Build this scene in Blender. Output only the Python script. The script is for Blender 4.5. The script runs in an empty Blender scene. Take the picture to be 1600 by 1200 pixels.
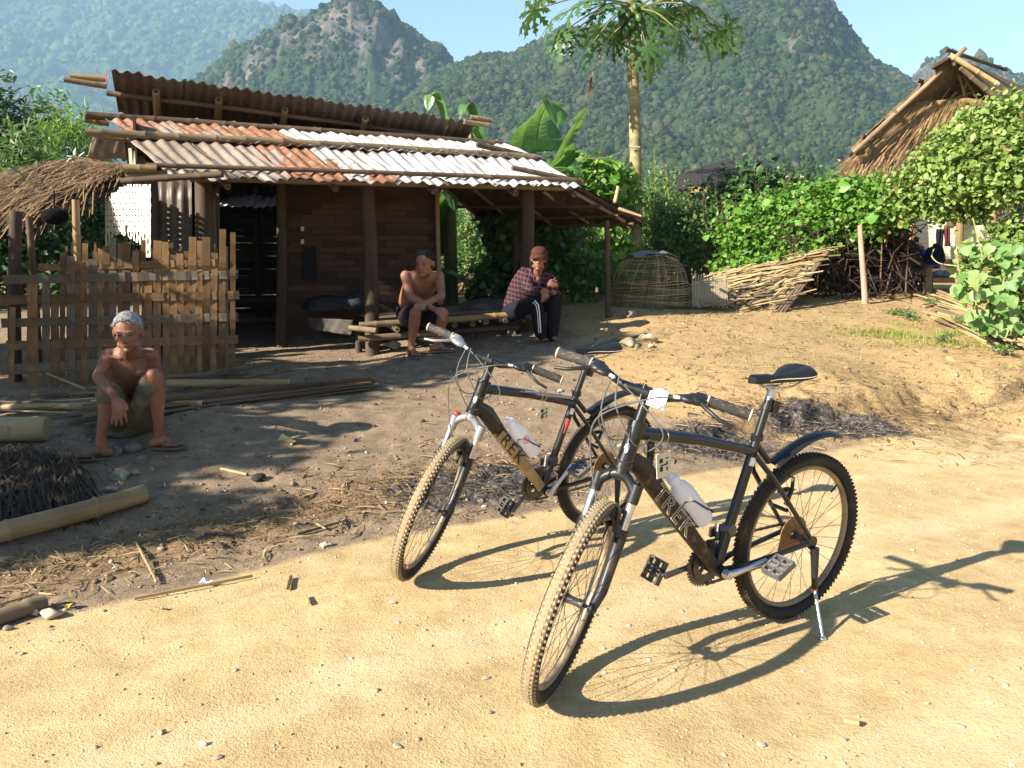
import bpy, math, random
import numpy as np
from math import sin, cos, pi, radians, sqrt, atan2
from mathutils import Vector, Matrix
rnd = random.Random(7)
rng = np.random.default_rng(5)
sc = bpy.context.scene
COL = sc.collection

# ------------------------------------------------------------------ camera, light, exposure
F_PX, PITCH, CAM_H = 1244.0, 0.15184, 1.3613
cam_d = bpy.data.cameras.new('camera'); cam = bpy.data.objects.new('camera', cam_d); COL.objects.link(cam)
cam.location = (0, 0, CAM_H); cam.rotation_euler = (pi/2 - PITCH, 0, 0)
cam_d.sensor_width = 36.0; cam_d.lens = 36.0*F_PX/1600.0
cam_d.clip_start = 0.05; cam_d.clip_end = 9000
sc.camera = cam
SUN_AZ = atan2(-0.46, -0.74)
SUN_EL = radians(29.5)
sun_vec = Vector((cos(SUN_EL)*cos(SUN_AZ), cos(SUN_EL)*sin(SUN_AZ), sin(SUN_EL)))
w = bpy.data.worlds.new('World'); sc.world = w; w.use_nodes = True
wn = w.node_tree; wn.nodes.clear()
sky = wn.nodes.new('ShaderNodeTexSky'); sky.sky_type = 'NISHITA'; sky.sun_disc = False
sky.sun_elevation = SUN_EL; sky.sun_rotation = (pi/2 - SUN_AZ) % (2*pi)
sky.altitude = 400; sky.air_density = 1.0; sky.dust_density = 0.15; sky.ozone_density = 1.4
bgn = wn.nodes.new('ShaderNodeBackground'); bgn.inputs['Strength'].default_value = 0.074
wo = wn.nodes.new('ShaderNodeOutputWorld')
wn.links.new(sky.outputs[0], bgn.inputs[0]); wn.links.new(bgn.outputs[0], wo.inputs[0])
sd = bpy.data.lights.new('sun', 'SUN'); sd.energy = 5.0; sd.angle = radians(0.55); sd.color = (1.0, 0.92, 0.79)
so = bpy.data.objects.new('sun', sd); COL.objects.link(so)
so.rotation_euler = sun_vec.to_track_quat('Z', 'Y').to_euler()
sc.view_settings.view_transform = 'Standard'; sc.view_settings.look = 'None'
sc.view_settings.exposure = 1.53; sc.view_settings.gamma = 1.0
sc.view_settings.use_curve_mapping = False
try:
    sc.cycles.max_bounces = 6; sc.cycles.transparent_max_bounces = 8; sc.cycles.volume_bounces = 1
    sc.cycles.diffuse_bounces = 3
except Exception: pass

# ------------------------------------------------------------------ geometry of the view (to place real points)
def at(px, py, Y):
    """world point seen at photo pixel px,py at world depth Y"""
    a = (px-800)/F_PX; b = (600-py)/F_PX
    d = Vector((a, cos(PITCH)+b*sin(PITCH), -sin(PITCH)+b*cos(PITCH)))
    t = Y/d.y
    return Vector((0, 0, CAM_H)) + d*t

# ------------------------------------------------------------------ noise
def _h(ix, iy, s):
    n = (ix.astype(np.int64)*374761393 + iy.astype(np.int64)*668265263 + s*1442695041) & 0xffffffff
    n = ((n ^ (n >> 13))*1274126177) & 0xffffffff
    n = n ^ (n >> 16)
    return (n & 0xffff)/65535.0
def vnoise(x, y, s=0):
    x = np.asarray(x, float); y = np.asarray(y, float)
    ix = np.floor(x); iy = np.floor(y); fx = x-ix; fy = y-iy
    fx = fx*fx*(3-2*fx); fy = fy*fy*(3-2*fy)
    a = _h(ix, iy, s); b = _h(ix+1, iy, s); c = _h(ix, iy+1, s); d = _h(ix+1, iy+1, s)
    return (a*(1-fx)+b*fx)*(1-fy) + (c*(1-fx)+d*fx)*fy
def fbm(x, y, s=0, o=4, g=0.5):
    v = 0; a = 1; t = 0
    for i in range(o):
        v = v + a*vnoise(x*2**i+i*17.3, y*2**i-i*9.1, s+i); t += a; a *= g
    return v/t*2-1
def sstep(a, b, x):
    t = np.clip((x-a)/(b-a), 0, 1); return t*t*(3-2*t)

# ------------------------------------------------------------------ mesh helpers
def raw_mesh(name, V, F, mats=(), mi=None, smooth=False):
    me = bpy.data.meshes.new(name)
    V = np.asarray(V, dtype=np.float32)
    if isinstance(F, np.ndarray) and F.ndim == 2:
        nf, k = F.shape
        me.vertices.add(len(V)); me.vertices.foreach_set('co', V.ravel())
        me.loops.add(nf*k); me.loops.foreach_set('vertex_index', F.astype(np.int32).ravel())
        me.polygons.add(nf); me.polygons.foreach_set('loop_start', np.arange(0, nf*k, k, dtype=np.int32))
        me.update(calc_edges=True); me.validate()
    else:
        me.from_pydata([tuple(v) for v in V.tolist()], [], [list(map(int, f)) for f in F]); me.update()
    for m in mats: me.materials.append(m)
    if mi is not None: me.polygons.foreach_set('material_index', np.asarray(mi, dtype=np.int32))
    if smooth: me.polygons.foreach_set('use_smooth', np.ones(len(me.polygons), dtype=bool))
    return me
def link(name, me, parent=None, loc=None, mtx=None):
    o = bpy.data.objects.new(name, me); COL.objects.link(o)
    if parent is not None: o.parent = parent
    if mtx is not None: o.matrix_local = mtx
    elif loc is not None: o.location = loc
    return o
def tag(o, label=None, cat=None, group=None, kind=None):
    if label: o['label'] = label
    if cat: o['category'] = cat
    if group: o['group'] = group
    if kind: o['kind'] = kind
    return o
def empty(name, loc=(0, 0, 0), label=None, cat=None, group=None, mtx=None):
    o = bpy.data.objects.new(name, None); COL.objects.link(o); o.empty_display_size = .1
    if mtx is not None: o.matrix_world = mtx
    else: o.location = loc
    return tag(o, label, cat, group)

def text_mesh(name, body, size, mat, parent, mtx, extrude=.0008, outline=0.0, shear=0.0, spacing=1.0):
    cu = bpy.data.curves.new(name, 'FONT'); cu.body = body; cu.size = size; cu.extrude = extrude; cu.shear = shear; cu.space_character = spacing; cu.resolution_u = 3
    if outline: cu.fill_mode = 'NONE'; cu.bevel_depth = outline; cu.bevel_resolution = 1; cu.extrude = 0
    t_ = bpy.data.objects.new('text_source', cu); COL.objects.link(t_); bpy.context.view_layer.update()
    me = bpy.data.meshes.new_from_object(t_.evaluated_get(bpy.context.evaluated_depsgraph_get()))
    bpy.data.objects.remove(t_); bpy.data.curves.remove(cu); me.materials.clear(); me.materials.append(mat); me.name = name
    return link(name, me, parent, mtx=mtx)
class MB:
    def __init__(s): s.V = []; s.F = []; s.M = []; s.m = 0
    def add(s, V, F):
        n = len(s.V); s.V += [tuple(v) for v in V]; s.F += [[i+n for i in f] for f in F]; s.M += [s.m]*len(F); return s
    def tube(s, pts, r, n=8, cap=True, flat=1.0, up=None):
        pts = [Vector(p) for p in pts]; k = len(pts)
        if not hasattr(r, '__len__'): r = [r]*k
        V = []; prev = None
        for i, p in enumerate(pts):
            t = (pts[min(i+1, k-1)]-pts[max(i-1, 0)])
            if t.length < 1e-9: t = Vector((0, 0, 1))
            t.normalize()
            if prev is None:
                a = Vector(up) if up is not None else (Vector((0, 0, 1)) if abs(t.z) < .9 else Vector((1, 0, 0)))
            else: a = prev
            a = (a - t*a.dot(t))
            if a.length < 1e-6: a = t.orthogonal()
            a.normalize(); b = t.cross(a); prev = a
            for j in range(n):
                th = 2*pi*j/n
                V.append(p + a*(cos(th)*r[i]*flat) + b*(sin(th)*r[i]))
        Fc = []
        for i in range(k-1):
            for j in range(n):
                j2 = (j+1) % n
                Fc.append([i*n+j, i*n+j2, (i+1)*n+j2, (i+1)*n+j])
        if cap: Fc.append(list(range(n))[::-1]); Fc.append([(k-1)*n+j for j in range(n)])
        return s.add(V, Fc)
    def box(s, c, size, rot=None):
        c = Vector(c); hx, hy, hz = [q/2 for q in size]
        V = [Vector((x, y, z)) for x in (-hx, hx) for y in (-hy, hy) for z in (-hz, hz)]
        if rot is not None: V = [rot @ v for v in V]
        V = [v+c for v in V]
        return s.add(V, [[0, 1, 3, 2], [4, 6, 7, 5], [0, 4, 5, 1], [2, 3, 7, 6], [0, 2, 6, 4], [1, 5, 7, 3]])
    def ell(s, c, rad, rot=None, nu=14, nv=9, zmin=-1.0):
        c = Vector(c); V = []; Fc = []
        if not hasattr(rad, '__len__'): rad = (rad,)*3
        th0 = math.acos(max(-1, min(1, zmin)))
        for i in range(nv+1):
            ph = th0*i/nv
            for j in range(nu):
                th = 2*pi*j/nu
                v = Vector((rad[0]*sin(ph)*cos(th), rad[1]*sin(ph)*sin(th), rad[2]*cos(ph)))
                if rot is not None: v = rot @ v
                V.append(v+c)
        for i in range(nv):
            for j in range(nu):
                j2 = (j+1) % nu
                Fc.append([i*nu+j, (i+1)*nu+j, (i+1)*nu+j2, i*nu+j2])
        if zmin > -1: Fc.append([nv*nu+j for j in range(nu)][::-1])
        return s.add(V, Fc)
    def torus(s, c, ax, ay, R, r, n=64, m=10, a0=0, a1=2*pi, rz=None):
        c = Vector(c); ax = Vector(ax).normalized(); ay = Vector(ay).normalized(); az = ax.cross(ay)
        full = abs(a1-a0-2*pi) < 1e-4; V = []; Fc = []; rz = rz or r
        cnt = n if full else n+1
        for i in range(cnt):
            t = a0+(a1-a0)*i/n; d = ax*cos(t)+ay*sin(t)
            for j in range(m):
                q = 2*pi*j/m
                V.append(c + d*(R+r*cos(q)) + az*(rz*sin(q)))
        for i in range(n):
            i2 = (i+1) % cnt
            for j in range(m):
                j2 = (j+1) % m
                Fc.append([i*m+j, i2*m+j, i2*m+j2, i*m+j2])
        return s.add(V, Fc)
    def disc(s, c, ax, ay, R, thick, n=32, ri=0.0):
        c = Vector(c); ax = Vector(ax).normalized(); ay = Vector(ay).normalized(); az = ax.cross(ay)
        V = []
        for h in (-thick/2, thick/2):
            for rr in (ri, R):
                for i in range(n):
                    t = 2*pi*i/n; V.append(c+(ax*cos(t)+ay*sin(t))*rr+az*h)
        Fc = []
        for i in range(n):
            j = (i+1) % n
            Fc += [[i, j, n+j, n+i], [2*n+i, 3*n+i, 3*n+j, 2*n+j], [n+i, n+j, 3*n+j, 3*n+i], [i, 2*n+i, 2*n+j, j]]
        return s.add(V, Fc)
    def build(s, name, mats, parent=None, smooth=True, mtx=None, loc=None):
        if not isinstance(mats, (list, tuple)): mats = [mats]
        me = raw_mesh(name, s.V, s.F, mats, s.M, smooth)
        if smooth:
            try: me.set_sharp_from_angle(angle=radians(50))
            except Exception: pass
        return link(name, me, parent, loc, mtx)

def frame_mtx(p0, p1, up=(0, 0, 1)):
    """matrix with local Z along p0->p1, origin p0"""
    p0 = Vector(p0); z = (Vector(p1)-p0).normalized(); u = Vector(up)
    if abs(z.dot(u)) > .98: u = Vector((1, 0, 0))
    x = u.cross(z).normalized(); y = z.cross(x)
    m = Matrix((x, y, z)).transposed().to_4x4(); m.translation = p0
    return m

# ------------------------------------------------------------------ materials
class NT:
    def __init__(s, name):
        s.m = bpy.data.materials.new(name); s.m.use_nodes = True; s.t = s.m.node_tree; s.t.nodes.clear()
        s.out = s.t.nodes.new('ShaderNodeOutputMaterial')
    def n(s, typ, **kw):
        nd = s.t.nodes.new('ShaderNode'+typ)
        for k, v in kw.items():
            if k.startswith('i_'): nd.inputs[k[2:].replace('_', ' ')].default_value = v
            else: setattr(nd, k, v)
        return nd
    def l(s, a, b): s.t.links.new(a, b)
    def val(s, x, sock):
        if isinstance(x, (int, float)): sock.default_value = x
        else: s.l(x, sock)
    def math(s, op, a, b=0.0, c=None):
        nd = s.n('Math', operation=op); s.val(a, nd.inputs[0]); s.val(b, nd.inputs[1])
        if c is not None: s.val(c, nd.inputs[2])
        return nd.outputs[0]
    def mix(s, fac, a, b, mode='MIX'):
        nd = s.n('Mix', data_type='RGBA', blend_type=mode); s.val(fac, nd.inputs[0])
        for x, so in ((a, nd.inputs[6]), (b, nd.inputs[7])):
            if isinstance(x, (tuple, list)): so.default_value = (*x[:3], 1)
            else: s.l(x, so)
        return nd.outputs[2]
    def ramp(s, fac, stops):
        nd = s.n('ValToRGB'); s.l(fac, nd.inputs[0]); cr = nd.color_ramp
        while len(cr.elements) > 1: cr.elements.remove(cr.elements[0])
        for i, (p, c) in enumerate(stops):
            if not isinstance(c, (tuple, list)): c = (c, c, c)
            e = cr.elements[0] if i == 0 else cr.elements.new(p)
            e.position = p; e.color = (*c, 1)
        return nd.outputs[0]
    def coord(s, kind='Object', scale=(1, 1, 1)):
        tc = s.n('TexCoord'); mp = s.n('Mapping'); mp.inputs['Scale'].default_value = scale
        s.l(tc.outputs[kind], mp.inputs[0]); return mp.outputs[0]
    def noise(s, vec, scale, detail=4, rough=.6, dist=0.0):
        nd = s.n('TexNoise'); nd.inputs['Scale'].default_value = scale; nd.inputs['Detail'].default_value = detail
        nd.inputs['Roughness'].default_value = rough; nd.inputs['Distortion'].default_value = dist
        s.l(vec, nd.inputs['Vector']); return nd.outputs[0]
    def attr(s, name):
        nd = s.n('Attribute', attribute_name=name); return nd.outputs['Fac']
    def objrand(s): return s.n('ObjectInfo').outputs['Random']
    def island(s): return s.n('NewGeometry').outputs['Random Per Island']
    def hsv(s, col, h=.5, sat=1.0, v=1.0):
        nd = s.n('HueSaturation'); s.val(h, nd.inputs['Hue']); s.val(sat, nd.inputs['Saturation']); s.val(v, nd.inputs['Value'])
        s.l(col, nd.inputs['Color']); return nd.outputs[0]
    def bump(s, height, strength=.3, dist=.01, normal=None):
        nd = s.n('Bump'); nd.inputs['Strength'].default_value = strength; nd.inputs['Distance'].default_value = dist
        s.l(height, nd.inputs['Height'])
        if normal is not None: s.l(normal, nd.inputs['Normal'])
        return nd.outputs[0]
    def principled(s, col, rough=.8, normal=None, metal=0.0, spec=.3, coat=0.0, transl=0.0, tcol=None):
        b = s.n('BsdfPrincipled')
        if isinstance(col, (tuple, list)): b.inputs['Base Color'].default_value = (*col[:3], 1)
        else: s.l(col, b.inputs['Base Color'])
        s.val(rough, b.inputs['Roughness']); s.val(metal, b.inputs['Metallic'])
        b.inputs['Specular IOR Level'].default_value = spec; b.inputs['Coat Weight'].default_value = coat
        if normal is not None: s.l(normal, b.inputs['Normal'])
        sh = b.outputs[0]
        if transl > 0:
            t = s.n('BsdfTranslucent'); c = tcol if tcol is not None else col
            if isinstance(c, (tuple, list)): t.inputs[0].default_value = (*c[:3], 1)
            else: s.l(c, t.inputs[0])
            mx = s.n('MixShader'); mx.inputs[0].default_value = transl
            s.l(sh, mx.inputs[1]); s.l(t.outputs[0], mx.inputs[2]); sh = mx.outputs[0]
        s.l(sh, s.out.inputs[0]); return s.m

def grain(name, stops, rough=.75, scale=6, stretch=(1, 1, .08), var=.3, bump=.35, bd=.004, spec=.25, satv=.0, metal=0.0, dirt=None, island=False):
    """streaky material, streaks along local Z"""
    t = NT(name); v = t.coord('Object', stretch)
    n1 = t.noise(v, scale, 5, .65); col = t.ramp(n1, stops)
    n2 = t.noise(t.coord('Object'), 3.0, 4, .6)
    col = t.mix(.6, col, t.ramp(n2, [(.3, (.55, .55, .55)), (.7, (1.25, 1.25, 1.25))]), 'MULTIPLY')
    r = t.island() if island else t.objrand()
    vv = t.math('MULTIPLY_ADD', r, 2*var, 1-var)
    col = t.hsv(col, .5, 1.0, vv)
    if dirt: 
        n3 = t.noise(t.coord('Object'), dirt[1], 5, .7)
        col = t.mix(t.ramp(n3, [(dirt[2], 0.0), (dirt[2]+.12, 1.0)]), col, dirt[0])
    nb = t.noise(v, scale*4, 3, .6)
    return t.principled(col, rough, t.bump(nb, bump, bd), metal, spec)
def leafmat(name, c1, c2, transl=.35, rough=.45, var=.35, spec=.35, yellow=None):
    t = NT(name); r = t.island()
    col = t.ramp(r, [(0, c1), (.6, c2)] + ([(.93, c2), (.97, yellow)] if yellow else []))
    n = t.noise(t.coord('Object'), 1.3, 3, .6)
    col = t.hsv(col, .5, 1, t.math('MULTIPLY_ADD', n, 2*var, 1-var))
    tc = t.hsv(col, .48, 1.1, 1.25)
    return t.principled(col, rough, None, 0, spec, 0, transl, tc)
def simple(name, col, rough=.5, metal=0.0, spec=.4, coat=0.0, var=.12, scale=30, bump=.0, dust=None):
    t = NT(name); v = t.coord('Object'); n = t.noise(v, scale, 4, .6)
    c = t.mix(1.0, tuple(col), t.ramp(n, [(.25, 1-var), (.75, 1+var)]), 'MULTIPLY')
    rg = rough
    if dust:
        n2 = t.noise(v, dust[1], 5, .7); f = t.ramp(n2, [(dust[2], 0.0), (dust[2]+.2, dust[3])])
        c = t.mix(f, c, dust[0]); rg = t.math('MULTIPLY_ADD', f, .45, rough)
        if metal: metal = t.math('MULTIPLY_ADD', f, -metal, metal)
    return t.principled(c, rg, t.bump(n, bump, .003) if bump else None, metal, spec, coat)

DUST = (.36, .25, .13)
BAM_NEW = grain('bamboo_tan', [(.25, (.14, .085, .035)), (.55, (.28, .19, .085)), (.8, (.42, .31, .15))], .55, 5, spec=.35)
BAM_OLD = grain('bamboo_weathered', [(.25, (.09, .065, .04)), (.5, (.20, .145, .085)), (.8, (.33, .26, .17))], .7, 7)
BAM_DARK = grain('bamboo_dark', [(.25, (.045, .028, .018)), (.5, (.10, .065, .04)), (.8, (.18, .125, .08))], .75, 7)
SLAT = grain('split_bamboo', [(.25, (.04, .024, .013)), (.45, (.14, .078, .034)), (.62, (.23, .135, .06)), (.85, (.32, .21, .10))], .7, 9, (1, 1, .05), .4)
SLAT_GREY = grain('split_bamboo_grey', [(.25, (.05, .04, .03)), (.5, (.135, .105, .072)), (.8, (.25, .20, .145))], .75, 9, (1, 1, .05), .4)
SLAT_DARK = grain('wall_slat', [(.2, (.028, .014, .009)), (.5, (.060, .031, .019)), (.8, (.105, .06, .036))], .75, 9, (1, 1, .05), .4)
STRAW = grain('dry_straw_stick', [(.2, (.24, .16, .07)), (.5, (.42, .31, .15)), (.8, (.58, .46, .26))], .7, 8, (1, 1, .06), .3)
STRAWL = grain('dry_litter_straw', [(.2, (.12, .075, .035)), (.5, (.27, .185, .09)), (.8, (.42, .31, .17))], .8, 8, (1, 1, 1), .55, island=True)
THATCH_D = grain('old_thatch', [(.2, (.045, .026, .014)), (.5, (.12, .072, .036)), (.8, (.24, .155, .075))], .85, 12, (1, 1, 1), .6, island=True)
THATCH_L = grain('straw_thatch', [(.2, (.10, .058, .028)), (.5, (.26, .16, .075)), (.8, (.40, .27, .135))], .85, 14, (1, 1, 1), .35, island=True)
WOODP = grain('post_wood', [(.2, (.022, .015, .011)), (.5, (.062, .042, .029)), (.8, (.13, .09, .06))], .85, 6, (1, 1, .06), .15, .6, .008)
LOGM = grain('cut_log', [(.2, (.22, .16, .08)), (.5, (.36, .28, .15)), (.8, (.47, .38, .22))], .8, 5, (1, 1, .12), .12, .4, .006, dirt=((.10, .07, .045), 4, .55))
TRUNKP = grain('papaya_bark', [(.3, (.11, .09, .045)), (.5, (.24, .19, .085)), (.7, (.36, .30, .14))], .8, 3, (1, 1, 2.5), .05, .5, .01, dirt=((.30, .27, .20), 7, .60))
STEMG = grain('green_stem', [(.2, (.09, .11, .03)), (.6, (.2, .2, .07))], .7, 5)
TWIG = grain('brown_twig', [(.2, (.05, .035, .022)), (.6, (.15, .10, .06))], .85, 5, island=True)

def mat_ground():
    t = NT('dirt_ground'); v = t.coord('Object')
    big = t.noise(v, .9, 4, .6); mid = t.noise(v, 7, 6, .7); fine = t.noise(v, 60, 5, .75); vf = t.noise(v, 220, 3, .7)
    road = t.ramp(mid, [(.25, (.40, .28, .135)), (.5, (.51, .37, .19)), (.75, (.59, .445, .245))])
    road = t.mix(.5, road, t.ramp(big, [(.35, (.82, .78, .72)), (.65, (1.1, 1.1, 1.08))]), 'MULTIPLY')
    tr = t.math('ADD', t.attr('track'), t.math('MULTIPLY_ADD', t.noise(v, 3.5, 5, .7), .8, -.45))
    road = t.mix(t.ramp(tr, [(.25, 0.0), (.75, .6)]), road, (.60, .46, .265))
    road = t.mix(.6, road, t.ramp(fine, [(.28, (.6, .55, .5)), (.5, (1, 1, 1)), (.75, (1.15, 1.15, 1.15))]), 'MULTIPLY')
    soil = t.ramp(mid, [(.2, (.125, .088, .058)), (.5, (.225, .165, .108)), (.8, (.34, .26, .17))])
    soil = t.mix(.7, soil, t.ramp(fine, [(.3, (.45, .42, .4)), (.5, (1, 1, 1)), (.72, (1.35, 1.3, 1.2))]), 'MULTIPLY')
    lit = t.ramp(fine, [(.3, (.06, .04, .025)), (.5, (.20, .13, .07)), (.7, (.36, .26, .14))])
    straw = t.ramp(fine, [(.3, (.20, .12, .055)), (.5, (.38, .255, .12)), (.7, (.50, .365, .18))])
    ash = t.ramp(t.noise(v, 22, 5, .75), [(.36, (.018, .016, .015)), (.54, (.085, .075, .068)), (.72, (.30, .28, .27))])
    grs = t.ramp(fine, [(.3, (.15, .12, .045)), (.5, (.30, .24, .09)), (.7, (.42, .34, .15))])
    road = t.mix(.55, road, t.ramp(t.noise(v, 2.2, 5, .75), [(.38, (.80, .76, .70)), (.55, (1.0, 1.0, 1.0)), (.7, (1.08, 1.08, 1.06))]), 'MULTIPLY')
    def mk(name, sc_, w_=.5):
        a = t.attr(name); n = t.noise(v, sc_, 5, .7)
        s_ = t.math('ADD', a, t.math('MULTIPLY_ADD', n, w_, -w_/2))
        return t.ramp(s_, [(.4, 0.0), (.6, 1.0)])
    c = t.mix(mk('straw', 8), soil, straw)
    c = t.mix(mk('road', 6, .35), c, road)
    c = t.mix(mk('litter', 9, .8), c, lit)
    c = t.mix(mk('grass', 10, .9), c, grs)
    c = t.mix(mk('ash', 12, .9), c, ash)
    h = t.math('ADD', t.math('MULTIPLY', mid, .5), t.math('MULTIPLY_ADD', fine, .42, t.math('MULTIPLY', vf, .25)))
    vo = t.n('TexVoronoi'); vo.inputs['Scale'].default_value = 120; t.l(v, vo.inputs['Vector'])
    h2 = t.math('SUBTRACT', h, t.math('MULTIPLY', vo.outputs['Distance'], .12))
    return t.principled(c, .95, t.bump(h2, .8, .02), 0, .12)
GROUND = mat_ground()

def mat_mountain():
    t = NT('mountain_slope'); v = t.coord('Object')
    n1 = t.noise(v, .02, 6, .7); n2 = t.noise(v, .12, 6, .75)
    veg = t.ramp(n2, [(.3, (.018, .035, .014)), (.55, (.045, .075, .028)), (.75, (.085, .12, .045))])  # kept dark so gaps between the crowns read as shade
    vs = t.coord('Object', (1, 1, .22)); nr = t.noise(vs, .085, 7, .8)
    rock = t.ramp(nr, [(.36, (.03, .035, .03)), (.46, (.09, .088, .08)), (.54, (.17, .15, .13)), (.62, (.29, .20, .135)), (.75, (.30, .28, .26))])
    m = t.math('ADD', t.attr('rock'), t.math('MULTIPLY_ADD', t.noise(vs, .05, 5, .7), .9, -.45))
    c = t.mix(t.ramp(m, [(.52, 0.0), (.62, 1.0)]), veg, rock)
    return t.principled(c, .95, t.bump(n2, .9, 6.0), 0, .05)
MOUNT = mat_mountain()
def mat_forest():
    t = NT('forest_crowns'); r = t.island(); v = t.coord('Object')
    c = t.ramp(r, [(0, (.020, .040, .013)), (.35, (.036, .064, .020)), (.65, (.056, .088, .028)), (.86, (.088, .108, .040)), (.95, (.105, .10, .06)), (1, (.12, .11, .08))])
    n = t.noise(v, .7, 4, .75)
    c = t.mix(.85, c, t.ramp(n, [(.3, (.4, .42, .4)), (.5, (1, 1, 1)), (.72, (1.6, 1.55, 1.35))]), 'MULTIPLY')
    return t.principled(c, .9, t.bump(n, 1.0, 2.5), 0, .08)
FOREST = mat_forest()

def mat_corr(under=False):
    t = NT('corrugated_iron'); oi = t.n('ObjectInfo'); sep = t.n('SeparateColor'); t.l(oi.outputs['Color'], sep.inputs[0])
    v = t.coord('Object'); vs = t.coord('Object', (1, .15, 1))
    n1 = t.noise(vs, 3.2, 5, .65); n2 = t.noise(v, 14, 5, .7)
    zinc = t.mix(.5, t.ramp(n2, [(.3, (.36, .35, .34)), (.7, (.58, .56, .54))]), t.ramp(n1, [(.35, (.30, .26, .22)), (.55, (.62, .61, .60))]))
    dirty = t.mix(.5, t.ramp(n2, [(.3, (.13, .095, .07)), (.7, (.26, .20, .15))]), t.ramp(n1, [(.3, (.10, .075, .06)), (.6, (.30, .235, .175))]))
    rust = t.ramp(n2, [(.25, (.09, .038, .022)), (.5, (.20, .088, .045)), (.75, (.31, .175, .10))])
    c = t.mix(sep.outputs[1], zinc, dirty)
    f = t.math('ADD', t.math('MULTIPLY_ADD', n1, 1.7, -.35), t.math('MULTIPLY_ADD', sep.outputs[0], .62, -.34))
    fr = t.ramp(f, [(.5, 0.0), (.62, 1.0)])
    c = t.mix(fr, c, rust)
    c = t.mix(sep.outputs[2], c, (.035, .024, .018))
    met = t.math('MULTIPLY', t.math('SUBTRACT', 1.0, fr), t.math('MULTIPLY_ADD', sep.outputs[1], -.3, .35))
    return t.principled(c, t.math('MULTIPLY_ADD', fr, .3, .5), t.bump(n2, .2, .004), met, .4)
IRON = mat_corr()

def mat_skin(name, c, c2):
    t = NT(name); v = t.coord('Object'); n = t.noise(v, 11, 6, .7); n2 = t.noise(v, 60, 5, .7)
    col = t.ramp(n, [(.3, c2), (.7, c)])
    return t.principled(col, .55, t.bump(n2, .35, .004), 0, .35)
SKIN_OLD = mat_skin('weathered_skin', (.25, .115, .068), (.13, .055, .032))
SKIN = mat_skin('tan_skin', (.29, .13, .078), (.18, .078, .045))
HAIR_W = grain('white_hair', [(.35, (.09, .09, .092)), (.65, (.34, .34, .34))], .7, 60, (1, 1, .2), .1)
HAIR_B = grain('black_hair', [(.3, (.004, .0035, .003)), (.7, (.012, .010, .009))], .75, 60, (1, 1, .2), .1)
def cloth(name, c, var=.25): return simple(name, c, .9, 0, .1, 0, var, 25, .4)
SHORTS_O = cloth('olive_cloth', (.12, .11, .075)); SHORTS_B = cloth('black_cloth', (.012, .012, .015)); TRACK = cloth('track_cloth', (.014, .013, .017))
CAPM = cloth('cap_cloth', (.065, .026, .019)); GREYC = cloth('grey_cloth', (.035, .035, .038), .4); BLUEC = cloth('blue_cloth', (.03, .07, .32))
SACK = cloth('sack_cloth', (.085, .07, .055), .4)
def mat_plaid():
    t = NT('plaid_cloth'); v = t.coord('Object'); sp = t.n('SeparateXYZ'); t.l(v, sp.inputs[0])
    nz = t.noise(v, 4, 2, .5)
    def band(s_, f, w_, ph=0):
        a = t.math('ADD', t.math('MULTIPLY', s_, f), t.math('MULTIPLY_ADD', nz, .5, ph))
        return t.math('LESS_THAN', t.math('FRACT', a), w_)
    a = t.math('ADD', sp.outputs[0], t.math('MULTIPLY', sp.outputs[1], -.35))
    b = t.math('ADD', sp.outputs[2], t.math('MULTIPLY', sp.outputs[0], .25))
    c = t.mix(band(a, 21, .45), (.020, .009, .013), (.060, .016, .024))
    c = t.mix(t.math('MULTIPLY', band(b, 21, .45), .5), c, (.012, .012, .02))
    c = t.mix(t.math('MAXIMUM', band(a, 21, .15, .3), band(b, 21, .15, .3)), c, (.10, .07, .074))
    return t.principled(c, .9, None, 0, .1)
PLAID = mat_plaid()

RUBBER = simple('black_rubber', (.018, .017, .016), .75, 0, .3, 0, .3, 60, dust=((.17, .12, .065), 9, .5, .35))
TREAD_F = simple('dusty_tread', (.27, .205, .125), .9, 0, .1, 0, .35, 120)
TREAD_R = simple('muddy_tread', (.045, .035, .026), .9, 0, .15, 0, .4, 120, dust=(DUST, 6, .52, .5))
BLACKP = simple('black_frame_paint', (.008, .008, .009), .32, 0, .4, .15, .2, 30, dust=(DUST, 5, .62, .28))
BLACKM = simple('black_matte_paint', (.013, .013, .014), .42, 0, .4, 0, .2, 30, dust=(DUST, 5, .62, .25))
MUDP = simple('mud_splashed_paint', (.022, .016, .012), .5, 0, .3, 0, .3, 30, dust=((.36, .25, .13), 9, .54, .7))
GOLDP = simple('tan_mud_paint', (.36, .245, .115), .6, 0, .3, 0, .4, 14, dust=((.05, .035, .02), 8, .56, .7))
PLASTIC = simple('black_plastic', (.012, .012, .013), .45, 0, .4, 0, .15, 40, dust=(DUST, 6, .62, .3))
SADDLEM = simple('saddle_vinyl', (.009, .009, .011), .45, 0, .3, 0, .1, 40)
GRIP = simple('grip_rubber', (.04, .037, .034), .8, 0, .2, 0, .3, 60, dust=((.25, .19, .12), 12, .55, .3))
GRIPL = simple('grip_line', (.20, .17, .13), .8)
STEEL = simple('brushed_steel', (.55, .55, .56), .3, .9, .5, 0, .15, 40, dust=(DUST, 8, .6, .4))
DARKST = simple('dark_steel', (.10, .095, .09), .4, .7, .5, 0, .3, 40, dust=((.22, .12, .05), 10, .55, .6))
SILVERP = simple('silver_paint', (.26, .26, .27), .35, .4, .5, .2, .15, 30, dust=(DUST, 7, .62, .4))
RIMM = simple('rim_alloy', (.16, .13, .10), .4, .5, .5, 0, .2, 40, dust=((.38, .27, .14), 6, .36, .8))
RUSTY = simple('rusty_disc', (.26, .13, .045), .7, .1, .3, 0, .4, 40)
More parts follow.
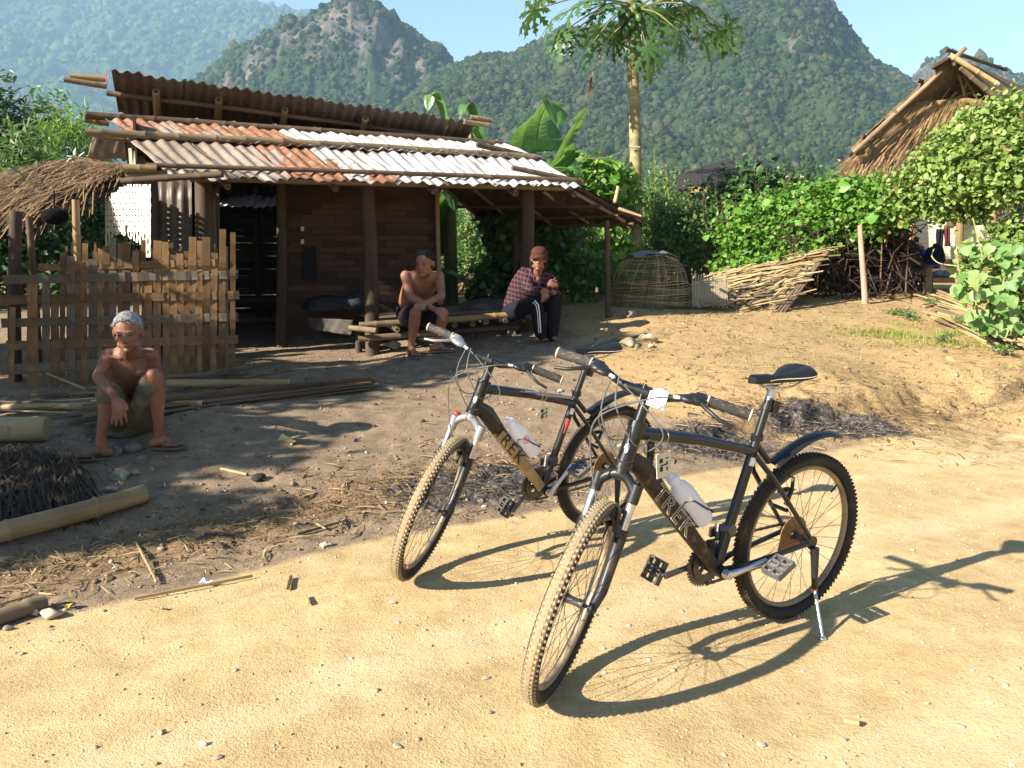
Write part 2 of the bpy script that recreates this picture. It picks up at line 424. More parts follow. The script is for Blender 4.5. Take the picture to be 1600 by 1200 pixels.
WHITEP = simple('white_sticker', (.75, .75, .76), .5, 0, .3, 0, .05, 30)
REDP = simple('red_paint', (.45, .03, .02), .4, 0, .4, 0, .1, 30)
CREAM = simple('cream_lettering', (.50, .42, .30), .6, 0, .3, 0, .1, 30)
TAGC = simple('tag_card', (.55, .50, .38), .7, 0, .2, 0, .12, 60)
STRING = simple('string', (.55, .45, .3), .8, 0, .2, 0, .2, 60)
INK = simple('dark_ink', (.03, .03, .03), .7, 0, .2)
ORANGE = simple('orange_reflector', (.8, .2, .02), .3, 0, .5)
PINK = simple('pink_ribbon', (.75, .25, .32), .6, 0, .3, 0, .1, 30)
def mat_bottle():
    t = NT('milky_bottle'); return t.principled((.90, .88, .90), .35, None, 0, .45, 0, .5, (.95, .93, .95))
BOTTLE = mat_bottle()
def mat_stone(name, a, b):
    t = NT(name); v = t.coord('Object'); n = t.noise(v, 9, 6, .7)
    c = t.ramp(n, [(.3, a), (.7, b)]); c = t.hsv(c, .5, 1, t.math('MULTIPLY_ADD', t.objrand(), .5, .75))
    return t.principled(c, .9, t.bump(n, .6, .012), 0, .2)
STONE = mat_stone('limestone', (.20, .165, .12), (.42, .35, .25)); STONE_D = mat_stone('dark_stone', (.09, .08, .07), (.22, .19, .165)); STONE_P = mat_stone('pale_stone', (.30, .25, .18), (.46, .39, .29))
def mat_peb():
    t = NT('pebbles'); c = t.ramp(t.island(), [(0, (.12, .08, .05)), (.12, (.26, .18, .10)), (.5, (.44, .32, .18)), (.8, (.52, .41, .27)), (1, (.50, .46, .40))])
    return t.principled(c, .9, None, 0, .15)
PEB = mat_peb()
def mat_cloddark():
    t = NT('soil_clods'); c = t.ramp(t.island(), [(0, (.07, .05, .03)), (.5, (.18, .12, .07)), (.8, (.28, .2, .12)), (1, (.38, .33, .27))])
    return t.principled(c, .95, None, 0, .1)
CLOD = mat_cloddark()
L_VINE = leafmat('vine_leaf', (.05, .14, .015), (.13, .27, .035), .32, .45, .4, .35, (.26, .24, .07))
L_VINE2 = leafmat('pale_vine_leaf', (.08, .15, .025), (.22, .31, .075), .3, .5, .4, .35, (.30, .24, .11))
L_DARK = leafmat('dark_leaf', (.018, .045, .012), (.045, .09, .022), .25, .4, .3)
L_MID = leafmat('shrub_leaf', (.045, .10, .022), (.10, .19, .045), .3, .45, .35, .35, (.3, .25, .1))
L_BAM = leafmat('bamboo_leaf', (.07, .15, .025), (.15, .28, .05), .35, .5, .3)
L_PAP = leafmat('papaya_leaf', (.035, .085, .02), (.085, .165, .045), .3, .4, .2, .4)
def mat_banana():
    t = NT('banana_leaf'); v = t.coord('Object'); n = t.noise(v, 8, 4, .6)
    c = t.ramp(n, [(.3, (.05, .13, .03)), (.7, (.11, .23, .065))]); c = t.hsv(c, .5, 1, t.math('MULTIPLY_ADD', t.objrand(), .5, .75))
    return t.principled(c, .32, t.bump(n, .1, .01), 0, .5, 0, .3, t.hsv(c, .47, 1.1, 1.6))
BANANA = mat_banana()
L_DRY = leafmat('dry_leaf', (.14, .08, .035), (.34, .22, .10), .25, .8, .3, .1)
PAPF = simple('papaya_fruit', (.055, .12, .02), .4, 0, .4, 0, .3, 8)
EYE = simple('eye', (.02, .012, .01), .2, 0, .5)
BURNT = grain('burnt_twig', [(.3, (.012, .011, .01)), (.7, (.10, .09, .085))], .9, 10, island=True)
GRASSM = leafmat('grass_blade', (.14, .18, .03), (.32, .34, .09), .35, .6, .3, .2)
def mat_wovenpale():
    t = NT('pale_woven_bamboo'); n = t.noise(t.coord('Object', (1, 1, .1)), 14, 5, .7)
    return t.principled(t.ramp(n, [(.3, (.50, .45, .33)), (.7, (.74, .70, .56))]), .75, t.bump(n, .4, .004), 0, .2)
PALEW = mat_wovenpale()

# ------------------------------------------------------------------ ground
_cp = [(0, 990, 2.92), (320, 915, 3.35), (600, 840, 3.93), (900, 790, 4.45), (150, 850, 3.8), (210, 780, 4.22), (265, 705, 4.8), (130, 725, 4.68), (310, 655, 5.25),
       (200, 603, 6.4), (360, 578, 6.8), (50, 612, 6.25), (577, 560, 7.75), (700, 600, 6.6), (600, 700, 5.1), (700, 800, 4.3), (560, 605, 6.45),
       (645, 553, 7.6), (850, 533, 8.1), (1010, 535, 8.0), (990, 485, 9.3), (1100, 492, 9.3), (1240, 485, 9.7), (1352, 474, 10.7), (1330, 530, 8.4),
       (1300, 602, 6.6), (1300, 614, 6.4), (1300, 648, 6.2), (1300, 665, 6.0), (1380, 690, 5.82), (1600, 672, 6.35), (1150, 655, 6.0), (1150, 634, 6.15), (1150, 720, 5.3),
       (1500, 640, 6.75), (1500, 612, 6.95), (1500, 590, 7.2), (1600, 560, 7.8), (1480, 490, 10), (1020, 650, 5.85), (1020, 640, 6.0), (800, 690, 5.3), (1480, 660, 6.45), (1250, 700, 5.6)]
_P = [at(*c) for c in _cp]
_P += [Vector(q) for q in [(x, y, 0) for x in (-5, -3, -1, 0, 1, 2, 3.5, 6) for y in (-1.5, .5, 2.0)] + [(2, 3.5, 0), (1, 3, 0), (.5, 3.2, 0), (3.5, 4.5, 0), (5, 5.5, .02), (.3, 3.8, 0), (-.4, 3.3, 0), (0, 2.4, 0), (1.8, 4.6, .01), (8, 6, .05),
      (-6, 5, .3), (-7, 7, .45), (-6, 9, .6), (-2, 10, .68), (1, 11, .85), (5, 13, .95), (9, 12, .95), (8, 9, .7), (9, 16, 1), (0, 16, .95), (-8, 15, .9), (-9, 3, .2), (12, 8, .3)]]
_PX = np.array([(p.x, p.y) for p in _P]); _PZ = np.array([p.z for p in _P])
def _phi(d2): return np.sqrt(d2+.05)
_A = _phi(((_PX[:, None, :]-_PX[None])**2).sum(-1)) + np.eye(len(_P))*-.02
_n = len(_P); _AA = np.zeros((_n+1, _n+1)); _AA[:_n, :_n] = _A; _AA[:_n, _n] = 1; _AA[_n, :_n] = 1
_W = np.linalg.solve(_AA, np.append(_PZ, 0))
def gz0(x, y):
    x = np.asarray(x, float); y = np.asarray(y, float); sh = x.shape; xf = x.ravel(); yf = y.ravel(); out = np.zeros(len(xf))
    for i in range(0, len(xf), 20000):
        d2 = (xf[i:i+20000, None]-_PX[None, :, 0])**2 + (yf[i:i+20000, None]-_PX[None, :, 1])**2
        out[i:i+20000] = _phi(d2) @ _W[:_n] + _W[_n]
    out = np.clip(out, -.05, 1.05).reshape(sh)
    far = sstep(12, 18, np.hypot(x, y-2)); back = np.where(y > 2, .95, 0.0) * sstep(0, 6, y)
    return out*(1-far) + back*far
_RE = [at(*c) for c in [(0, 990, 2.92), (320, 915, 3.35), (600, 842, 3.93), (900, 790, 4.45), (1130, 742, 5.1), (1380, 692, 5.82), (1600, 672, 6.35)]]
_REX = [-12, -6, -3.2]+[p.x for p in _RE]+[8, 14, 40]; _REY = [-3.5, .2, 2.1]+[p.y for p in _RE]+[8.2, 10.5, 22]
def road_edge(x): return np.interp(x, _REX, _REY)
def blob(x, y, cx, cy, rx, ry, a=0.0):
    ca, sa = cos(a), sin(a); dx = x-cx; dy = y-cy
    return np.clip(1-np.sqrt(((dx*ca+dy*sa)/rx)**2+((-dx*sa+dy*ca)/ry)**2), 0, 1)
_ab = at(1300, 668, 6.0); _ab2 = at(760, 755, 4.7); _ab3 = at(1110, 690, 5.5); _gr = at(1440, 530, 8.5); _gr2 = at(1330, 520, 8.7)
def masks(x, y):
    d = road_edge(x)-y
    road = np.clip(.5+d/.35, 0, 1)
    left = np.clip((0.9-x)/1.2, 0, 1)
    litter = np.clip(1-np.abs(-d-.42-.25*left)/(.30+.45*left), 0, 1)*np.clip(-d/.1, 0, 1)*(.62+.15*left)
    ash = np.maximum(np.maximum(blob(x, y, _ab.x, _ab.y, 1.05, .30, .1)*1.3, blob(x, y, _ab2.x, _ab2.y, .95, .42, .35)*1.2), blob(x, y, _ab3.x, _ab3.y, .8, .34, .2)*1.2)
    grass = np.maximum(blob(x, y, _gr.x, _gr.y, 1.1, .75)*.8, blob(x, y, _gr2.x-.2, _gr2.y, .8, .45)*.65)
    straw = np.clip((x-.2)/1.0+ (y-6.2)*.1, 0, 1)*np.clip((y-5.2)/.8, 0, 1)*.75
    grass = np.maximum(grass, sstep(12.5, 17, np.hypot(x, y)))
    return road, litter, ash, grass, straw
def gdisp(x, y):
    road, litter, ash, grass, straw = masks(x, y)
    near = 1-sstep(14, 22, np.hypot(x, y))
    z = fbm(x*1.7, y*1.7, 3, 4)*.018 + fbm(x*9, y*9, 9, 4, .6)*.009*(1-.7*road) + fbm(x*34, y*34, 21, 3, .6)*.0022
    z = z + (fbm(x*14, y*14, 31, 3)*.022)*(litter+.7*ash)
    # wheel ruts along the road
    u = (x*.52 + y*.0) ; d = road_edge(x)-y
    z = z - .016*np.exp(-((d-1.5)/.22)**2) - .014*np.exp(-((d-2.9)/.25)**2)
    # rough crumbling bank
    bank = np.exp(-((d+.5)/.5)**2)*np.clip((x-1.2)/1, 0, 1)
    z = z + bank*fbm(x*7, y*7, 41, 4, .65)*.05
    dn = -d + fbm(x*2.3, y*2.3, 71, 4, .6)*.22
    z = z + .10*sstep(.46, .56, dn)*(1-sstep(.7, 2.6, dn))*np.clip((x-.9)/.6, 0, 1)
    return z*near
def gz(x, y):
    x = np.asarray(x, float); y = np.asarray(y, float)
    return gz0(x, y)+gdisp(x, y)
def gzs(x, y): return float(gz(np.array([x]), np.array([y]))[0])
def at_ground(px, py, it=12):
    """ground point seen at a photo pixel"""
    p0 = at(px, py, 1.0); o = Vector((0, 0, CAM_H)); d = p0-o
    def z_over(Ys): return CAM_H+d.z*Ys - gz(d.x*Ys, Ys)
    Ys = np.arange(1.0, 16, .1); h = z_over(Ys); k = np.argmax(h < 0) if (h < 0).any() else len(Ys)-1
    Ys = np.linspace(Ys[max(k-1, 0)], Ys[k], 40); h = z_over(Ys); k = np.argmax(h < 0) if (h < 0).any() else 39
    p = at(px, py, float(Ys[k])); p.z = gzs(p.x, p.y); return p

def axis_pts(segs, lo, hi, grow=1.25):
    a = []
    for s0, s1, st in segs: a += list(np.arange(s0, s1, st))
    a.append(segs[-1][1]); st = segs[-1][2]
    while a[-1] < hi: st *= grow; a.append(a[-1]+st)
    b = []; st = segs[0][2]; c = segs[0][0]
    while c > lo: st *= grow; c -= st; b.append(c)
    return np.array(b[::-1]+a)
gx = axis_pts([(-4.6, -2.2, .05), (-2.2, 2.4, .022), (2.4, 7.5, .05)], -4000, 4000)
gy = axis_pts([(1.2, 4.2, .02), (4.2, 7.0, .03), (7.0, 11.5, .06)], -60, 5000)
GX, GY = np.meshgrid(gx, gy)
GZ = gz(GX, GY)
nx, ny = len(gx), len(gy)
idx = np.arange(nx*ny).reshape(ny, nx)
Fq = np.stack([idx[:-1, :-1], idx[:-1, 1:], idx[1:, 1:], idx[1:, :-1]], -1).reshape(-1, 4)
me = raw_mesh('ground', np.stack([GX, GY, GZ], -1).reshape(-1, 3), Fq, [GROUND], smooth=True)
_d = road_edge(GX)-GY; _trk = np.exp(-((_d-1.5+.12*fbm(GX*.8, GY*.8, 61))/.20)**2)+np.exp(-((_d-2.9+.12*fbm(GX*.8, GY*.8, 62))/.24)**2)+.8*np.exp(-((_d-.55)/.14)**2)*(GX > .6)
for nm, arr in zip(('road', 'litter', 'ash', 'grass', 'straw', 'track'), masks(GX, GY)+(_trk,)):
    at_ = me.attributes.new(nm, 'FLOAT', 'POINT'); at_.data.foreach_set('value', arr.astype(np.float32).ravel())
tag(link('ground', me), kind='structure')

# ------------------------------------------------------------------ scatter of many small pieces (joined, cannot be counted)
def ico(sub=1):
    t = (1+sqrt(5))/2
    V = [(-1, t, 0), (1, t, 0), (-1, -t, 0), (1, -t, 0), (0, -1, t), (0, 1, t), (0, -1, -t), (0, 1, -t), (t, 0, -1), (t, 0, 1), (-t, 0, -1), (-t, 0, 1)]
    V = [Vector(v).normalized() for v in V]
    F = [(0, 11, 5), (0, 5, 1), (0, 1, 7), (0, 7, 10), (0, 10, 11), (1, 5, 9), (5, 11, 4), (11, 10, 2), (10, 7, 6), (7, 1, 8), (3, 9, 4), (3, 4, 2), (3, 2, 6), (3, 6, 8), (3, 8, 9), (4, 9, 5), (2, 4, 11), (6, 2, 10), (8, 6, 7), (9, 8, 1)]
    for _ in range(sub):
        mid = {}; nf = []
        def m(a, b):
            k = (min(a, b), max(a, b))
            if k not in mid: V.append(((V[a]+V[b])/2).normalized()); mid[k] = len(V)-1
            return mid[k]
        for a, b, c in F:
            ab, bc, ca = m(a, b), m(b, c), m(c, a); nf += [(a, ab, ca), (b, bc, ab), (c, ca, bc), (ab, bc, ca)]
        F = nf
    return np.array([tuple(v) for v in V]), np.array(F)
I0, I1, I2 = ico(0), ico(1), ico(2)
def rotmats(n, flat=False):
    a = rng.uniform(0, 2*pi, n); ca, sa = np.cos(a), np.sin(a); R = np.zeros((n, 3, 3)); R[:, 2, 2] = 1
    R[:, 0, 0] = ca; R[:, 0, 1] = -sa; R[:, 1, 0] = sa; R[:, 1, 1] = ca
    if not flat:
        b = rng.normal(0, .35, n); cb, sb = np.cos(b), np.sin(b); B = np.zeros((n, 3, 3)); B[:, 0, 0] = 1
        B[:, 1, 1] = cb; B[:, 1, 2] = -sb; B[:, 2, 1] = sb; B[:, 2, 2] = cb; R = R @ B
    return R
def scatter(name, base, pos, scl, R, mats, jit=.0, mi=None, smooth=False, kind='stuff', parent=None):
    V, F = base; n = len(pos); k = len(V)
    VV = np.repeat(V[None], n, 0)
    if jit: VV = VV*(1+rng.uniform(-jit, jit, (n, k, 1)))
    VV = VV*scl[:, None, :]; VV = np.einsum('nij,nkj->nki', R, VV)+pos[:, None, :]
    FF = (F[None]+(np.arange(n)*k)[:, None, None]).reshape(-1, F.shape[1])
    me = raw_mesh(name, VV.reshape(-1, 3), FF, mats if isinstance(mats, list) else [mats], mi, smooth)
    return tag(link(name, me, parent), kind=kind)
def samp(n, x0, x1, y0, y1, fn):
    X = []; 
    while len(X) < n:
        x = rng.uniform(x0, x1, n*2); y = y0+(y1-y0)*rng.uniform(0, 1, n*2)**1.3; ok = rng.uniform(0, 1, n*2) < fn(x, y); X += list(zip(x[ok], y[ok]))
    return np.array(X[:n])
# loose pebbles and grit on the road
P = samp(12000, -4, 6, 1.35, 8, lambda x, y: np.clip(masks(x, y)[0], .06, 1)*(.25+.75*vnoise(x*2.5, y*2.5, 77)**1.5))
s = rng.lognormal(-5.85, .55, len(P)); s = np.minimum(s, .013)
pos = np.c_[P, gz(P[:, 0], P[:, 1])+s*.1]
scatter('loose_pebbles', I0, pos, np.c_[s, s*rng.uniform(.6, 1, len(s)), s*rng.uniform(.4, .7, len(s))], rotmats(len(s)), PEB, .25)
# dark soil clods and gravel on the shaded yard and bank
P = samp(9000, -4.6, 6, 2.6, 11, lambda x, y: (1-masks(x, y)[0])*(.3+.7*masks(x, y)[1]+.7*masks(x, y)[2]))
s = np.minimum(rng.lognormal(-5.0, .5, len(P)), .026)
scatter('soil_clods', I0, np.c_[P, gz(P[:, 0], P[:, 1])+s*.2], np.c_[s, s*rng.uniform(.6, 1, len(s)), s*rng.uniform(.4, .8, len(s))], rotmats(len(s)), CLOD, .3)
# dry straw and leaf litter
strip = (np.array([(-1, -.05, 0), (0, -.06, .08), (1, -.03, 0), (1, .03, .0), (0, .06, .09), (-1, .05, 0)]), np.array([(0, 1, 4, 5), (1, 2, 3, 4)]))
def lit_d(x, y):
    m = masks(x, y); return np.clip(m[1]*1.3+m[4]*1.5*np.clip((x-.6), 0, 1)*(.1+.9*vnoise(x*2, y*3, 5)**1.6)+.8*np.clip((x-1), 0, 1)*np.exp(-((y-road_edge(x)-.45)/.25)**2)+m[2]*.3+.02*(1-m[0]), 0, 1)
P = samp(21000, -4, 7, 2.7, 10.5, lit_d)
s = rng.uniform(.008, .045, len(P))*rng.choice([.5, 1, 1.6], len(P)); tall = rng.normal(0, .18, len(P))
scatter('dry_litter', strip, np.c_[P, gz(P[:, 0], P[:, 1])+.006+s*.12], np.c_[s, s*rng.uniform(.4, 1.6, len(s)), s], rotmats(len(s)), STRAWL)
# grass tufts on the bank
blade = (np.array([(-.12, 0, 0), (.12, 0, 0), (.08, .15, .55), (-.08, .15, .55), (0, .45, 1.0)]), np.array([(0, 1, 2, 3)]+[(3, 2, 4, 4)])[:1])
blade = (np.array([(-.10, 0, 0), (.10, 0, 0), (.03, .4, 1.0), (-.03, .4, 1.0)]), np.array([(0, 1, 2, 3)]))
P = samp(3800, 1.2, 8, 6.6, 10.5, lambda x, y: np.clip(masks(x, y)[3]*1.5+.02, 0, 1)*(vnoise(x*3.1, y*4, 8)**2.6))
s = rng.uniform(.015, .055, len(P))
scatter('bank_grass', blade, np.c_[P, gz(P[:, 0], P[:, 1])], np.c_[s*.8, s*.8, s], rotmats(len(s)), GRASSM)
# charred twigs and ash flakes in the burnt patches
P = samp(1500, -1.4, 5, 4, 7, lambda x, y: np.clip(masks(x, y)[2]*1.5-.15, 0, 1))
s = rng.uniform(.01, .05, len(P))
scatter('burnt_twigs', strip, np.c_[P, gz(P[:, 0], P[:, 1])+.008+s*.15], np.c_[s, s*1.2, s], rotmats(len(s)), BURNT)

# ------------------------------------------------------------------ mountains
def ridge_h(pts, D):
    """photo ridge pixels -> (azimuth tangent, height at distance D)"""
    az = [(p[0]-800)/F_PX/(cos(PITCH)+(600-p[1])/F_PX*sin(PITCH)) for p in pts]
    hh = [at(p[0], p[1], D).z for p in pts]
    return np.array(az), np.array(hh)
def mountain(name, D, width, pts, seed, rockfn=None, na=360, nr=120, amp=1.0, back=.8, tree=9.0, ntree=6000, base=-2, tmin=0.0, pexp=1.0):
    az, hh = ridge_h(pts, D)
    a = np.linspace(az[0], az[-1], na); t = np.linspace(-1, back, nr)
    A, T = np.meshgrid(a, t)
    H = np.interp(A, az, hh)
    Y = D + T*width
    prof = np.where(T < 0, np.clip(1-np.abs(T)**pexp, 0, 1), np.clip(1-(T/back)**1.6*.9, 0, 1))
    rock = rockfn(A, T) if rockfn is not None else np.zeros_like(A)
    if rockfn is not None:   # cliffs: steepen where rock shows
        prof = prof
    X = A*D*(1+T*width/D*.75)
    f = fbm(X/width*3, Y/width*3, seed, 5, .55)
    edge = np.clip(1-np.abs(T)*1.3, 0, 1)
    Z = base + (H-base)*prof*(1+f*.42*(1-edge)*amp) + f*H*.03
    Z = Z + np.abs(fbm(X/width*9, Y/width*2.5, seed+5, 4))*-H*.15*amp*(1-edge*.85)
    V = np.stack([X, Y, Z], -1).reshape(-1, 3)
    i_ = np.arange(na*nr).reshape(nr, na)
    Fq = np.stack([i_[:-1, :-1], i_[:-1, 1:], i_[1:, 1:], i_[1:, :-1]], -1).reshape(-1, 4)
    me = raw_mesh(name, V, Fq, [MOUNT], smooth=True)
    q = me.attributes.new('rock', 'FLOAT', 'POINT'); q.data.foreach_set('value', rock.astype(np.float32).ravel())
    o = tag(link(name, me), kind='structure')
    # crowns over it
    n = ntree; u = rng.uniform(0, na-1.001, n); tt = rng.uniform(0, 1, n)**.8; v = (tt*(1/(1+back)*1.04))*(nr-1.001)
    top = rng.uniform(0, 1, n) < .12; v[top] = (1/(1+back))*(nr-1)*rng.uniform(.9, 1.03, top.sum())
    iu = u.astype(int); iv = v.astype(int); fu = u-iu; fv = v-iv; G = V.reshape(nr, na, 3)
    p = (G[iv, iu]*(1-fu)[:, None]+G[iv, iu+1]*fu[:, None])*(1-fv)[:, None]+(G[iv+1, iu]*(1-fu)[:, None]+G[iv+1, iu+1]*fu[:, None])*fv[:, None]
    rk = rock[iv, iu] + (vnoise(u*.35, v*.35, 3)-.5)*.8
    keep = rng.uniform(0, 1, n) > np.clip((rk-.3)*2.2, 0, .93)
    p = p[keep]; m = len(p); s = tree*rng.lognormal(-.15, .38, m)
    sv = np.c_[s, s, s*rng.uniform(.75, 1.25, m)]; p[:, 2] += s*.25
    return o, p, sv
def rock_mid(A, T):
    h = np.clip(1-np.abs(T+.52)/.34, 0, 1)
    return h*np.clip((A+.36)/.03, 0, 1)*np.clip((-.055-A)/.04, 0, 1)*.69
def rock_right(A, T):
    h = np.clip(1-np.abs(T+.38)/.34, 0, 1); return h*(.22+.36*np.clip((A-.12)/.2, 0, 1))
def rock_small(A, T): return np.clip(1-np.abs(T+.1)/.5, 0, 1)*.75
R1 = [(-500, -60), (-250, -80), (-60, -60), (60, -30), (180, -25), (300, 0), (345, 5), (400, 3), (450, 12), (500, 22), (560, 50), (640, 90), (720, 130), (900, 190)]
R2 = [(250, 250), (300, 150), (340, 100), (370, 72), (440, 45), (500, 28), (540, 9), (575, 1), (600, 12), (625, 40), (660, 60), (695, 78), (706, 100), (730, 130), (800, 200), (900, 260)]
R3 = [(520, 330), (600, 200), (660, 130), (705, 97), (750, 86), (800, 82), (845, 62), (880, 40), (960, 45), (1000, 35), (1060, 22), (1100, 6), (1150, -18), (1220, -38), (1270, -22), (1300, 8), (1330, 50), (1365, 96), (1400, 112), (1430, 140), (1500, 190), (1600, 225), (1900, 250)]
R4 = [(1330, 240), (1380, 160), (1420, 126), (1440, 102), (1482, 84), (1530, 87), (1580, 107), (1640, 118), (1750, 150), (1900, 190)]
mo = []
mo.append(mountain('far_mountain', 2300, 900, R1, 11, None, 260, 90, tree=8, ntree=9000))
mo.append(mountain('karst_mountain', 820, 260, R2, 23, rock_mid, 300, 110, tree=2.0, ntree=24000, pexp=1.9))
mo.append(mountain('forested_mountain', 620, 330, R3, 37, rock_right, 420, 140, tree=1.55, ntree=54000, pexp=1.15))
mo.append(mountain('right_karst_mountain', 760, 150, R4, 51, rock_small, 160, 60, tree=2.0, ntree=5500, pexp=1.3))
pp = np.concatenate([m[1] for m in mo]); ss = np.concatenate([m[2] for m in mo])
fo = scatter('mountain_forest', I0, pp, ss, rotmats(len(pp)), FOREST, .42)

# ------------------------------------------------------------------ haze
HZ = (-1900, -30, -1.0), (1900, 3400, 760)
hb = MB(); c = [(a+b)/2 for a, b in zip(*HZ)]; hb.box(c, [b-a for a, b in zip(*HZ)])
hm = bpy.data.materials.new('haze_air'); hm.use_nodes = True; ht = hm.node_tree; ht.nodes.clear()
ho = ht.nodes.new('ShaderNodeOutputMaterial'); hv = ht.nodes.new('ShaderNodeVolumePrincipled')
hv.inputs['Color'].default_value = (.46, .72, 1.0, 1); hv.inputs['Density'].default_value = .00022; hv.inputs['Anisotropy'].default_value = .0
ht.links.new(hv.outputs[0], ho.inputs['Volume'])
HAZE = hb.build('haze', hm, smooth=False); HAZE['kind'] = 'stuff'

# ------------------------------------------------------------------ hut
UA = radians(22); HU = Vector((cos(UA), sin(UA), 0)); HV = Vector((-sin(UA), cos(UA), 0)); E0 = Vector((-2.98, 6.8, 0))
def H(u, v, z): return E0 + HU*u + HV*v + Vector((0, 0, z))
def hp(px, py, v):
    """point of the vertical plane at hut depth v that is seen at the photo pixel"""
    d = at(px, py, 1.0) - Vector((0, 0, CAM_H)); o = Vector((0, 0, CAM_H))
    t = ((E0+HV*v) - o).dot(HV)/d.dot(HV); return o + d*t
hut = empty('bamboo_hut', H(2, 1, .4), 'open sided bamboo hut with a rusty corrugated iron roof and woven walls', 'hut')
HINV = hut.matrix_world.inverted() if False else Matrix.Translation(-hut.location)
def pole(name, p0, p1, r0, r1=None, mat=BAM_NEW, parent=None, nodes=.32, n=10, bend=0.0, hollow=True, kids=HINV):
    p0 = Vector(p0); p1 = Vector(p1); L = (p1-p0).length; r1 = r1 or r0
    mtx = frame_mtx(p0, p1); pts = []; rr = []
    k = max(3, int(L/.12)) ; ph = rnd.random()*6; off = rnd.random()*nodes
    zz = [L*i/k for i in range(k+1)]
    if nodes:
        q = off
        while q < L: zz += [q-.012, q, q+.012]; q += nodes*rnd.uniform(.85, 1.15)
    zz = sorted(z for z in zz if 0 <= z <= L)
    nodesz = []
    if nodes:
        q = off
    for z in zz:
        f = z/L; b = bend*sin(pi*f)
        wob = .12*r0*sin(z*5+ph)
        pts.append((wob+b*cos(ph), wob*.5+b*sin(ph), z)); rr.append(r0+(r1-r0)*f)
    # node rings
    if nodes:
        q = off; j = 0
        for i, z in enumerate(zz):
            for kk in range(40):
                if False: pass
        zs = np.array(zz); q = off
        # nodes sit on every middle of the close triplets
        for i in range(1, len(zz)-1):
            if zz[i+1]-zz[i] < .0125 and zz[i]-zz[i-1] < .0125: rr[i] *= 1.13
    b = MB(); b.tube(pts, rr, n, cap=True, up=(1, 0, 0))
    if parent is not None: mtx = Matrix.Translation(-parent.location) @ mtx
    o = b.build(name, mat, parent, mtx=mtx)
    if hollow and nodes and r0 > .018:   # dark plug paints the shade inside the hollow near end
        h = MB(); h.tube([(pts[0][0], pts[0][1], -.002), (pts[0][0], pts[0][1], .01)], r0*.55, 10)
        h.build('hollow_shade', INK, o, smooth=False) if parent is None or parent.parent is None else None
    return o
def slat(name, p0, p1, wid, thk=.006, mat=SLAT, parent=None, up=(0, -1, 0), wave=None, curl=0.0, nseg=None):
    """flat split-bamboo strip from p0 to p1; wave(z) gives an out-of-plane offset"""
    p0 = Vector(p0); p1 = Vector(p1); L = (p1-p0).length; mtx = frame_mtx(p0, p1, up)
    # frame_mtx: x = up x z, so x lies across the strip and y is +-up
    k = nseg or (max(2, int(L/.045)) if wave else 3); V = []; F = []
    for i in range(k+1):
        z = L*i/k; oy = wave(z) if wave else 0; oy += curl*sin(pi*i/k)
        w2 = wid/2*(1-.1*abs(sin(z*7)))
        for sx, sy in ((-1, -1), (1, -1), (1, 1), (-1, 1)): V.append((sx*w2, oy+sy*thk/2, z))
    for i in range(k):
        for j in range(4): F.append([i*4+j, i*4+(j+1) % 4, i*4+4+(j+1) % 4, i*4+4+j])
    F += [[3, 2, 1, 0], [k*4, k*4+1, k*4+2, k*4+3]]
    if parent is not None: mtx = Matrix.Translation(-parent.location) @ mtx
    return link(name, raw_mesh(name, V, F, [mat]), parent, mtx=mtx)
def corr_sheet(name, c00, c10, c01, c11, parent, color=(.3, .5, 0, 1), pitch=.102, amp=.011, sag=.0, ragged=0.0, thick=True, n_v=6, ph=0.0):
    """corrugated sheet: c00->c10 across the corrugations, c00->c01 along them"""
    c00, c10, c01, c11 = map(Vector, (c00, c10, c01, c11)); W = (c10-c00).length
    nw = max(8, int(W/pitch*8)); nrm = (c10-c00).cross(c01-c00).normalized()
    if nrm.z < 0: nrm = -nrm
    V = []; F = []
    for j in range(n_v+1):
        fv = j/n_v
        for i in range(nw+1):
            fu = i/nw; fv2 = fv
            if ragged and j == 0: fv2 = -ragged*max(0, .5+sin(fu*9+2)*.5+.4*sin(fu*31))*.5
            p = (c00*(1-fu)+c10*fu)*(1-fv2)+(c01*(1-fu)+c11*fu)*fv2
            p = p + nrm*(amp*cos(2*pi*(fu*W/pitch+ph)) - sag*sin(pi*fv) + .011*sin(fu*7+fv*5+ph*9)+.007*sin(fu*17+fv*11+ph*31))
            V.append(p-Vector(parent.location))
    for j in range(n_v):
        for i in range(nw): a = j*(nw+1)+i; F.append([a, a+1, a+nw+2, a+nw+1])
    o = link(name, raw_mesh(name, V, F, [IRON], smooth=True), parent)
    md = o.modifiers.new('thickness', 'SOLIDIFY'); md.thickness = .003; md.offset = 0
    o.color = color; return o

EZ = 2.13
SL = .60
def roofp(u, v, dz=0.0): return H(u, v, EZ + SL*v + dz)
# px -> u on the roof plane at a given v
def u_at(px, v, z):
    k = (px-800)/F_PX; lo, hi = -4, 9
    for _ in range(40):
        m = (lo+hi)/2; p = H(m, v, z); dep = p.y*cos(PITCH)-(p.z-CAM_H)*sin(PITCH)
        if p.x/dep < k: lo = m
        else: hi = m
    return lo
# front roof slope: two overlapping courses of sheets
vB = .86; vA = 1.36
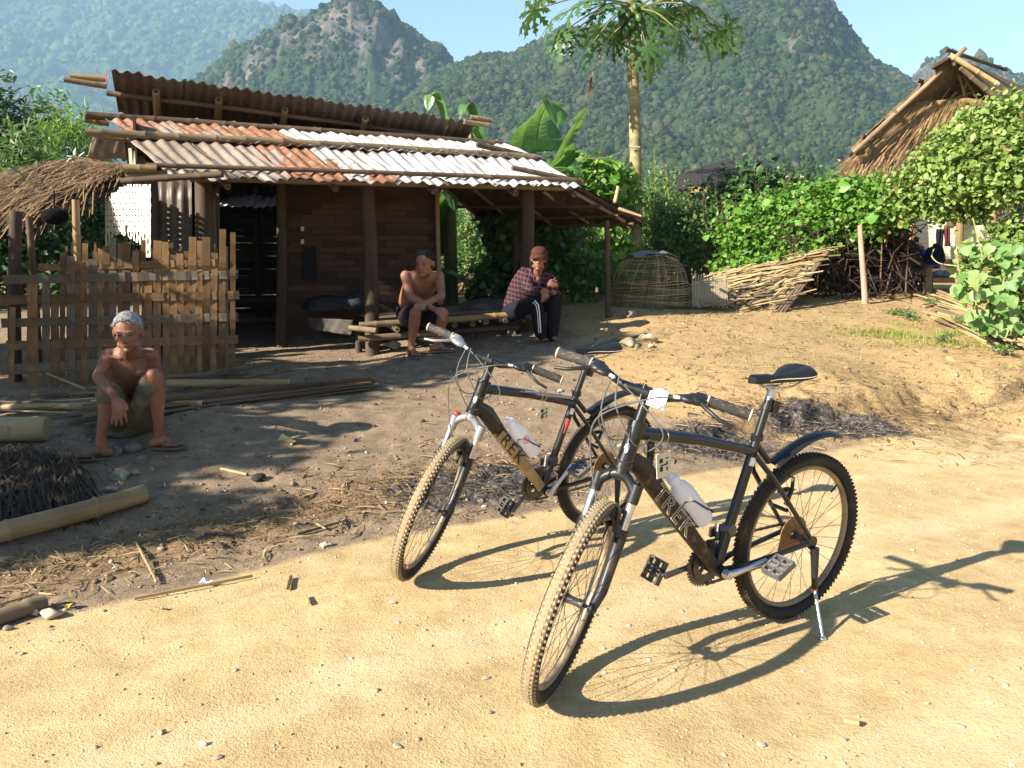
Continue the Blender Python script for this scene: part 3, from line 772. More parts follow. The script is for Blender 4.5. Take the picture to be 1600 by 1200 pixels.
# the left edge runs obliquely
ul0 = u_at(266, 0, EZ); ul1 = u_at(232, .45, EZ+SL*.45); ulB = u_at(198, vB, EZ+SL*vB); ulA = u_at(163, vA, EZ+SL*vA)
ur0 = u_at(906, 0, EZ); urB = u_at(845, vB, EZ+SL*vB); urA = u_at(788, vA, EZ+SL*vA)
cols_low = [(.12, 1, 0, 1), (.15, .95, 0, 1), (.78, .7, 0, 1), (.45, .35, 0, 1), (.22, .12, 0, 1), (.30, .05, 0, 1), (.12, .0, 0, 1), (.15, .0, 0, 1), (.10, .0, 0, 1)]
cols_up = [(.55, .9, 0, 1), (.72, .9, 0, 1), (.85, .6, 0, 1), (.25, .25, 0, 1), (.12, .1, 0, 1), (.10, .0, 0, 1), (.30, .05, 0, 1), (.12, .0, 0, 1)]
NS = 8
def rp(q, fu, fv):
    a, b, c, d = q; return (a*(1-fu)+b*fu)*(1-fv)+(c*(1-fu)+d*fu)*fv
LOWQ = (hp(266, 274, 0), hp(907, 291, 0), hp(198, 213, vB), hp(845, 247, vB))
UPQ = (rp(LOWQ, 0, .90)+Vector((0, 0, .028)), rp(LOWQ, 1, .90)+Vector((0, 0, .028)), hp(158, 180, vA), hp(786, 224, vA))
for i in range(NS):
    f0 = i/NS; f1 = min((i+1.06)/NS, 1); dz = Vector((0, 0, .004*(i % 2)))
    corr_sheet('roof_sheet', rp(LOWQ, f0, -.04*rnd.random())+dz, rp(LOWQ, f1, -.04*rnd.random())+dz, rp(LOWQ, f0, 1), rp(LOWQ, f1, 1), hut, cols_low[i], ragged=.12 if i < 2 else .03, ph=rnd.random(), sag=.01)
    corr_sheet('roof_sheet', rp(UPQ, f0, 0)+dz, rp(UPQ, f1, 0)+dz, rp(UPQ, f0, 1.1), rp(UPQ, f1, 1.1), hut, cols_up[i], ph=rnd.random(), n_v=4)
# bamboo poles laid on top of the sheets
def on_px(pxa, pya, pxb, pyb, va, vb=None): return hp(pxa, pya, va-.045), hp(pxb, pyb, (vb if vb is not None else va)-.045)
a, b = on_px(133, 180, 785, 224, vA); pole('roof_pole', a, b, .037, .03, BAM_DARK, hut, bend=.02)
a, b = on_px(133, 186, 170, 192, vA+.1); pole('roof_pole', a, b, .034, .034, BAM_NEW, hut)
a, b = on_px(134, 207, 838, 245, vB-.02); pole('roof_pole', a, b, .036, .030, BAM_OLD, hut, bend=.02)
a, b = on_px(163, 215, 210, 218, vB+.12); pole('roof_pole', a, b, .026, .026, BAM_NEW, hut)
a, b = on_px(228, 258, 908, 282, .14); pole('roof_pole', a, b, .020, .024, BAM_DARK, hut, bend=.03)
a, b = on_px(193, 264, 245, 264, .12); pole('roof_pole', a, b, .037, .035, BAM_NEW, hut)
a, b = on_px(196, 277, 300, 273, .16); pole('eave_beam', a, b, .045, .04, BAM_NEW, hut)
a, b = rp(LOWQ, .05, .12)-Vector((0, 0, .055)), rp(LOWQ, .99, .12)-Vector((0, 0, .055)); pole('eave_beam', a, b, .034, .032, BAM_OLD, hut)
a, b = on_px(745, 226, 852, 250, vB+.05); pole('roof_pole', a, b, .03, .03, BAM_DARK, hut)
a, b = on_px(800, 262, 910, 285, .2); pole('roof_pole', a, b, .026, .026, BAM_OLD, hut)
# upper roof that overhangs the lower one; we see it from underneath
vT = 1.30; vR = 3.9
TL = hp(174, 110, vT); TR = hp(744, 191, vT)
def tl(f, dv, dz): return TL.lerp(TR, f)+HV*dv+Vector((0, 0, dz))
upc = [(.6, 1, .72, 1), (.5, 1, .8, 1), (.7, 1, .78, 1), (.4, 1, .8, 1), (.35, .9, .8, 1), (.3, .9, .75, 1)]  # blue channel darkens these sheets to paint in the shade of the underside
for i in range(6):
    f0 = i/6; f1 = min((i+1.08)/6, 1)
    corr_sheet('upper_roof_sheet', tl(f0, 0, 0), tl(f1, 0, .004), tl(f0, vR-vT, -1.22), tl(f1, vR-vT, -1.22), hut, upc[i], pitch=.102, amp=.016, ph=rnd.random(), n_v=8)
pole('upper_purlin', tl(-.02, .27, -.165), tl(1.0, .27, -.165), .026, .024, BAM_DARK, hut, bend=.015)
for (x0, y0, x1, y1) in ((243, 143, 232, 172), (341, 156, 334, 178), (446, 172, 436, 186), (571, 185, 566, 195), (698, 194, 694, 204)):
    p = hp(x0, y0, vT+.12); q = hp(x1, y1, vT+1.1)
    pole('rafter_end', p, p+HV*1.4+Vector((0, 0, -.62)), .036, .034, BAM_NEW, hut, n=10)
# poles sticking out at the left top, with pink string
a, b = on_px(110, 119, 166, 124, vT+.15); pole('ridge_pole', a, b, .028, .028, BAM_NEW, hut)
a, b = on_px(100, 124, 166, 135, vT+.02); pole('ridge_pole', a, b, .026, .026, BAM_OLD, hut)
a, b = on_px(735, 183, 768, 188, vT+.15); pole('ridge_pole', a, b, .028, .026, BAM_OLD, hut)
a, b = on_px(725, 190, 765, 196, vT+.02); pole('ridge_pole', a, b, .026, .026, BAM_OLD, hut)
def ribbon(pts, w_, name='ribbon'):
    b = MB(); b.tube([hp(x, y, v)-hut.location for x, y, v in pts], w_, 5, flat=.3); return b.build(name, PINK, hut)
ribbon([(165, 124, vT), (163, 118, vT), (150, 110, vT)], .007); ribbon([(163, 123, vT), (168, 116, vT), (166, 137, vT-.02), (168, 128, vT)], .007); ribbon([(166, 115, vT-.03), (167, 138, vT-.03)], .009)
# rear slope poles and lower edge seen beyond the left gable
a, b = on_px(112, 247, 195, 262, 3.4); pole('rear_pole', a, b, .035, .035, BAM_NEW, hut)
a, b = on_px(118, 252, 240, 268, 3.2); pole('rear_pole', a, b, .03, .03, BAM_OLD, hut)
for q in ([(132, 238), (122, 246), (104, 244)], [(120, 245), (108, 249), (102, 257)], [(122, 247), (113, 253), (106, 261)], [(124, 249), (118, 256), (112, 262)]):
    b = MB(); b.tube([hp(x, y, 3.35)-hut.location for x, y in q], .008, 5); b.build('string_tie', WHITEP, hut)
for i in range(2):
    corr_sheet('rear_sheet', hp(136+35*i, 248, 3.3), hp(172+35*i, 250, 3.3), hp(146+35*i, 212, 2.9), hp(182+35*i, 214, 2.9), hut, (.25, .9, 0, 1), n_v=3)
# gable weave
for i in range(7):
    a, b = hp(205+6*i, 262, 1.0), hp(203+5.2*i, 232+4*i, 1.1); slat('gable_slat', a, b, .03, .005, PALEW, hut, up=-HV)
a, b = hp(165, 185, 1.3), hp(262, 268, .1)

# posts
def post(px0, py0, px1, py1, v, r, name='post', mat=WOODP, nodes=0, vtop=None):
    a = hp(px0, py0, v); b = hp(px1, py1, vtop if vtop is not None else v); a.z = min(a.z, gzs(a.x, a.y))-.06
    return pole(name, a, b, r, r*.92, mat, hut, nodes=nodes, n=12, hollow=False, bend=.012)
post(582, 560, 574, 283, .42, .072); post(820, 520, 824, 292, .55, .075); post(318, 575, 318, 280, .65, .085, mat=LOGM and WOODP); post(808, 500, 806, 335, 1.9, .05)
post(438, 545, 440, 283, 1.0, .055); post(690, 500, 683, 285, 1.25, .028, 'bamboo_post', BAM_OLD, .3); post(402, 420, 400, 280, 3.0, .04)
post(123, 470, 118, 312, .9, .034, 'bamboo_post', BAM_NEW, .3); post(52, 470, 45, 338, .7, .03, 'bamboo_post', BAM_DARK, .3); post(20, 560, 25, 330, .2, .05)
# dark back wall, floor and inner roof
def quad_part(name, pts, mat, parent=hut, thick=.02):
    V = [Vector(p)-parent.location for p in pts]; n = (V[1]-V[0]).cross(V[2]-V[0]).normalized()*thick; m = len(V)
    V2 = V+[v-n for v in V]; F = [list(range(m)), list(range(m, 2*m))[::-1]]+[[i, i+m, (i+1) % m+m, (i+1) % m] for i in range(m)]
    return link(name, raw_mesh(name, V2, F, [mat]), parent)
u_wl = u_at(436, 1.3, 1.5); u_wr = u_at(683, 1.3, 1.5)
g0 = .42
# woven wall behind the bench: horizontal split-bamboo slats, staggered
nrow = 27; z0 = .62; z1 = 2.42
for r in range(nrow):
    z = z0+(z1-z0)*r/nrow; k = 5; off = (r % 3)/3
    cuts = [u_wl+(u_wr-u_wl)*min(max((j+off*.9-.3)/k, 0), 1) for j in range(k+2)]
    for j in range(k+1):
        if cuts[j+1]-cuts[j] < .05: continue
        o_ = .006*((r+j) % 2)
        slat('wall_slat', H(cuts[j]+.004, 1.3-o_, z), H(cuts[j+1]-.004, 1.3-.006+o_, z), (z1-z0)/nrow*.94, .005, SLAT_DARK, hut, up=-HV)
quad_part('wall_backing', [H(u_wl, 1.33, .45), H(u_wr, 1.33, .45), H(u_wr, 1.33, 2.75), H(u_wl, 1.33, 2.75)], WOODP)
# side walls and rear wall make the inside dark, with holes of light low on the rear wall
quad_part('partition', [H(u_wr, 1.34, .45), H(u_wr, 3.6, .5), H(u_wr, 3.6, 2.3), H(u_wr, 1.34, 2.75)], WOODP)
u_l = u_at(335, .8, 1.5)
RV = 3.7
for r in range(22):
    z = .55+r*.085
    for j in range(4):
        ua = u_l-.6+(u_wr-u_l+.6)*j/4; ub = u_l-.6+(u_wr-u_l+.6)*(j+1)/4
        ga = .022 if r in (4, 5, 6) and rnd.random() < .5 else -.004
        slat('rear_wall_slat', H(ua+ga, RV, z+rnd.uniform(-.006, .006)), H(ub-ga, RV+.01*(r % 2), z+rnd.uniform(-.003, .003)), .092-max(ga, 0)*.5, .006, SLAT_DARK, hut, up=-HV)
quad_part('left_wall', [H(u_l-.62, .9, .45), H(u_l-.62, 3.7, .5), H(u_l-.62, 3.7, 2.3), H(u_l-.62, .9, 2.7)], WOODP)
# corrugated panel hung left of the doorway (px 238..330)
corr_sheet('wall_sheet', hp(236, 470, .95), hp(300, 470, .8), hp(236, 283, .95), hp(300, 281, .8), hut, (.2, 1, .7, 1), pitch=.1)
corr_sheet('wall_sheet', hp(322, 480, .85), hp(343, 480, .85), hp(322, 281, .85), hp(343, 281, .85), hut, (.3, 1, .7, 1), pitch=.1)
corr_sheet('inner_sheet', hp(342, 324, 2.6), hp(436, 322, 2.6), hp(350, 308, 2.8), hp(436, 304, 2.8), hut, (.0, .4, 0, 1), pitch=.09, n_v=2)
# pale woven panel catching the sun: weave of vertical and horizontal strips with an arched cut-out
PV = .98
def pale_bottom(px):
    if px < 171: return 402
    if px > 229: return 402
    f = (px-171)/58.0
    return 366+ (34*max(0, (f-.30))**1.2 if f > .3 else 26*(.3-f)**2*4)
k = 15
def pq(px, py, dy=0): return at(px, py, 7.95-.75*(px-166)/68+dy)
PN = (pq(234, 350)-pq(166, 350)).cross(Vector((0, 0, 1))).normalized()
for i in range(k):
    x0 = 166+(234-166)*i/(k-1); yt = 290+(20*(1-(x0-166)/30) if x0 < 196 else -2); yb = pale_bottom(x0)
    slat('pale_strip', pq(x0, yb), pq(x0, yt), .046, .004, PALEW, hut, up=PN, wave=lambda z, i=i: .004*cos(z/.05*pi+i*pi))
for jj in range(8):
    y = 296+jj*9; xl = 168+max(0, (310-y))*1.3
    slat('pale_strip', pq(xl, y, .006), pq(234, y, .006), .042, .003, PALEW, hut, up=PN)
# floor shelf inside the doorway and lit plank
slat('floor_plank', hp(372, 542, 1.2), hp(497, 537, 1.2), .12, .02, BAM_OLD, hut, up=(0, 0, 1))
slat('floor_beam', hp(368, 500, 1.7), hp(500, 496, 1.7), .10, .05, WOODP, hut, up=(0, 0, 1))
slat('floor_beam', hp(368, 470, 2.4), hp(560, 466, 2.4), .12, .06, WOODP, hut, up=(0, 0, 1))

# ---- thatch
def thatch(name, quad, n, length, mat, parent, thick=.05, w_=.006, droop=.06, flow=(0, 1), base=True, jitter=.25, seed=1):
    """quad: p00 (top left) p10 (top right) p01 (eave left) p11 (eave right); strands run from top to eave"""
    q = [Vector(p) for p in quad]; V = []; F = []; r_ = random.Random(seed)
    nrm = (q[1]-q[0]).cross(q[2]-q[0]).normalized(); nrm = nrm if nrm.z > 0 else -nrm
    def P(a, b): return (q[0]*(1-a)+q[1]*a)*(1-b)+(q[2]*(1-a)+q[3]*a)*b
    loc = Vector(parent.location) if parent is not None else Vector((0, 0, 0))
    for i in range(n):
        a = r_.random(); b = r_.random()**.8; L = length*r_.uniform(.6, 1.3); d = (P(a, min(b+.1, 1.1))-P(a, b)).normalized()
        side = (q[1]-q[0]).normalized(); d = (d+side*r_.gauss(0, jitter)+nrm*r_.gauss(.02, .08)).normalized()
        p0 = P(a, b)+nrm*r_.uniform(-.2, 1)*thick; ww = side*w_*r_.uniform(.5, 1.6); m_ = len(V)
        p1 = p0+d*L*.55; p2 = p0+d*L-Vector((0, 0, droop*r_.uniform(.2, 1.5)))
        for p in (p0, p1, p2): V.append(p-ww-loc); V.append(p+ww-loc)
        F += [[m_, m_+1, m_+3, m_+2], [m_+2, m_+3, m_+5, m_+4]]
    o = tag(link(name, raw_mesh(name, V, F, [mat]), parent), kind='stuff')
    if base:
        b = [p-loc for p in q]; dn = nrm*thick; VV = b+[p-dn for p in b]
        link(name+'_mat', raw_mesh(name+'_mat', VV, [[0, 1, 3, 2], [4, 6, 7, 5], [0, 4, 5, 1], [2, 3, 7, 6], [0, 2, 6, 4], [1, 5, 7, 3]], [mat]), parent)
    return o
# left lean-to thatch
thatch('lean_to_thatch', [at(90, 252, 8.9), at(222, 262, 8.5), at(-90, 318, 7.9), at(88, 322, 7.5)], 3600, .42, THATCH_D, hut, .06, .006, .10, jitter=.35, seed=3)
thatch('lean_to_thatch', [at(-160, 300, 8.5), at(130, 252, 8.8), at(-190, 330, 7.8), at(-10, 320, 7.8)], 2200, .46, THATCH_D, hut, .05, .006, .09, jitter=.4, seed=4)
pole('lean_to_pole', at(-60, 335, 7.7), at(215, 285, 8.2), .03, .03, BAM_DARK, hut)
pole('lean_to_pole', at(190, 283, 6.8), at(348, 272, 6.75), .028, .028, BAM_DARK, hut)
pole('lean_to_pole', at(60, 300, 8.2), at(300, 284, 8.3), .022, .022, BAM_OLD, hut)
# right porch thatch, sloping down to the right
PT = [hp(700, 283, .35), hp(905, 290, .15), hp(800, 350, 2.9), hp(1000, 337, .9)]
PT = [H(u_at(905, .05, EZ)-1.75, .1, EZ-.02), H(u_at(905, .05, EZ)+.0, .0, EZ-.02), at(800, 350, 11.3), at(985, 338, 9.0)]
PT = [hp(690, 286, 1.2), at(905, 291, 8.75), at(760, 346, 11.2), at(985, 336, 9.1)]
thatch('porch_thatch', PT, 3000, .30, grain('shaded_thatch', [(.2, (.016, .010, .007)), (.5, (.042, .026, .016)), (.8, (.10, .065, .036))], .9, 12, (1, 1, 1), .6, island=True), hut, .035, .006, .04, seed=6)  # darker thatch colour: the shade under the porch roof is painted in
def quadp(q, a, b, dz=0): q = [Vector(p) for p in q]; return (q[0]*(1-a)+q[1]*a)*(1-b)+(q[2]*(1-a)+q[3]*a)*b+Vector((0, 0, dz))
for a in (.03, .25, .5, .75, .97): pole('porch_rafter', quadp(PT, a, -.02, -.07), quadp(PT, a, 1.0, -.07), .02, .018, BAM_OLD, hut)
for b_ in (.35, .7, 1.0): pole('porch_purlin', quadp(PT, -.02, b_, -.10), quadp(PT, 1.02, b_, -.10), .018, .018, BAM_DARK, hut)
pp_ = at(948, 345, 9.0); pb = at(951, 480, 9.0); pb.z = gzs(pb.x, pb.y)-.05; pole('porch_post', pb, pp_, .035, .03, BAM_DARK, hut, hollow=False)
pole('porch_post', at(960, 320, 9.2), at(966, 291, 9.2), .022, .018, STRAW, hut)
pole('porch_tie', at(968, 326, 8.9), at(1003, 338, 8.6), .02, .012, BAM_OLD, hut)
# right gable side under the main roof
for f in (.12, .36, .6, .82, .985): pole('roof_rafter', rp(LOWQ, f, .02)-Vector((0, 0, .09)), rp(LOWQ, f, 1.6)-Vector((0, 0, .09)), .028, .028, BAM_DARK, hut)
# hanging things inside and small marks on the wall
quad_part('hanging_cloth', [hp(476, 388, 1.22), hp(492, 386, 1.22), hp(496, 440, 1.22), hp(474, 438, 1.22)], SHORTS_B, thick=.03)
for y in (357, 377): quad_part('paper_note', [hp(470, y-3, 1.27), hp(475, y-3, 1.27), hp(475, y+4, 1.27), hp(470, y+4, 1.27)], CREAM, thick=.004)

# dark cooking pot hanging by the thatch
t_ = MB(); c_ = at(86, 338, 6.3); t_.ell((0, 0, 0), (.10, .10, .065)); t_.tube([(0, 0, .06), (.01, 0, .2)], .006, 5)
tag(t_.build('hanging_pot', simple('soot_black', (.004, .004, .004), .95, 0, .1), loc=c_), 'soot black round pot hanging under the drooping left thatch', 'pot')

# ------------------------------------------------------------------ woven bamboo fence
fz = lambda px: 6.25+(px+10)/380*.55
fence = empty('woven_fence', at(190, 600, fz(190)), 'rough fence woven from split bamboo strips in front of the hut', 'fence')
FD = (at(360, 500, fz(360))-at(0, 500, fz(0))); FD.z = 0; FD.normalize(); FN = Vector((FD.y, -FD.x, 0))
def fp(px, py, off=0.0): p = at(px, py, fz(px)); return p+FN*off
rows_ = [412, 431, 463, 497, 532, 566]
rowpts = []
hx = [(60, 345), (4, 372), (0, 374), (2, 372), (10, 372), (8, 200)]
vert = []
x = 14
specs = [(50, 430, 612, 20), (20, 480, 600, 12), (72, 440, 600, 14), (86, 470, 608, 16), (98, 395, 590, 10), (110, 400, 606, 18), (124, 408, 606, 17), (133, 380, 600, 10), (145, 405, 600, 16), (158, 388, 604, 13), (166, 385, 600, 12), (176, 372, 600, 14), (188, 380, 600, 10),
         (198, 378, 600, 17), (212, 392, 600, 13), (224, 375, 600, 10), (232, 420, 600, 14), (246, 376, 592, 16), (258, 378, 590, 12), (270, 398, 590, 15), (281, 396, 588, 12), (292, 392, 586, 11), (301, 370, 586, 14), (312, 376, 585, 10), (322, 370, 586, 17), (335, 395, 584, 12), (348, 358, 585, 13), (364, 363, 582, 11)]
for i, (px, yt, yb, wd) in enumerate(specs):
    tilt = rnd.uniform(-2.5, 2.5); Ls = (fp(px, yb)-fp(px, yt)).length
    zr = [(yb-yy)/(yb-yt)*Ls for yy in rows_]
    def wv(z, i=i, zr=zr):
        s_ = 0
        for k_, q in enumerate(zr): s_ += (1 if (i+k_) % 2 else -1)*.010*math.exp(-((z-q)/.05)**2)
        return s_
    sc_ = F_PX/fz(px)
    slat('fence_strip', fp(px+tilt, yb), fp(px, yt), wd/sc_*rnd.uniform(.72, .9), .006, [SLAT, SLAT, SLAT_GREY][i % 3] if px < 200 else SLAT, fence, up=-FN, wave=wv)
for i in range(34):   # thin broken ends behind
    px = rnd.uniform(90, 345); slat('fence_splinter', fp(px, 470, -.03), fp(px+rnd.uniform(-4, 4), rnd.uniform(378, 405), -.03), .018, .004, SLAT, fence, up=-FN)
for k_, y in enumerate(rows_):
    x0, x1 = hx[k_]; yl = y+6; yr = y-2
    if k_ == 5: yl += 3
    a, b = fp(x0, yl+(2 if k_ > 2 else 0)), fp(x1, yr); Ls = (b-a).length
    xs_ = [((sp[0]-x0)/(x1-x0)*Ls, i) for i, sp in enumerate(specs)]
    def wv(z, xs_=xs_, k_=k_):
        s_ = 0; wsum = 1e-6
        for q, i in xs_:
            e = math.exp(-((z-q)/.035)**2); s_ += (-1 if (i+k_) % 2 else 1)*.008*e
        return s_
    slat('fence_rail', a, b, .075 if k_ != 0 else .06, .006, SLAT_GREY if k_ % 2 else SLAT, fence, up=-FN, wave=wv)
slat('fence_rail', fp(2, 583), fp(230, 572), .03, .006, SLAT_GREY, fence, up=-FN)
pole('fence_post', fp(352, 592, -.05), fp(350, 385, -.05), .03, .03, BAM_OLD, fence, hollow=False)
pole('fence_post', fp(195, 606, -.06), fp(194, 395, -.06), .028, .028, BAM_OLD, fence, hollow=False)

# ------------------------------------------------------------------ bicycles
WR = .335; WBASE = 1.065; HANG = radians(70.5)
def bicycle(X, Y, yaw, lean, steer, label, silver, barh=.678, crank=0.0, letters='dark'):
    """local axes: x forward, y to the rider's left, z up; origin under the rear hub"""
    m = Matrix.Translation((X, Y, gzs(X, Y)*.0)) @ Matrix.Rotation(yaw, 4, 'Z') @ Matrix.Rotation(-lean, 4, 'X')
    root = empty('mountain_bike', label=label, cat='bicycle', mtx=m)
    S1 = Vector((-cos(HANG), 0, sin(HANG))); NR = Vector((sin(HANG), 0, cos(HANG)))
    hub0 = Vector((WBASE, 0, WR)); base = hub0-NR*.042
    RS = Matrix.Rotation(steer, 3, S1)
    def st(p): return base + RS @ (Vector(p)-base)
    BB = Vector((.425, 0, .295)); sth = radians(73); SA = Vector((-cos(sth), 0, sin(sth)))
    ST = BB+SA*.455; htT = base+S1*.575; htB = base+S1*.445
    P = lambda x, y, z: Vector((x, y, z))
    fm = BLACKP
    # frame
    b = MB(); htTj = base+S1*.55; htBj = base+S1*.475
    b.tube([htTj, htTj.lerp(ST, .5)-P(0, 0, .0), ST-SA*.02], [.023, .020, .017], 14)
    b.tube([BB, ST+SA*.035], [.019, .0165], 14)
    b.tube([htB-S1*.005, htT+S1*.005], .0265, 16); b.tube([htB-S1*.012, htB+S1*.012], .030, 16); b.tube([htT-S1*.01, htT+S1*.012], .030, 16)
    b.tube([BB-P(0, .037, 0), BB+P(0, .037, 0)], .023, 16)
    for s in (-1, 1):
        dr = P(0, s*.064, WR)
        b.tube([BB+P(-.02, s*.022, 0), BB+P(-.11, s*.045, .01), dr+P(.02, 0, 0)], [.013, .011, .009], 10)
        b.tube([ST-SA*.03+P(0, s*.012, 0), ST-SA*.10+P(-.09, s*.045, -.02), dr+P(.01, 0, .02)], [.010, .010, .008], 10)
        b.disc(dr, P(1, 0, 0), P(0, 0, 1), .026, .007, 14)
    b.tube([P(.13, -.04, .475), P(.13, .04, .475)], .008, 8)
    b.disc(ST+SA*.03, P(1, 0, 0), P(0, 1, 0), .022, .02, 16)
    frame = b.build('frame', BLACKP if not silver else BLACKP, root)
    b = MB(); dt0 = htBj; dtv = (BB-dt0)
    b.tube([dt0, dt0+dtv*.10+P(-.02, 0, -.0), dt0+dtv*.45+P(-.006, 0, 0), BB], [.024, .034, .031, .023], 16)
    dtube = b.build('down_tube', MUDP if not silver else GOLDP, root)
    if silver:
        b = MB(); b.tube([dt0, dt0+dtv*.10+P(-.02, 0, 0), dt0+dtv*.27+P(-.012, 0, 0)], [.026, .0365, .033], 16); b.build('down_tube_collar', BLACKM, root)
    # lettering on the down tube
    dd = dtv.normalized(); upv = P(-dd.z, 0, dd.x); upv = -upv if upv.z < 0 else upv
    start = dt0+dtv*.24 - upv*.026 + P(0, .0325, 0)
    xx = 0
    mm = Matrix((dd, upv, dd.cross(upv))).transposed().to_4x4(); mm.translation = start
    for ch, adv in zip('TREK', (.62, .70, .64, .70)):
        sz = .078
        text_mesh('letter', ch, sz, INK if silver else CREAM, dtube, mm @ Matrix.Translation((xx, 0, 0)) @ Matrix.Diagonal((1.2, 1, 1, 1)), outline=0 if silver else .0013)
        xx += adv*sz*1.2
    if silver:   # light swoosh and red flashes
        b = MB(); tv = (ST-htTj); tn = tv.normalized(); tu = P(-tn.z, 0, tn.x); tu = tu if tu.z > 0 else -tu
        b.tube([htTj+tv*.22+P(0, .010, .009), htTj+tv*.5+P(0, .011, .0085), htTj+tv*.93+P(0, .009, .008)], [.004, .0115, .0095], 8, flat=.9)
        b.build('top_tube_stripe', SILVERP, root)
        m2 = Matrix((tn, tu, tn.cross(tu))).transposed().to_4x4(); m2.translation = htTj+tv*.36+P(0, .0225, -.002)
        text_mesh('model_script', '3 series', .030, INK, root, m2, shear=.4)
        b = MB(); b.tube([BB+SA*.20+P(.004, .010, 0), BB+SA*.36+P(.003, .010, 0)], [.002, .0115], 8); b.build('red_flash', REDP, root)
        b = MB(); b.tube([htB+S1*.06+P(-.002, .012, 0), htT+P(0, .012, 0)], [.004, .015], 8); b.build('red_flash', REDP, root)
    b = MB(); b.box(ST-SA*.055+P(.004, .0155, 0), (.020, .006, .030), Matrix.Rotation(radians(-17), 3, 'Y')); b.build('sticker', WHITEP, root)
    hb_ = MB(); hb_.ell(htB+S1*.06+P(.021, .006, .0), (.006, .014, .022), Matrix.Rotation(radians(-19.5), 3, 'Y'), 12, 8); hb_.build('head_badge', WHITEP, root)
    # wheels
    def wheel(name, cen, rot, front):
        e = empty(name); e.parent = root; e.matrix_parent_inverse = Matrix.Identity(4); e.location = (0, 0, 0)
        T = lambda v: cen + rot @ Vector(v)
        ax, ay = rot @ P(1, 0, 0), rot @ P(0, 0, 1); az = rot @ P(0, 1, 0)
        b = MB(); b.torus(cen, ax, ay, WR-.030, .0235, 72, 14)
        b.M = [1 if (k % 14) in (12, 13, 0, 1) else 0 for k in range(len(b.F))]; b.m = 1
        nk = 104
        for i in range(nk):
            for side, rad, hw, ln, dx in ((0, WR-.0075, .007, .011, 0), (-1, WR-.0095, .0062, .010, .5), (1, WR-.0095, .0062, .010, .5), (-2, WR-.0165, .005, .009, 0), (2, WR-.0165, .005, .009, 0)):
                a = 2*pi*(i+dx)/nk; yy = (0, .0105, .0205)[abs(side)]*(1 if side > 0 else -1)
                c = T((cos(a)*(rad-.0012), yy, sin(a)*(rad-.0012))); R3 = rot @ Matrix.Rotation(-a, 3, 'Y') @ Matrix.Rotation((.25 if side else .0)*(1 if side > 0 else -1), 3, 'X')
                tiltm = Matrix.Rotation(radians((0, 14, 48)[abs(side)])*(-1 if side > 0 else 1), 3, 'Z')
                b.box(c, (.005, hw*2, ln*.82), R3 @ tiltm)
        b.build('tyre', [RUBBER, TREAD_F if front else TREAD_R], e)
        b = MB(); b.torus(cen, ax, ay, WR-.062, .010, 72, 8, rz=.0125); b.build('rim', RIMM, e)
        if front is not None:
            b = MB(); w_ = .05 if front else .052
            b.tube([T((0, -w_, 0)), T((0, w_, 0))], .006, 8); b.tube([T((0, -.032, 0)), T((0, 0, 0)), T((0, .032, 0))], [.016, .012, .016], 14)
            for s in (-1, 1): b.disc(T((0, s*.03, 0)), ax, ay, .024, .003, 24)
            b.build('hub', DARKST, e)
        b = MB()
        for i in range(32):
            s = 1 if i % 2 else -1; a = 2*pi*i/32; off = .55*(1 if (i//2) % 2 else -1); aa = a+off
            b.tube([T((cos(aa)*.022, s*.029, sin(aa)*.022)), T((cos(a)*(WR-.068), s*.003, sin(a)*(WR-.068)))], .0011, 4, cap=False)
        b.build('spokes', DARKST, e)
        b = MB(); a = 2.4; b.tube([T((cos(a)*(WR-.066), 0, sin(a)*(WR-.066))), T((cos(a)*(WR-.11), 0, sin(a)*(WR-.11)))], .0035, 6); b.build('valve', INK, e)
        if silver and front:
            b = MB(); a = -.9; b.torus(cen, ax, ay, WR-.066, .0112, 60, 6, a0=-1.15, a1=-.98, rz=.0135); b.build('rim_sticker', ORANGE, e)
            b = MB(); b.torus(cen, ax, ay, WR-.066, .0112, 60, 6, a0=-.97, a1=-.8, rz=.0135); b.build('rim_sticker', WHITEP, e)
        return e
    wheel('rear_wheel', P(0, 0, WR), Matrix.Identity(3), False)
    wheel('front_wheel', st(hub0), RS, True)
    # fork
    fkm = SILVERP if silver else BLACKM
    b = MB(); crown = base+S1*.415
    pts = []
    for k in range(9):
        t = -1+2*k/8; pts.append(st(crown+P(0, t*.062, 0)-S1*(.045*t*t)))
    b.tube(pts, [.018, .017, .016, .018, .021, .018, .016, .017, .018], 12)
    b.tube([st(crown), st(htB-S1*.012)], .022, 14)
    for s in (-1, 1): b.tube([st(crown+P(0, s*.062, 0)-S1*.075), st(crown+P(0, s*.062, 0)-S1*.015)], [.019, .0195], 14)
    fork = b.build('fork', fkm, root)
    b = MB()
    for s in (-1, 1): b.tube([st(base+S1*.345+P(0, s*.062, 0)), st(base+S1*.20+P(0, s*.062, 0))], .0145, 14)
    b.build('stanchion', STEEL, fork)
    b = MB()
    for s in (-1, 1):
        b.tube([st(base+S1*.255+P(0, s*.062, 0)), st(base+S1*.22+P(0, s*.062, 0)), st(base+S1*.05+P(.0, s*.062, 0)), st(hub0+P(0, s*.058, 0)-S1*.01)], [.020, .021, .019, .014], 14)
        b.disc(st(hub0+P(0, s*.056, 0)), RS @ P(1, 0, 0), RS @ P(0, 0, 1), .016, .009, 14)
    pts = []
    for k in range(11):
        t = -1+2*k/10; pts.append(st(base+S1*(.235+.062*(1-t**2))+NR*(.022+.018*(1-t*t))+P(0, t*.060, 0)))
    b.tube(pts, [.012, .010, .009, .008, .008, .008, .008, .008, .009, .010, .012], 8)
    b.build('fork_lower', BLACKM if silver else BLACKM, fork)
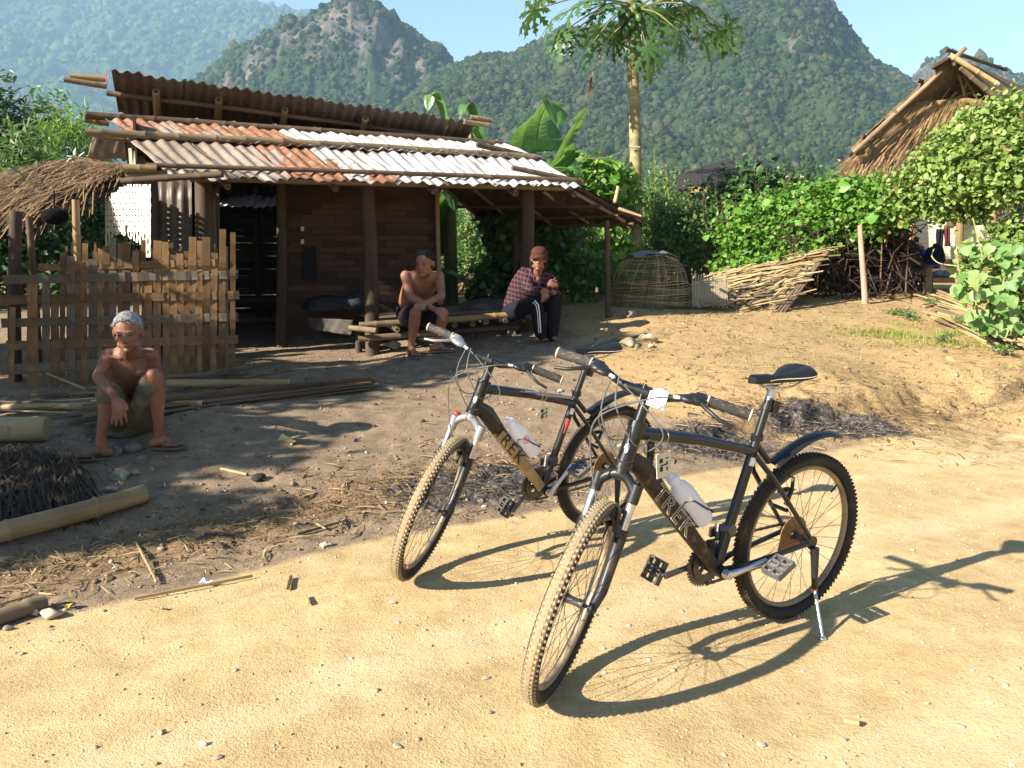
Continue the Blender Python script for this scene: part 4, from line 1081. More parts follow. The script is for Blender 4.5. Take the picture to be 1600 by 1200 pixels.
    if silver:
        b = MB(); b.tube([st(crown+P(0, -.062, 0)-S1*.01), st(crown+P(0, -.062, 0)+S1*.002)], .0155, 12); b.build('fork_cap', REDP, fork)
    # brakes
    def brake(c, up_, fw, side_, mover):
        b = MB()
        for s in (-1, 1):
            p0 = c+side_*(s*.045); b.tube([mover(p0-up_*.03), mover(p0+up_*.03+fw*.008), mover(p0+up_*.075-side_*(s*.012)+fw*.01)], [.009, .007, .006], 8)
            b.box(mover(p0+up_*.02-side_*(s*.018)-fw*.012), (.055, .012, .014), None)
        b.tube([mover(c+side_*.035+up_*.072+fw*.01), mover(c-side_*.035+up_*.072+fw*.01)], .002, 5)
        b.build('rim_brake', PLASTIC, root)
    brake(base+S1*.245-NR*-.03, S1, NR, P(0, 1, 0), st)
    brake(P(.14, 0, .53), P(-.3, 0, .95).normalized(), P(-.95, 0, -.3).normalized(), P(0, 1, 0), lambda p: p)
    # stem, bar, grips, levers
    bc = base+S1*barh; reach = NR*.078
    b = MB(); b.tube([st(htT+S1*.01), st(bc+S1*.012)], .0175, 14); b.tube([st(bc-S1*.01), st(bc+reach)], [.018, .017], 12)
    b.tube([st(bc+reach+P(0, -.022, 0)), st(bc+reach+P(0, .022, 0))], .0205, 14); b.tube([st(bc+S1*.012), st(bc+S1*.02)], [.014, .006], 12)
    b.tube([st(bc+reach+NR*.012-S1*.02), st(bc+reach+NR*.012+S1*.024)], .007, 8)
    b.build('stem', BLACKP if not silver else BLACKM, root)
    def barp(y, d=(0, 0, 0)):
        s = 1 if y > 0 else -1; a = abs(y); r = float(sstep(.05, .17, a)); 
        return st(bc+reach+S1*(.034*r)-NR*(.055*max(0, (a-.10))/.21)+P(0, y, 0)+Vector(d))
    b = MB(); b.tube([barp(y) for y in np.linspace(-.30, .30, 41)], [.0155 if abs(y) < .07 else .0115 for y in np.linspace(-.30, .30, 41)], 12); b.build('handlebar', BLACKP, root)
    for s in (-1, 1):
        b = MB(); ys = np.linspace(.185, .315, 14); b.tube([barp(s*y) for y in ys], [.0185 if i in (0, 13) else .0165+.001*(i % 2) for i in range(14)], 14)
        g = b.build('grip', GRIP, root)
        b = MB(); b.torus(barp(s*.188), RS @ P(1, 0, 0), RS @ P(0, 0, 1), .0165, .003, 20, 6); b.torus(barp(s*.313), RS @ P(1, 0, 0), RS @ P(0, 0, 1), .0165, .003, 20, 6); b.build('grip_ring', CREAM, g)
        b = MB()   # squiggles of the grip
        for q in range(3):
            pts = []
            for k in range(10):
                y = .20+.0105*k; a = q*2.1+.8+.5*sin(k*1.3+q); pts.append(barp(s*y)+(RS @ P(cos(a), 0, sin(a)))*.0168)
            b.tube(pts, .0009, 4)
        b.build('grip_pattern', GRIPL, g)
        # brake and shift lever body
        b = MB(); q = barp(s*.165); dn = RS @ (NR*.045-S1*.022)
        b.ell(q+dn*.30+(RS @ P(0, -s*.01, 0)), (.030, .032, .017), RS, 14, 8); b.tube([barp(s*.150), barp(s*.178)], .019, 12)
        b.ell(q+dn*.62+(RS @ P(0, -s*.03, 0)), (.022, .030, .013), RS, 14, 8)
        b.tube([q+dn*.5+(RS @ P(0, s*.005, 0)), q+dn*1.1+(RS @ P(0, s*.03, 0)), q+dn*1.45+(RS @ P(0, s*.075, -.012)), q+dn*1.3+(RS @ P(0, s*.115, -.022))], [.008, .0065, .006, .0055], 8)
        b.build('brake_lever', PLASTIC if not (silver and s < 0) else SILVERP, root)
        b = MB(); b.tube([q+dn*.8+(RS @ P(0, -s*.055, 0)), q+dn*.95+(RS @ P(0, -s*.072, 0))], .0055, 8); b.build('cable_adjuster', WHITEP, root)
        # cables
        c0 = q+dn*.9+(RS @ P(0, -s*.065, 0)); 
        def cable(pts, r=.0026):
            pp = [Vector(p) for p in pts]; out = []
            for i in range(len(pp)-1):
                a0 = pp[max(i-1, 0)]; a1 = pp[i]; a2 = pp[i+1]; a3 = pp[min(i+2, len(pp)-1)]
                for k in range(8):
                    t = k/8; out.append(.5*((2*a1)+(-a0+a2)*t+(2*a0-5*a1+4*a2-a3)*t*t+(-a0+3*a1-3*a2+a3)*t**3))
            out.append(pp[-1]); b = MB(); b.tube(out, r, 6); return b.build('cable', simple_cable, root)
        if s > 0: cable([c0, st(bc+NR*.15+P(0, .03, 0)-S1*.02), st(bc+NR*.16+P(0, -.09, 0)-S1*.12), st(crown+NR*.08+P(0, -.085, .02)), st(base+S1*.31+NR*.05+P(0, -.03, 0))])
        else:
            cable([c0, st(bc+NR*.13+P(0, -.09, 0)-S1*.10), st(bc+NR*.06+P(0, -.01, 0)-S1*.22), htBj+P(-.03, .02, -.01)])
            cable([c0+(RS @ P(0, .02, .005)), st(bc+NR*.14+P(0, -.05, 0)-S1*.07), st(bc+NR*.09+P(0, .03, 0)-S1*.16), htTj+P(-.05, .02, -.02)])
        cable([q+dn*.5+(RS @ P(0, -s*.05, 0)), st(bc+NR*.10+P(0, s*.02, 0)-S1*.02), st(bc+NR*.10+P(0, -s*.10, 0)-S1*.10), st(bc+NR*.03-P(0, s*.06, 0)-S1*.17), htTj+P(-.04, -s*.018, -.02)], .0024)
    # saddle and post
    b = MB(); b.tube([ST+SA*.0, ST+SA*.175], .0145, 14); sp_ = b.build('seat_post', BLACKP, root)
    b = MB(); b.tube([ST+SA*.165, ST+SA*.205], .0145, 14); b.disc(ST+SA*.21, P(1, 0, 0), P(0, 1, 0), .022, .018, 16); b.build('seat_post_head', STEEL, root)
    sc0 = ST+SA*.245+P(-.01, 0, 0); V = []; F = []; nl, nw = 22, 13
    for i in range(nl+1):
        t = i/nl; x = .14-.28*t; wd = .019+.056*float(sstep(.38, .86, t)); wd *= sqrt(max(0, 1-((t-.5)/.5)**8)) if (t < .03 or t > .93) else 1; wd *= .35 if t in (0, 1) else 1
        hz = .012*(1-cos(2*pi*t))*-.35+.022*t**2+.004
        for j in range(nw):
            a = pi*j/(nw-1)-pi/2*0; yy = cos(a)*wd; zz = sin(a)**.6*.030*(1-.25*float(sstep(.6, 1, t))*0) if sin(a) > 0 else 0
            dip = .010*math.exp(-(yy/.012)**2)*float(sstep(.3, .5, t))*float(1-sstep(.9, 1.0, t)*.3)
            V.append(sc0+P(x, yy, hz+zz-dip-.012))
    for i in range(nl):
        for j in range(nw-1): a = i*nw+j; F.append([a, a+1, a+nw+1, a+nw])
    for i in range(nl): F.append([i*nw+nw-1, i*nw, (i+1)*nw, (i+1)*nw+nw-1])
    F.append([j for j in range(nw)]); F.append([nl*nw+j for j in range(nw)][::-1])
    b = MB(); b.add(V, F); sad = b.build('saddle', SADDLEM, root)
    b = MB(); b.tube([sc0+P(.14-.28*t, -(.019+.056*float(sstep(.38, .86, t)))-.0005, .022*t*t-.004) for t in np.linspace(.3, .95, 12)][::1], .0016, 5); b.tube([sc0+P(.14-.28*t, (.019+.056*float(sstep(.38, .86, t)))+.0005, .022*t*t-.004) for t in np.linspace(.3, .95, 12)], .0016, 5); b.build('piping', CREAM, sad)
    b = MB()
    for s in (-1, 1): b.tube([sc0+P(.09, s*.012, -.012), sc0+P(.05, s*.02, -.032), sc0+P(-.05, s*.022, -.032), sc0+P(-.10, s*.035, -.008)], .0035, 6)
    b.build('saddle_rail', STEEL, sad)
    b = MB(); b.box(ST+SA*.14+P(-.03, 0, -.0), (.03, .035, .045), Matrix.Rotation(radians(-17), 3, 'Y')); b.tube([ST+SA*.13, ST+SA*.15], .018, 12); b.build('reflector_mount', PLASTIC, root)
    # mudguard
    V = []; F = []; a0, a1, n_, m_ = (radians(64), radians(158), 26, 8) if not silver else (radians(66), radians(150), 26, 8)
    g0_ = P(.125, 0, .64); 
    for i in range(n_+1):
        f = i/n_; base_c = Vector((.20-.37*f, 0, .655+.085*sin(pi*f*.72))) 
        tg = Vector((-.37, 0, .085*pi*.72*cos(pi*f*.72))).normalized(); nn = Vector((-tg.z, 0, tg.x)); nn = nn if nn.z > 0 else -nn
        wd = .036-.008*f if f < .97 else .018
        for j in range(m_+1):
            a = -1.15+2.3*j/m_; V.append(base_c+P(0, sin(a)*wd*1.05, 0)+nn*((cos(a)-1)*wd*.8))
    for i in range(n_):
        for j in range(m_): a = i*(m_+1)+j; F.append([a, a+1, a+m_+2, a+m_+1])
    b = MB(); b.add(V, F); mg = b.build('mudguard', PLASTIC, root); md = mg.modifiers.new('thickness', 'SOLIDIFY'); md.thickness = .003
    b = MB(); b.tube([ST+P(0, 0, .01), P(.21, 0, .66)], .012, 8); b.build('mudguard_clamp', PLASTIC, root)
    # drivetrain on the right side (negative y)
    b = MB(); b.disc(BB+P(0, -.052, 0), P(1, 0, 0), P(0, 0, 1), .083, .004, 44, .045); b.disc(BB+P(0, -.044, 0), P(1, 0, 0), P(0, 0, 1), .065, .004, 36, .04)
    for i in range(40): a = 2*pi*i/40; b.box(BB+P(cos(a)*.086, -.052, sin(a)*.086), (.006, .003, .006), Matrix.Rotation(-a, 3, 'Y'))
    for i in range(4): a = crank+pi/4+i*pi/2; b.tube([BB+P(0, -.05, 0), BB+P(cos(a)*.06, -.05, sin(a)*.06)], .007, 6)
    b.build('chainring', DARKST, root)
    pe = []
    for s in (-1, 1):
        d = Vector((cos(crank), 0, sin(crank)))*s*-1; e0 = BB+P(0, s*.062, 0); e1 = BB+d*.17+P(0, s*.074, 0)
        b = MB(); b.tube([e0-P(0, s*.02, 0), e0+P(0, s*.008, 0)], .016, 12); b.tube([e0, e0.lerp(e1, .5), e1], [.015, .011, .013], 10, flat=.7, up=(0, 1, 0)); b.build('crank_arm', STEEL if s > 0 else DARKST, root)
        b = MB(); pc = e1+P(0, s*.055, 0); b.tube([e1, pc+P(0, s*.03, 0)], .006, 8)
        Rp = Matrix.Rotation(.5 if s > 0 else 1.1, 3, 'Y')
        for q in (-1, 0, 1): b.box(pc+Rp @ P(0, q*.036, 0), (.085, .008, .022), Rp)
        for q in (-1, -.35, .35, 1): b.box(pc+Rp @ P(q*.040, 0, 0), (.008, .078, .022), Rp)
        b.build('pedal', DARKST if s < 0 else simple_pedal, root)
    b = MB(); cy = -.048
    def chain(p, q, n=26):
        b = MB()
        for k in range(n):
            c = p.lerp(q, (k+.5)/n); d = (q-p).normalized(); R3 = Matrix.Rotation(-atan2(d.z, d.x), 3, 'Y'); b.box(c, ((q-p).length/n*1.02, .006, .008 if k % 2 else .0105), R3)
        return b.build('chain', DARKST, root)
    chain(BB+P(0, cy, .084), P(0, cy, WR+.04)); chain(BB+P(-.01, cy, -.084), P(.03, cy, WR-.11)); chain(P(.03, cy, WR-.11), P(.01, cy, WR-.05), 6)
    b = MB()
    for k, r in enumerate((.055, .048, .041, .034, .027)): b.disc(P(0, -.028-.005*k, WR), P(1, 0, 0), P(0, 0, 1), r, .0025, 26)
    b.tube([P(.0, -.06, WR-.03), P(.012, -.062, WR-.07), P(.025, -.055, WR-.11)], [.014, .010, .011], 8); b.disc(P(.03, -.05, WR-.105), P(1, 0, 0), P(0, 0, 1), .018, .006, 14); b.disc(P(.012, -.05, WR-.06), P(1, 0, 0), P(0, 0, 1), .018, .006, 14)
    b.build('derailleur', DARKST, root)
    b = MB(); b.disc(P(0, -.022, WR), P(1, 0, 0), P(0, 0, 1), .074, .003, 34, .02); b.build('spoke_guard', RUSTY, root)
    b = MB(); b.tube([BB+SA*.10+P(0, -.03, 0), BB+SA*.15+P(0, -.045, 0)], .012, 8); b.box(BB+SA*.12+P(.0, -.052, .0), (.05, .012, .035)); b.tube([BB+SA*.145+P(0, -.02, 0), BB+SA*.15+P(0, .02, 0)], .021, 10); b.build('front_derailleur', DARKST, root)
    # kickstand from the rear stays, down to the ground on the left
    k0 = P(-.01, .072, WR-.02); k1 = P(-.02, .085, WR-.18); mi = m.inverted()
    ksw = m @ P(.035, .185, 0); ksw.z = gzs(ksw.x, ksw.y)+.004; k2 = mi @ ksw
    b = MB(); b.tube([k0, k0.lerp(k1, .5), k1], [.017, .014, .011], 10); ks = b.build('kickstand', PLASTIC, root)
    b = MB(); b.tube([k1, k2], [.0065, .006], 8); b.ell(k2, (.014, .014, .008)); b.build('stand_leg', STEEL, ks)
    b = MB(); b.tube([k1+P(0, 0, -.012), k1+P(0, 0, .0)], .011, 8); b.build('stand_button', ORANGE, ks)
    # bottle cage
    bd = -dd; bo = dt0+dtv*.64+upv*.038
    b = MB()
    for s in (-1, 1): b.tube([bo+P(0, s*.012, 0)-bd*.02, bo+bd*.10+P(0, s*.012, 0), bo+bd*.12+P(0, s*.03, 0)+upv*.012, bo+bd*.10+P(0, s*.038, 0)+upv*.035, bo+bd*.03+P(0, s*.036, 0)+upv*.055, bo-bd*.02+P(0, s*.02, 0)+upv*.074, bo-bd*.035+P(0, s*.0, 0)+upv*.060, bo-bd*.035+upv*.01, bo-bd*.02], .0035, 6)
    b.build('bottle_cage', PLASTIC, root)
    # number tag hanging from the top tube
    tt = htTj.lerp(ST, .20 if not silver else .62); 
    b = MB()
    for q in (-.012, .012): b.torus(tt+(ST-htTj).normalized()*q, P(0, 1, 0), P(0, 0, 1), .023, .002, 18, 5)
    b.tube([tt+P(0, .02, -.01), tt+P(0.01, .028, -.045)], .0012, 5); b.build('tag_string', STRING, root)
    b = MB(); Rt = Matrix.Rotation(radians(8), 3, 'Y'); tc_ = tt+P(.012, .036, -.085) if not silver else tt+P(.0, .034, -.075)
    b.box(tc_, (.060, .003, .082) if not silver else (.05, .003, .055), Rt); tg_ = b.build('number_tag', TAGC, root)
    b = MB()
    for (ux, uz, sx, sz) in ((-.012, .02, .010, .004), (.012, .016, .014, .014), (.0, .0, .030, .004), (.012, -.012, .012, .016), (-.012, -.016, .004, .012), (-.012, .004, .004, .010)):
        b.box(tc_+Rt @ P(ux, .0022, uz), (sx, .001, sz), Rt)
    b.build('tag_print', INK, tg_)
    # bottle: a thing of its own in the cage
    bm_ = MB(); axv = bd; c0 = bo-bd*.03+upv*.036
    prof = [(.0, .020), (.003, .031), (.02, .034), (.06, .0335), (.075, .031), (.09, .0335), (.135, .034), (.16, .027), (.178, .015), (.184, .013), (.190, .018), (.205, .018), (.210, .010), (.222, .008)]
    bm_.tube([axv*z for z, r in prof], [r for z, r in prof], 22)
    bo_ = bm_.build('water_bottle', BOTTLE, mtx=m @ Matrix.Translation(c0) @ Matrix.Scale(1.16, 4))
    for k in range(len(bo_.data.vertices)): pass
    if silver:
      bl = MB(); bl.torus(axv*.105+P(0, .0345, 0), axv, upv, .0165, .0014, 26, 5); bl.torus(axv*.105+P(0, .0345, 0), axv, upv, .0105, .001, 22, 5)
      bl.box(axv*.105+P(0, .0348, 0), (.012, .002, .004)); bl.box(axv*.105+P(0, .0348, 0), (.004, .002, .012)); bl.build('bottle_emblem', simple('pink_print', (.75, .25, .32), .6), bo_)
    return root, bo_, m, st, bc, reach, RS, base, S1, NR
simple_cable = simple('cable_housing', (.10, .10, .10), .45, 0, .4)
simple_pedal = simple('grey_pedal', (.11, .11, .115), .5, .2, .4, 0, .3, 30, dust=(DUST, 9, .5, .5))
bk1 = bicycle(1.07, 2.913, 3.688, .071, .631, 'nearer black mountain bike on its kickstand with cream outlined lettering and a white handlebar tag', False, crank=radians(-8))
tag(bk1[1], 'plain milky plastic water bottle held on the nearer black bike', 'bottle')
bk2 = bicycle(.451, 3.992, 3.795, .173, .643, 'farther mountain bike with silver fork, red trim and dark letters on a tan down tube', True, crank=radians(-52))
tag(bk2[1], 'water bottle with pink round emblem on the bike standing farther back', 'bottle')
# white paper tag wrapped round the nearer bike's bar
root, bo_, m, st, bc, reach, RS, base, S1, NR = bk1
b = MB(); pts = [st(bc+reach+Vector((0, y, 0))) for y in (.028, .05, .075)]; b.tube(pts, [.021, .026, .022], 9)
b.box(st(bc+reach+NR*.02+Vector((0, .05, 0))-S1*.012), (.006, .055, .045), RS @ Matrix.Rotation(radians(-20), 3, 'Y')); b.build('paper_wrap', WHITEP, root, smooth=False)
for o in (bk1[1], bk2[1]): o['group'] = 'water bottles on the bikes'
for o in (bk1[0], bk2[0]): o['group'] = 'mountain bikes parked on the road'

# ------------------------------------------------------------------ people
def spline(ks, n=8):
    """catmull-rom over tuples"""
    ks = [np.array(k, float) for k in ks]; out = []
    for i in range(len(ks)-1):
        a0, a1, a2, a3 = ks[max(i-1, 0)], ks[i], ks[i+1], ks[min(i+2, len(ks)-1)]
        for k in range(n):
            t = k/n; out.append(.5*((2*a1)+(-a0+a2)*t+(2*a0-5*a1+4*a2-a3)*t*t+(-a0+3*a1-3*a2+a3)*t**3))
    out.append(ks[-1]); return out
def limb(b, ks, n=12, sub=5):
    """ks: list of (point, radius); rounded ends"""
    sp_ = spline([(*Vector(p), r) for p, r in ks], sub); b.tube([q[:3] for q in sp_], [max(q[3], .002) for q in sp_], n)
    b.ell(ks[0][0], ks[0][1]*.99, nu=n, nv=6); b.ell(ks[-1][0], ks[-1][1]*.99, nu=n, nv=6)
def loft(b, secs, n=20):
    """secs: (centre, half width vector, half depth vector)"""
    V = []; F = []; m = len(secs)
    for c, wv, dv in secs:
        for j in range(n): a = 2*pi*j/n; V.append(Vector(c)+Vector(wv)*cos(a)+Vector(dv)*sin(a))
    for i in range(m-1):
        for j in range(n): j2 = (j+1) % n; F.append([i*n+j, i*n+j2, (i+1)*n+j2, (i+1)*n+j])
    F.append(list(range(n))[::-1]); F.append([(m-1)*n+j for j in range(n)]); b.add(V, F)
def fleshed(b, name, mat, parent, voxel=.007, smooth=4, origin=None):
    loc = Vector(parent.location) if parent is not None and parent.parent is None else Vector((0, 0, 0))
    b.V = [tuple(Vector(v)-loc) for v in b.V]
    o = b.build(name, mat, parent)
    r = o.modifiers.new('continuous', 'REMESH'); r.mode = 'VOXEL'; r.voxel_size = voxel; r.use_smooth_shade = True
    sm_ = o.modifiers.new('soft', 'SMOOTH'); sm_.factor = .5; sm_.iterations = smooth
    return o
def head_shapes(b, c, f, u, s=1.0, thin=1.0):
    """head centre c, facing f, up u; s scales a 0.23 m head"""
    f = Vector(f).normalized(); u = Vector(u); u = (u-f*u.dot(f)).normalized(); r = f.cross(u)
    M = Matrix((r, f, u)).transposed()
    L = lambda x, y, z: Vector(c)+(r*x+f*y+u*z)*s
    E = lambda x, y, z, rx, ry, rz, extra=None: b.ell(L(x, y, z), (rx*s, ry*s, rz*s), M if extra is None else M @ extra, 16, 10)
    E(0, -.012, .028, .073, .090, .082); E(0, .030, -.030, .055*thin, .058, .072); E(0, .045, -.078, .030, .030, .030)
    E(0, .062, .020, .052, .022, .012)                       # brow ridge
    for q in (-1, 1):
        E(q*.040, .055, -.020, .020, .020, .016); E(q*.044, .010, -.065, .018, .040, .022); E(q*.074, -.008, -.008, .009, .020, .031); E(q*.078, -.012, .006, .006, .014, .016)
        E(q*.028, .067, .004, .015, .011, .008)
    b.tube([L(0, .078, .010), L(0, .090, -.012), L(0, .098, -.026)], [.008*s, .010*s, .013*s], 10); E(0, .090, -.030, .018, .013, .010)
    E(0, .082, -.052, .022, .010, .0055); E(0, .079, -.062, .019, .010, .0055); E(0, .077, -.084, .018, .016, .015)
    return L, M
def face_details(c, L, M, parent, s, brow=HAIR_B, mouth=True):
    loc = Vector(parent.location)
    for q in (-1, 1):
        b = MB(); b.ell(L(q*.029, .0755, .0035)-loc, (.0125*s, .005*s, .0042*s), M, 12, 6); b.build('eye', EYE, parent)
        b = MB(); b.tube([L(q*.014, .084, .022)-loc, L(q*.030, .082, .027)-loc, L(q*.046, .068, .021)-loc], [.0015*s, .0028*s, .0012*s], 6); b.build('eyebrow', brow, parent)
    b = MB(); b.tube([L(-.021, .083, -.0575)-loc, L(0, .091, -.057)-loc, L(.021, .083, -.0575)-loc], .0022*s, 5); b.build('mouth_line', LIP, parent)
LIP = simple('lip', (.16, .05, .04), .5)
def hair_cap(c, L, M, parent, s, mat, front=.045, thick=.008, rough=.004, low=-.02, bald=False):
    """short hair: shell over the back and top of the head with an uneven edge"""
    loc = Vector(parent.location); V = []; F = []; nu, nv = 40, 16
    for i in range(nv+1):
        for j in range(nu):
            a = 2*pi*j/nu   # 0 = right side, pi/2 = front
            fr = max(0, sin(a)); lim = .86+1.0*(1-fr**.8)*1.0 if not bald else .9+.95*(1-fr**.8)
            lim += .06*sin(j*2.3)+.05*sin(j*5.1)
            ph = lim*i/nv; rr = 1+ (thick*(1-.8*(i/nv)**2)+rough*rnd.random())/.08*(1 if i < nv else .1)
            x = .0745*sin(ph)*cos(a)*rr; y = -.012+.0915*sin(ph)*sin(a)*rr; z = .028+.0835*cos(ph)*rr
            V.append(L(x, y, z)-loc)
    for i in range(nv):
        for j in range(nu): j2 = (j+1) % nu; F.append([i*nu+j, (i+1)*nu+j, (i+1)*nu+j2, i*nu+j2])
    b = MB(); b.add(V, F); o = b.build('hair', mat, parent); md = o.modifiers.new('thickness', 'SOLIDIFY'); md.thickness = .003; md.offset = -1
    # strands
    b = MB(); 
    for k in range(420):
        a = rnd.random()*2*pi; ph = rnd.random()*(1.0+.8*(1-max(0, sin(a))))
        d = Vector((sin(ph)*cos(a), sin(ph)*sin(a), cos(ph))); rr = 1.05
        p = L(.0745*d.x*rr, -.012+.0915*d.y*rr, .028+.0835*d.z*rr)-loc
        dirn = (M @ Vector((d.x*.4+rnd.gauss(0, .25), d.y*.4-.2+rnd.gauss(0, .25), d.z*.4-.55+rnd.gauss(0, .2)))).normalized()
        b.tube([p, p+dirn*.016*s], [.0012, .0005], 3, cap=False)
    ob = b.build('hair_strands', mat, o, smooth=False); tag(ob, kind='stuff')
    return o
def hand(b, wrist, knuckle, tip, side, s=1.0, spread=.9, thumb=1, curl=.01, down=(0, 0, -1)):
    """wrist -> knuckles -> fingertips; side = across the palm towards the index finger"""
    w_, k, t = Vector(wrist), Vector(knuckle), Vector(tip); sd_ = Vector(side); ax = (k-w_).normalized(); sd_ = (sd_-ax*sd_.dot(ax)).normalized()
    nrm = ax.cross(sd_)
    loft(b, [(w_, sd_*.026*s, nrm*.018*s), (w_.lerp(k, .4), sd_*.034*s, nrm*.016*s), (w_.lerp(k, .85), sd_*.040*s, nrm*.014*s), (k, sd_*.038*s, nrm*.011*s)], 14)
    fl = (t-k)
    for i, (o, ln) in enumerate(((.029, .92), (.010, 1.0), (-.010, .95), (-.028, .76))):
        p0 = w_.lerp(k, .86)+sd_*o*s; p1 = k+sd_*o*s*1.02; d = fl*ln+sd_*(o*s*spread*.5); mid = p1+d*.5+Vector(down)*-curl*.6
        limb(b, [(p0, .0098*s), (p1, .0102*s), (mid, .0092*s), (p1+d+Vector(down)*curl, .0078*s)], 8, 3)
    th = sd_*thumb; b0 = w_.lerp(k, .25)+th*.026*s
    limb(b, [(b0, .013*s), (b0+th*.018*s+ax*.028*s, .0115*s), (b0+th*.022*s+ax*.058*s+nrm*.006, .0095*s)], 8, 3)
def foot(b, ankle, toe, s=1.0, side=None, toes=True):
    a, t = Vector(ankle), Vector(toe); d = (t-a); d.z = 0; d.normalize(); up = Vector((0, 0, 1)); sd_ = d.cross(up) if side is None else Vector(side)
    gzv = t.z
    h = a-d*.045*s; h.z = gzv+.028*s
    limb(b, [(Vector(h), .030*s), (a.lerp(t, .25)+Vector((0, 0, gzv+.040*s-a.lerp(t, .25).z)), .034*s), (Vector((a.lerp(t, .6).x, a.lerp(t, .6).y, gzv+.026*s)), .030*s), (Vector((a.lerp(t, .85).x, a.lerp(t, .85).y, gzv+.018*s)), .022*s)], 12, 4)
    limb(b, [(a+up*.03, .030*s), (a-up*.01, .033*s), (Vector((a.x, a.y, gzv+.04*s)), .034*s)], 12, 3)
    ball = Vector((a.lerp(t, .82).x, a.lerp(t, .82).y, gzv+.017*s)); b.ell(ball, (.040*s,)*2+(.017*s,), None, 14, 8)
    for i in range(5):
        o = (-.034+.017*i); ln = (.055-.0055*i)*s; r_ = (.0115 if i == 0 else .0085)*s
        p = ball+sd_*o*s+d*.012; limb(b, [(p, r_), (p+d*ln*.6+up*.002, r_), (p+d*ln-up*.004, r_*.85)], 8, 2)
    return d, sd_, gzv
def sandal(a, t, parent, s=1.0, mat=None, name='sandal'):
    a, t = Vector(a), Vector(t); d = (t-a); d.z = 0; L_ = d.length; d.normalize(); sd_ = d.cross(Vector((0, 0, 1))); loc = Vector(parent.location)
    z = t.z; c = Vector((a.x, a.y, z))-loc; b = MB(); V = []; n = 22
    for h in (-.012, .001):
        for i in range(n):
            q = 2*pi*i/n; x = (L_+.0)/2+cos(q)*(L_+.17)/2; wd = (.040+.008*cos(q))*sin(q); V.append(c+d*x+sd_*wd+Vector((0, 0, h)))
    b.add(V, [list(range(n))[::-1], list(range(n, 2*n))]+[[i, (i+1) % n, n+(i+1) % n, n+i] for i in range(n)]); o = b.build(name, mat or PLASTIC, parent, smooth=False)
    b = MB(); m_ = c+d*(L_*.9)+Vector((0, 0, .034*s)); 
    for q in (-1, 1): b.tube([c+d*(L_*.42)+sd_*q*.042+Vector((0, 0, .002)), c+d*(L_*.55)+sd_*q*.034+Vector((0, 0, .038*s)), m_, m_+d*.02-Vector((0, 0, .012))], .0055, 6)
    b.build('strap', mat or PLASTIC, o); return o

def torso_secs(pel, bel, che, sho, neck, lat, w_, fw):
    """centres + lateral unit vectors -> sections; w_: half widths/depths"""
    out = []
    sp_ = spline([(*Vector(p), hw, hd) for p, (hw, hd) in zip((pel, bel, che, sho, neck), w_)], 5)
    for i, q in enumerate(sp_):
        f = i/(len(sp_)-1); l_ = (Vector(lat[0]).lerp(Vector(lat[1]), f)).normalized(); a = Vector(sp_[min(i+1, len(sp_)-1)][:3])-Vector(sp_[max(i-1, 0)][:3])
        a.normalize(); l_ = (l_-a*l_.dot(a)).normalized(); dp = a.cross(l_); out.append((Vector(q[:3]), l_*q[3], dp*q[4]))
    return out

# old man with white hair, sitting on split bamboo
rt = at(205, 640, 5.02); om = empty('person', Vector((rt.x, rt.y, gzs(rt.x, rt.y))), 'white haired shirtless old man in olive shorts sitting hunched before the woven fence', 'person', 'people sitting outside the hut')
b = MB()
hd = at(200, 519, 4.70); f_ = Vector((.22, -.94, -.20)); u_ = Vector((.05, -.25, 1))
L, M = head_shapes(b, hd, f_, u_, 1.04, .95)
shl, shr = at(170, 556, 4.84), at(236, 555, 4.90); lat = (shr-shl).normalized()
pel = at(206, 646, 5.10); bel = at(206, 610, 5.03); che = at(203, 576, 4.93); sho = at(203, 556, 4.88); nk = at(202, 545, 4.84)
loft(b, torso_secs(pel, bel, che, sho, nk, (lat, lat), ((.135, .10), (.115, .075), (.140, .095), (.125, .070), (.055, .05)), None), 22)
limb(b, [(nk-Vector((0, 0, .02)), .052), (hd-Vector(f_).normalized()*.01-Vector((0, 0, .07)), .050)], 14)
for p, q in ((shl, -1), (shr, 1)): b.ell(p, .047, None, 12, 8); limb(b, [(sho+lat*q*.03+Vector((0, .0, .022)), .028), (p+Vector((0, 0, .004)), .040)], 10)
b.tube([sho+lat*-.13+Vector((0, -.055, .015)), sho+lat*-.02+Vector((0, -.065, -.01))], .010, 6); b.tube([sho+lat*.13+Vector((0, -.055, .015)), sho+lat*.02+Vector((0, -.065, -.01))], .010, 6)
for q in (-1, 1): b.ell(che+lat*q*.06+Vector((0, -.065, -.01)), (.06, .03, .04), None, 12, 8)
# arms: the one on our left lies over the knee
el = at(153, 589, 4.70); wr = at(181, 622, 4.53); limb(b, [(shl, .043), (shl.lerp(el, .5), .037), (el, .034)], 12); limb(b, [(el, .034), (el.lerp(wr, .3), .034), (wr, .022)], 12)
hand(b, wr, at(186, 642, 4.52), at(186, 662, 4.53), (1, .1, .15), 1.02, 1.0, 1, .008)
el2 = at(249, 592, 4.98); wr2 = at(226, 618, 4.86); limb(b, [(shr, .043), (shr.lerp(el2, .5), .036), (el2, .033)], 12); limb(b, [(el2, .033), (el2.lerp(wr2, .3), .032), (wr2, .022)], 12)
hand(b, wr2, at(219, 628, 4.82), at(212, 640, 4.80), (-.6, -.2, .6), .95, .6, -1, .01)
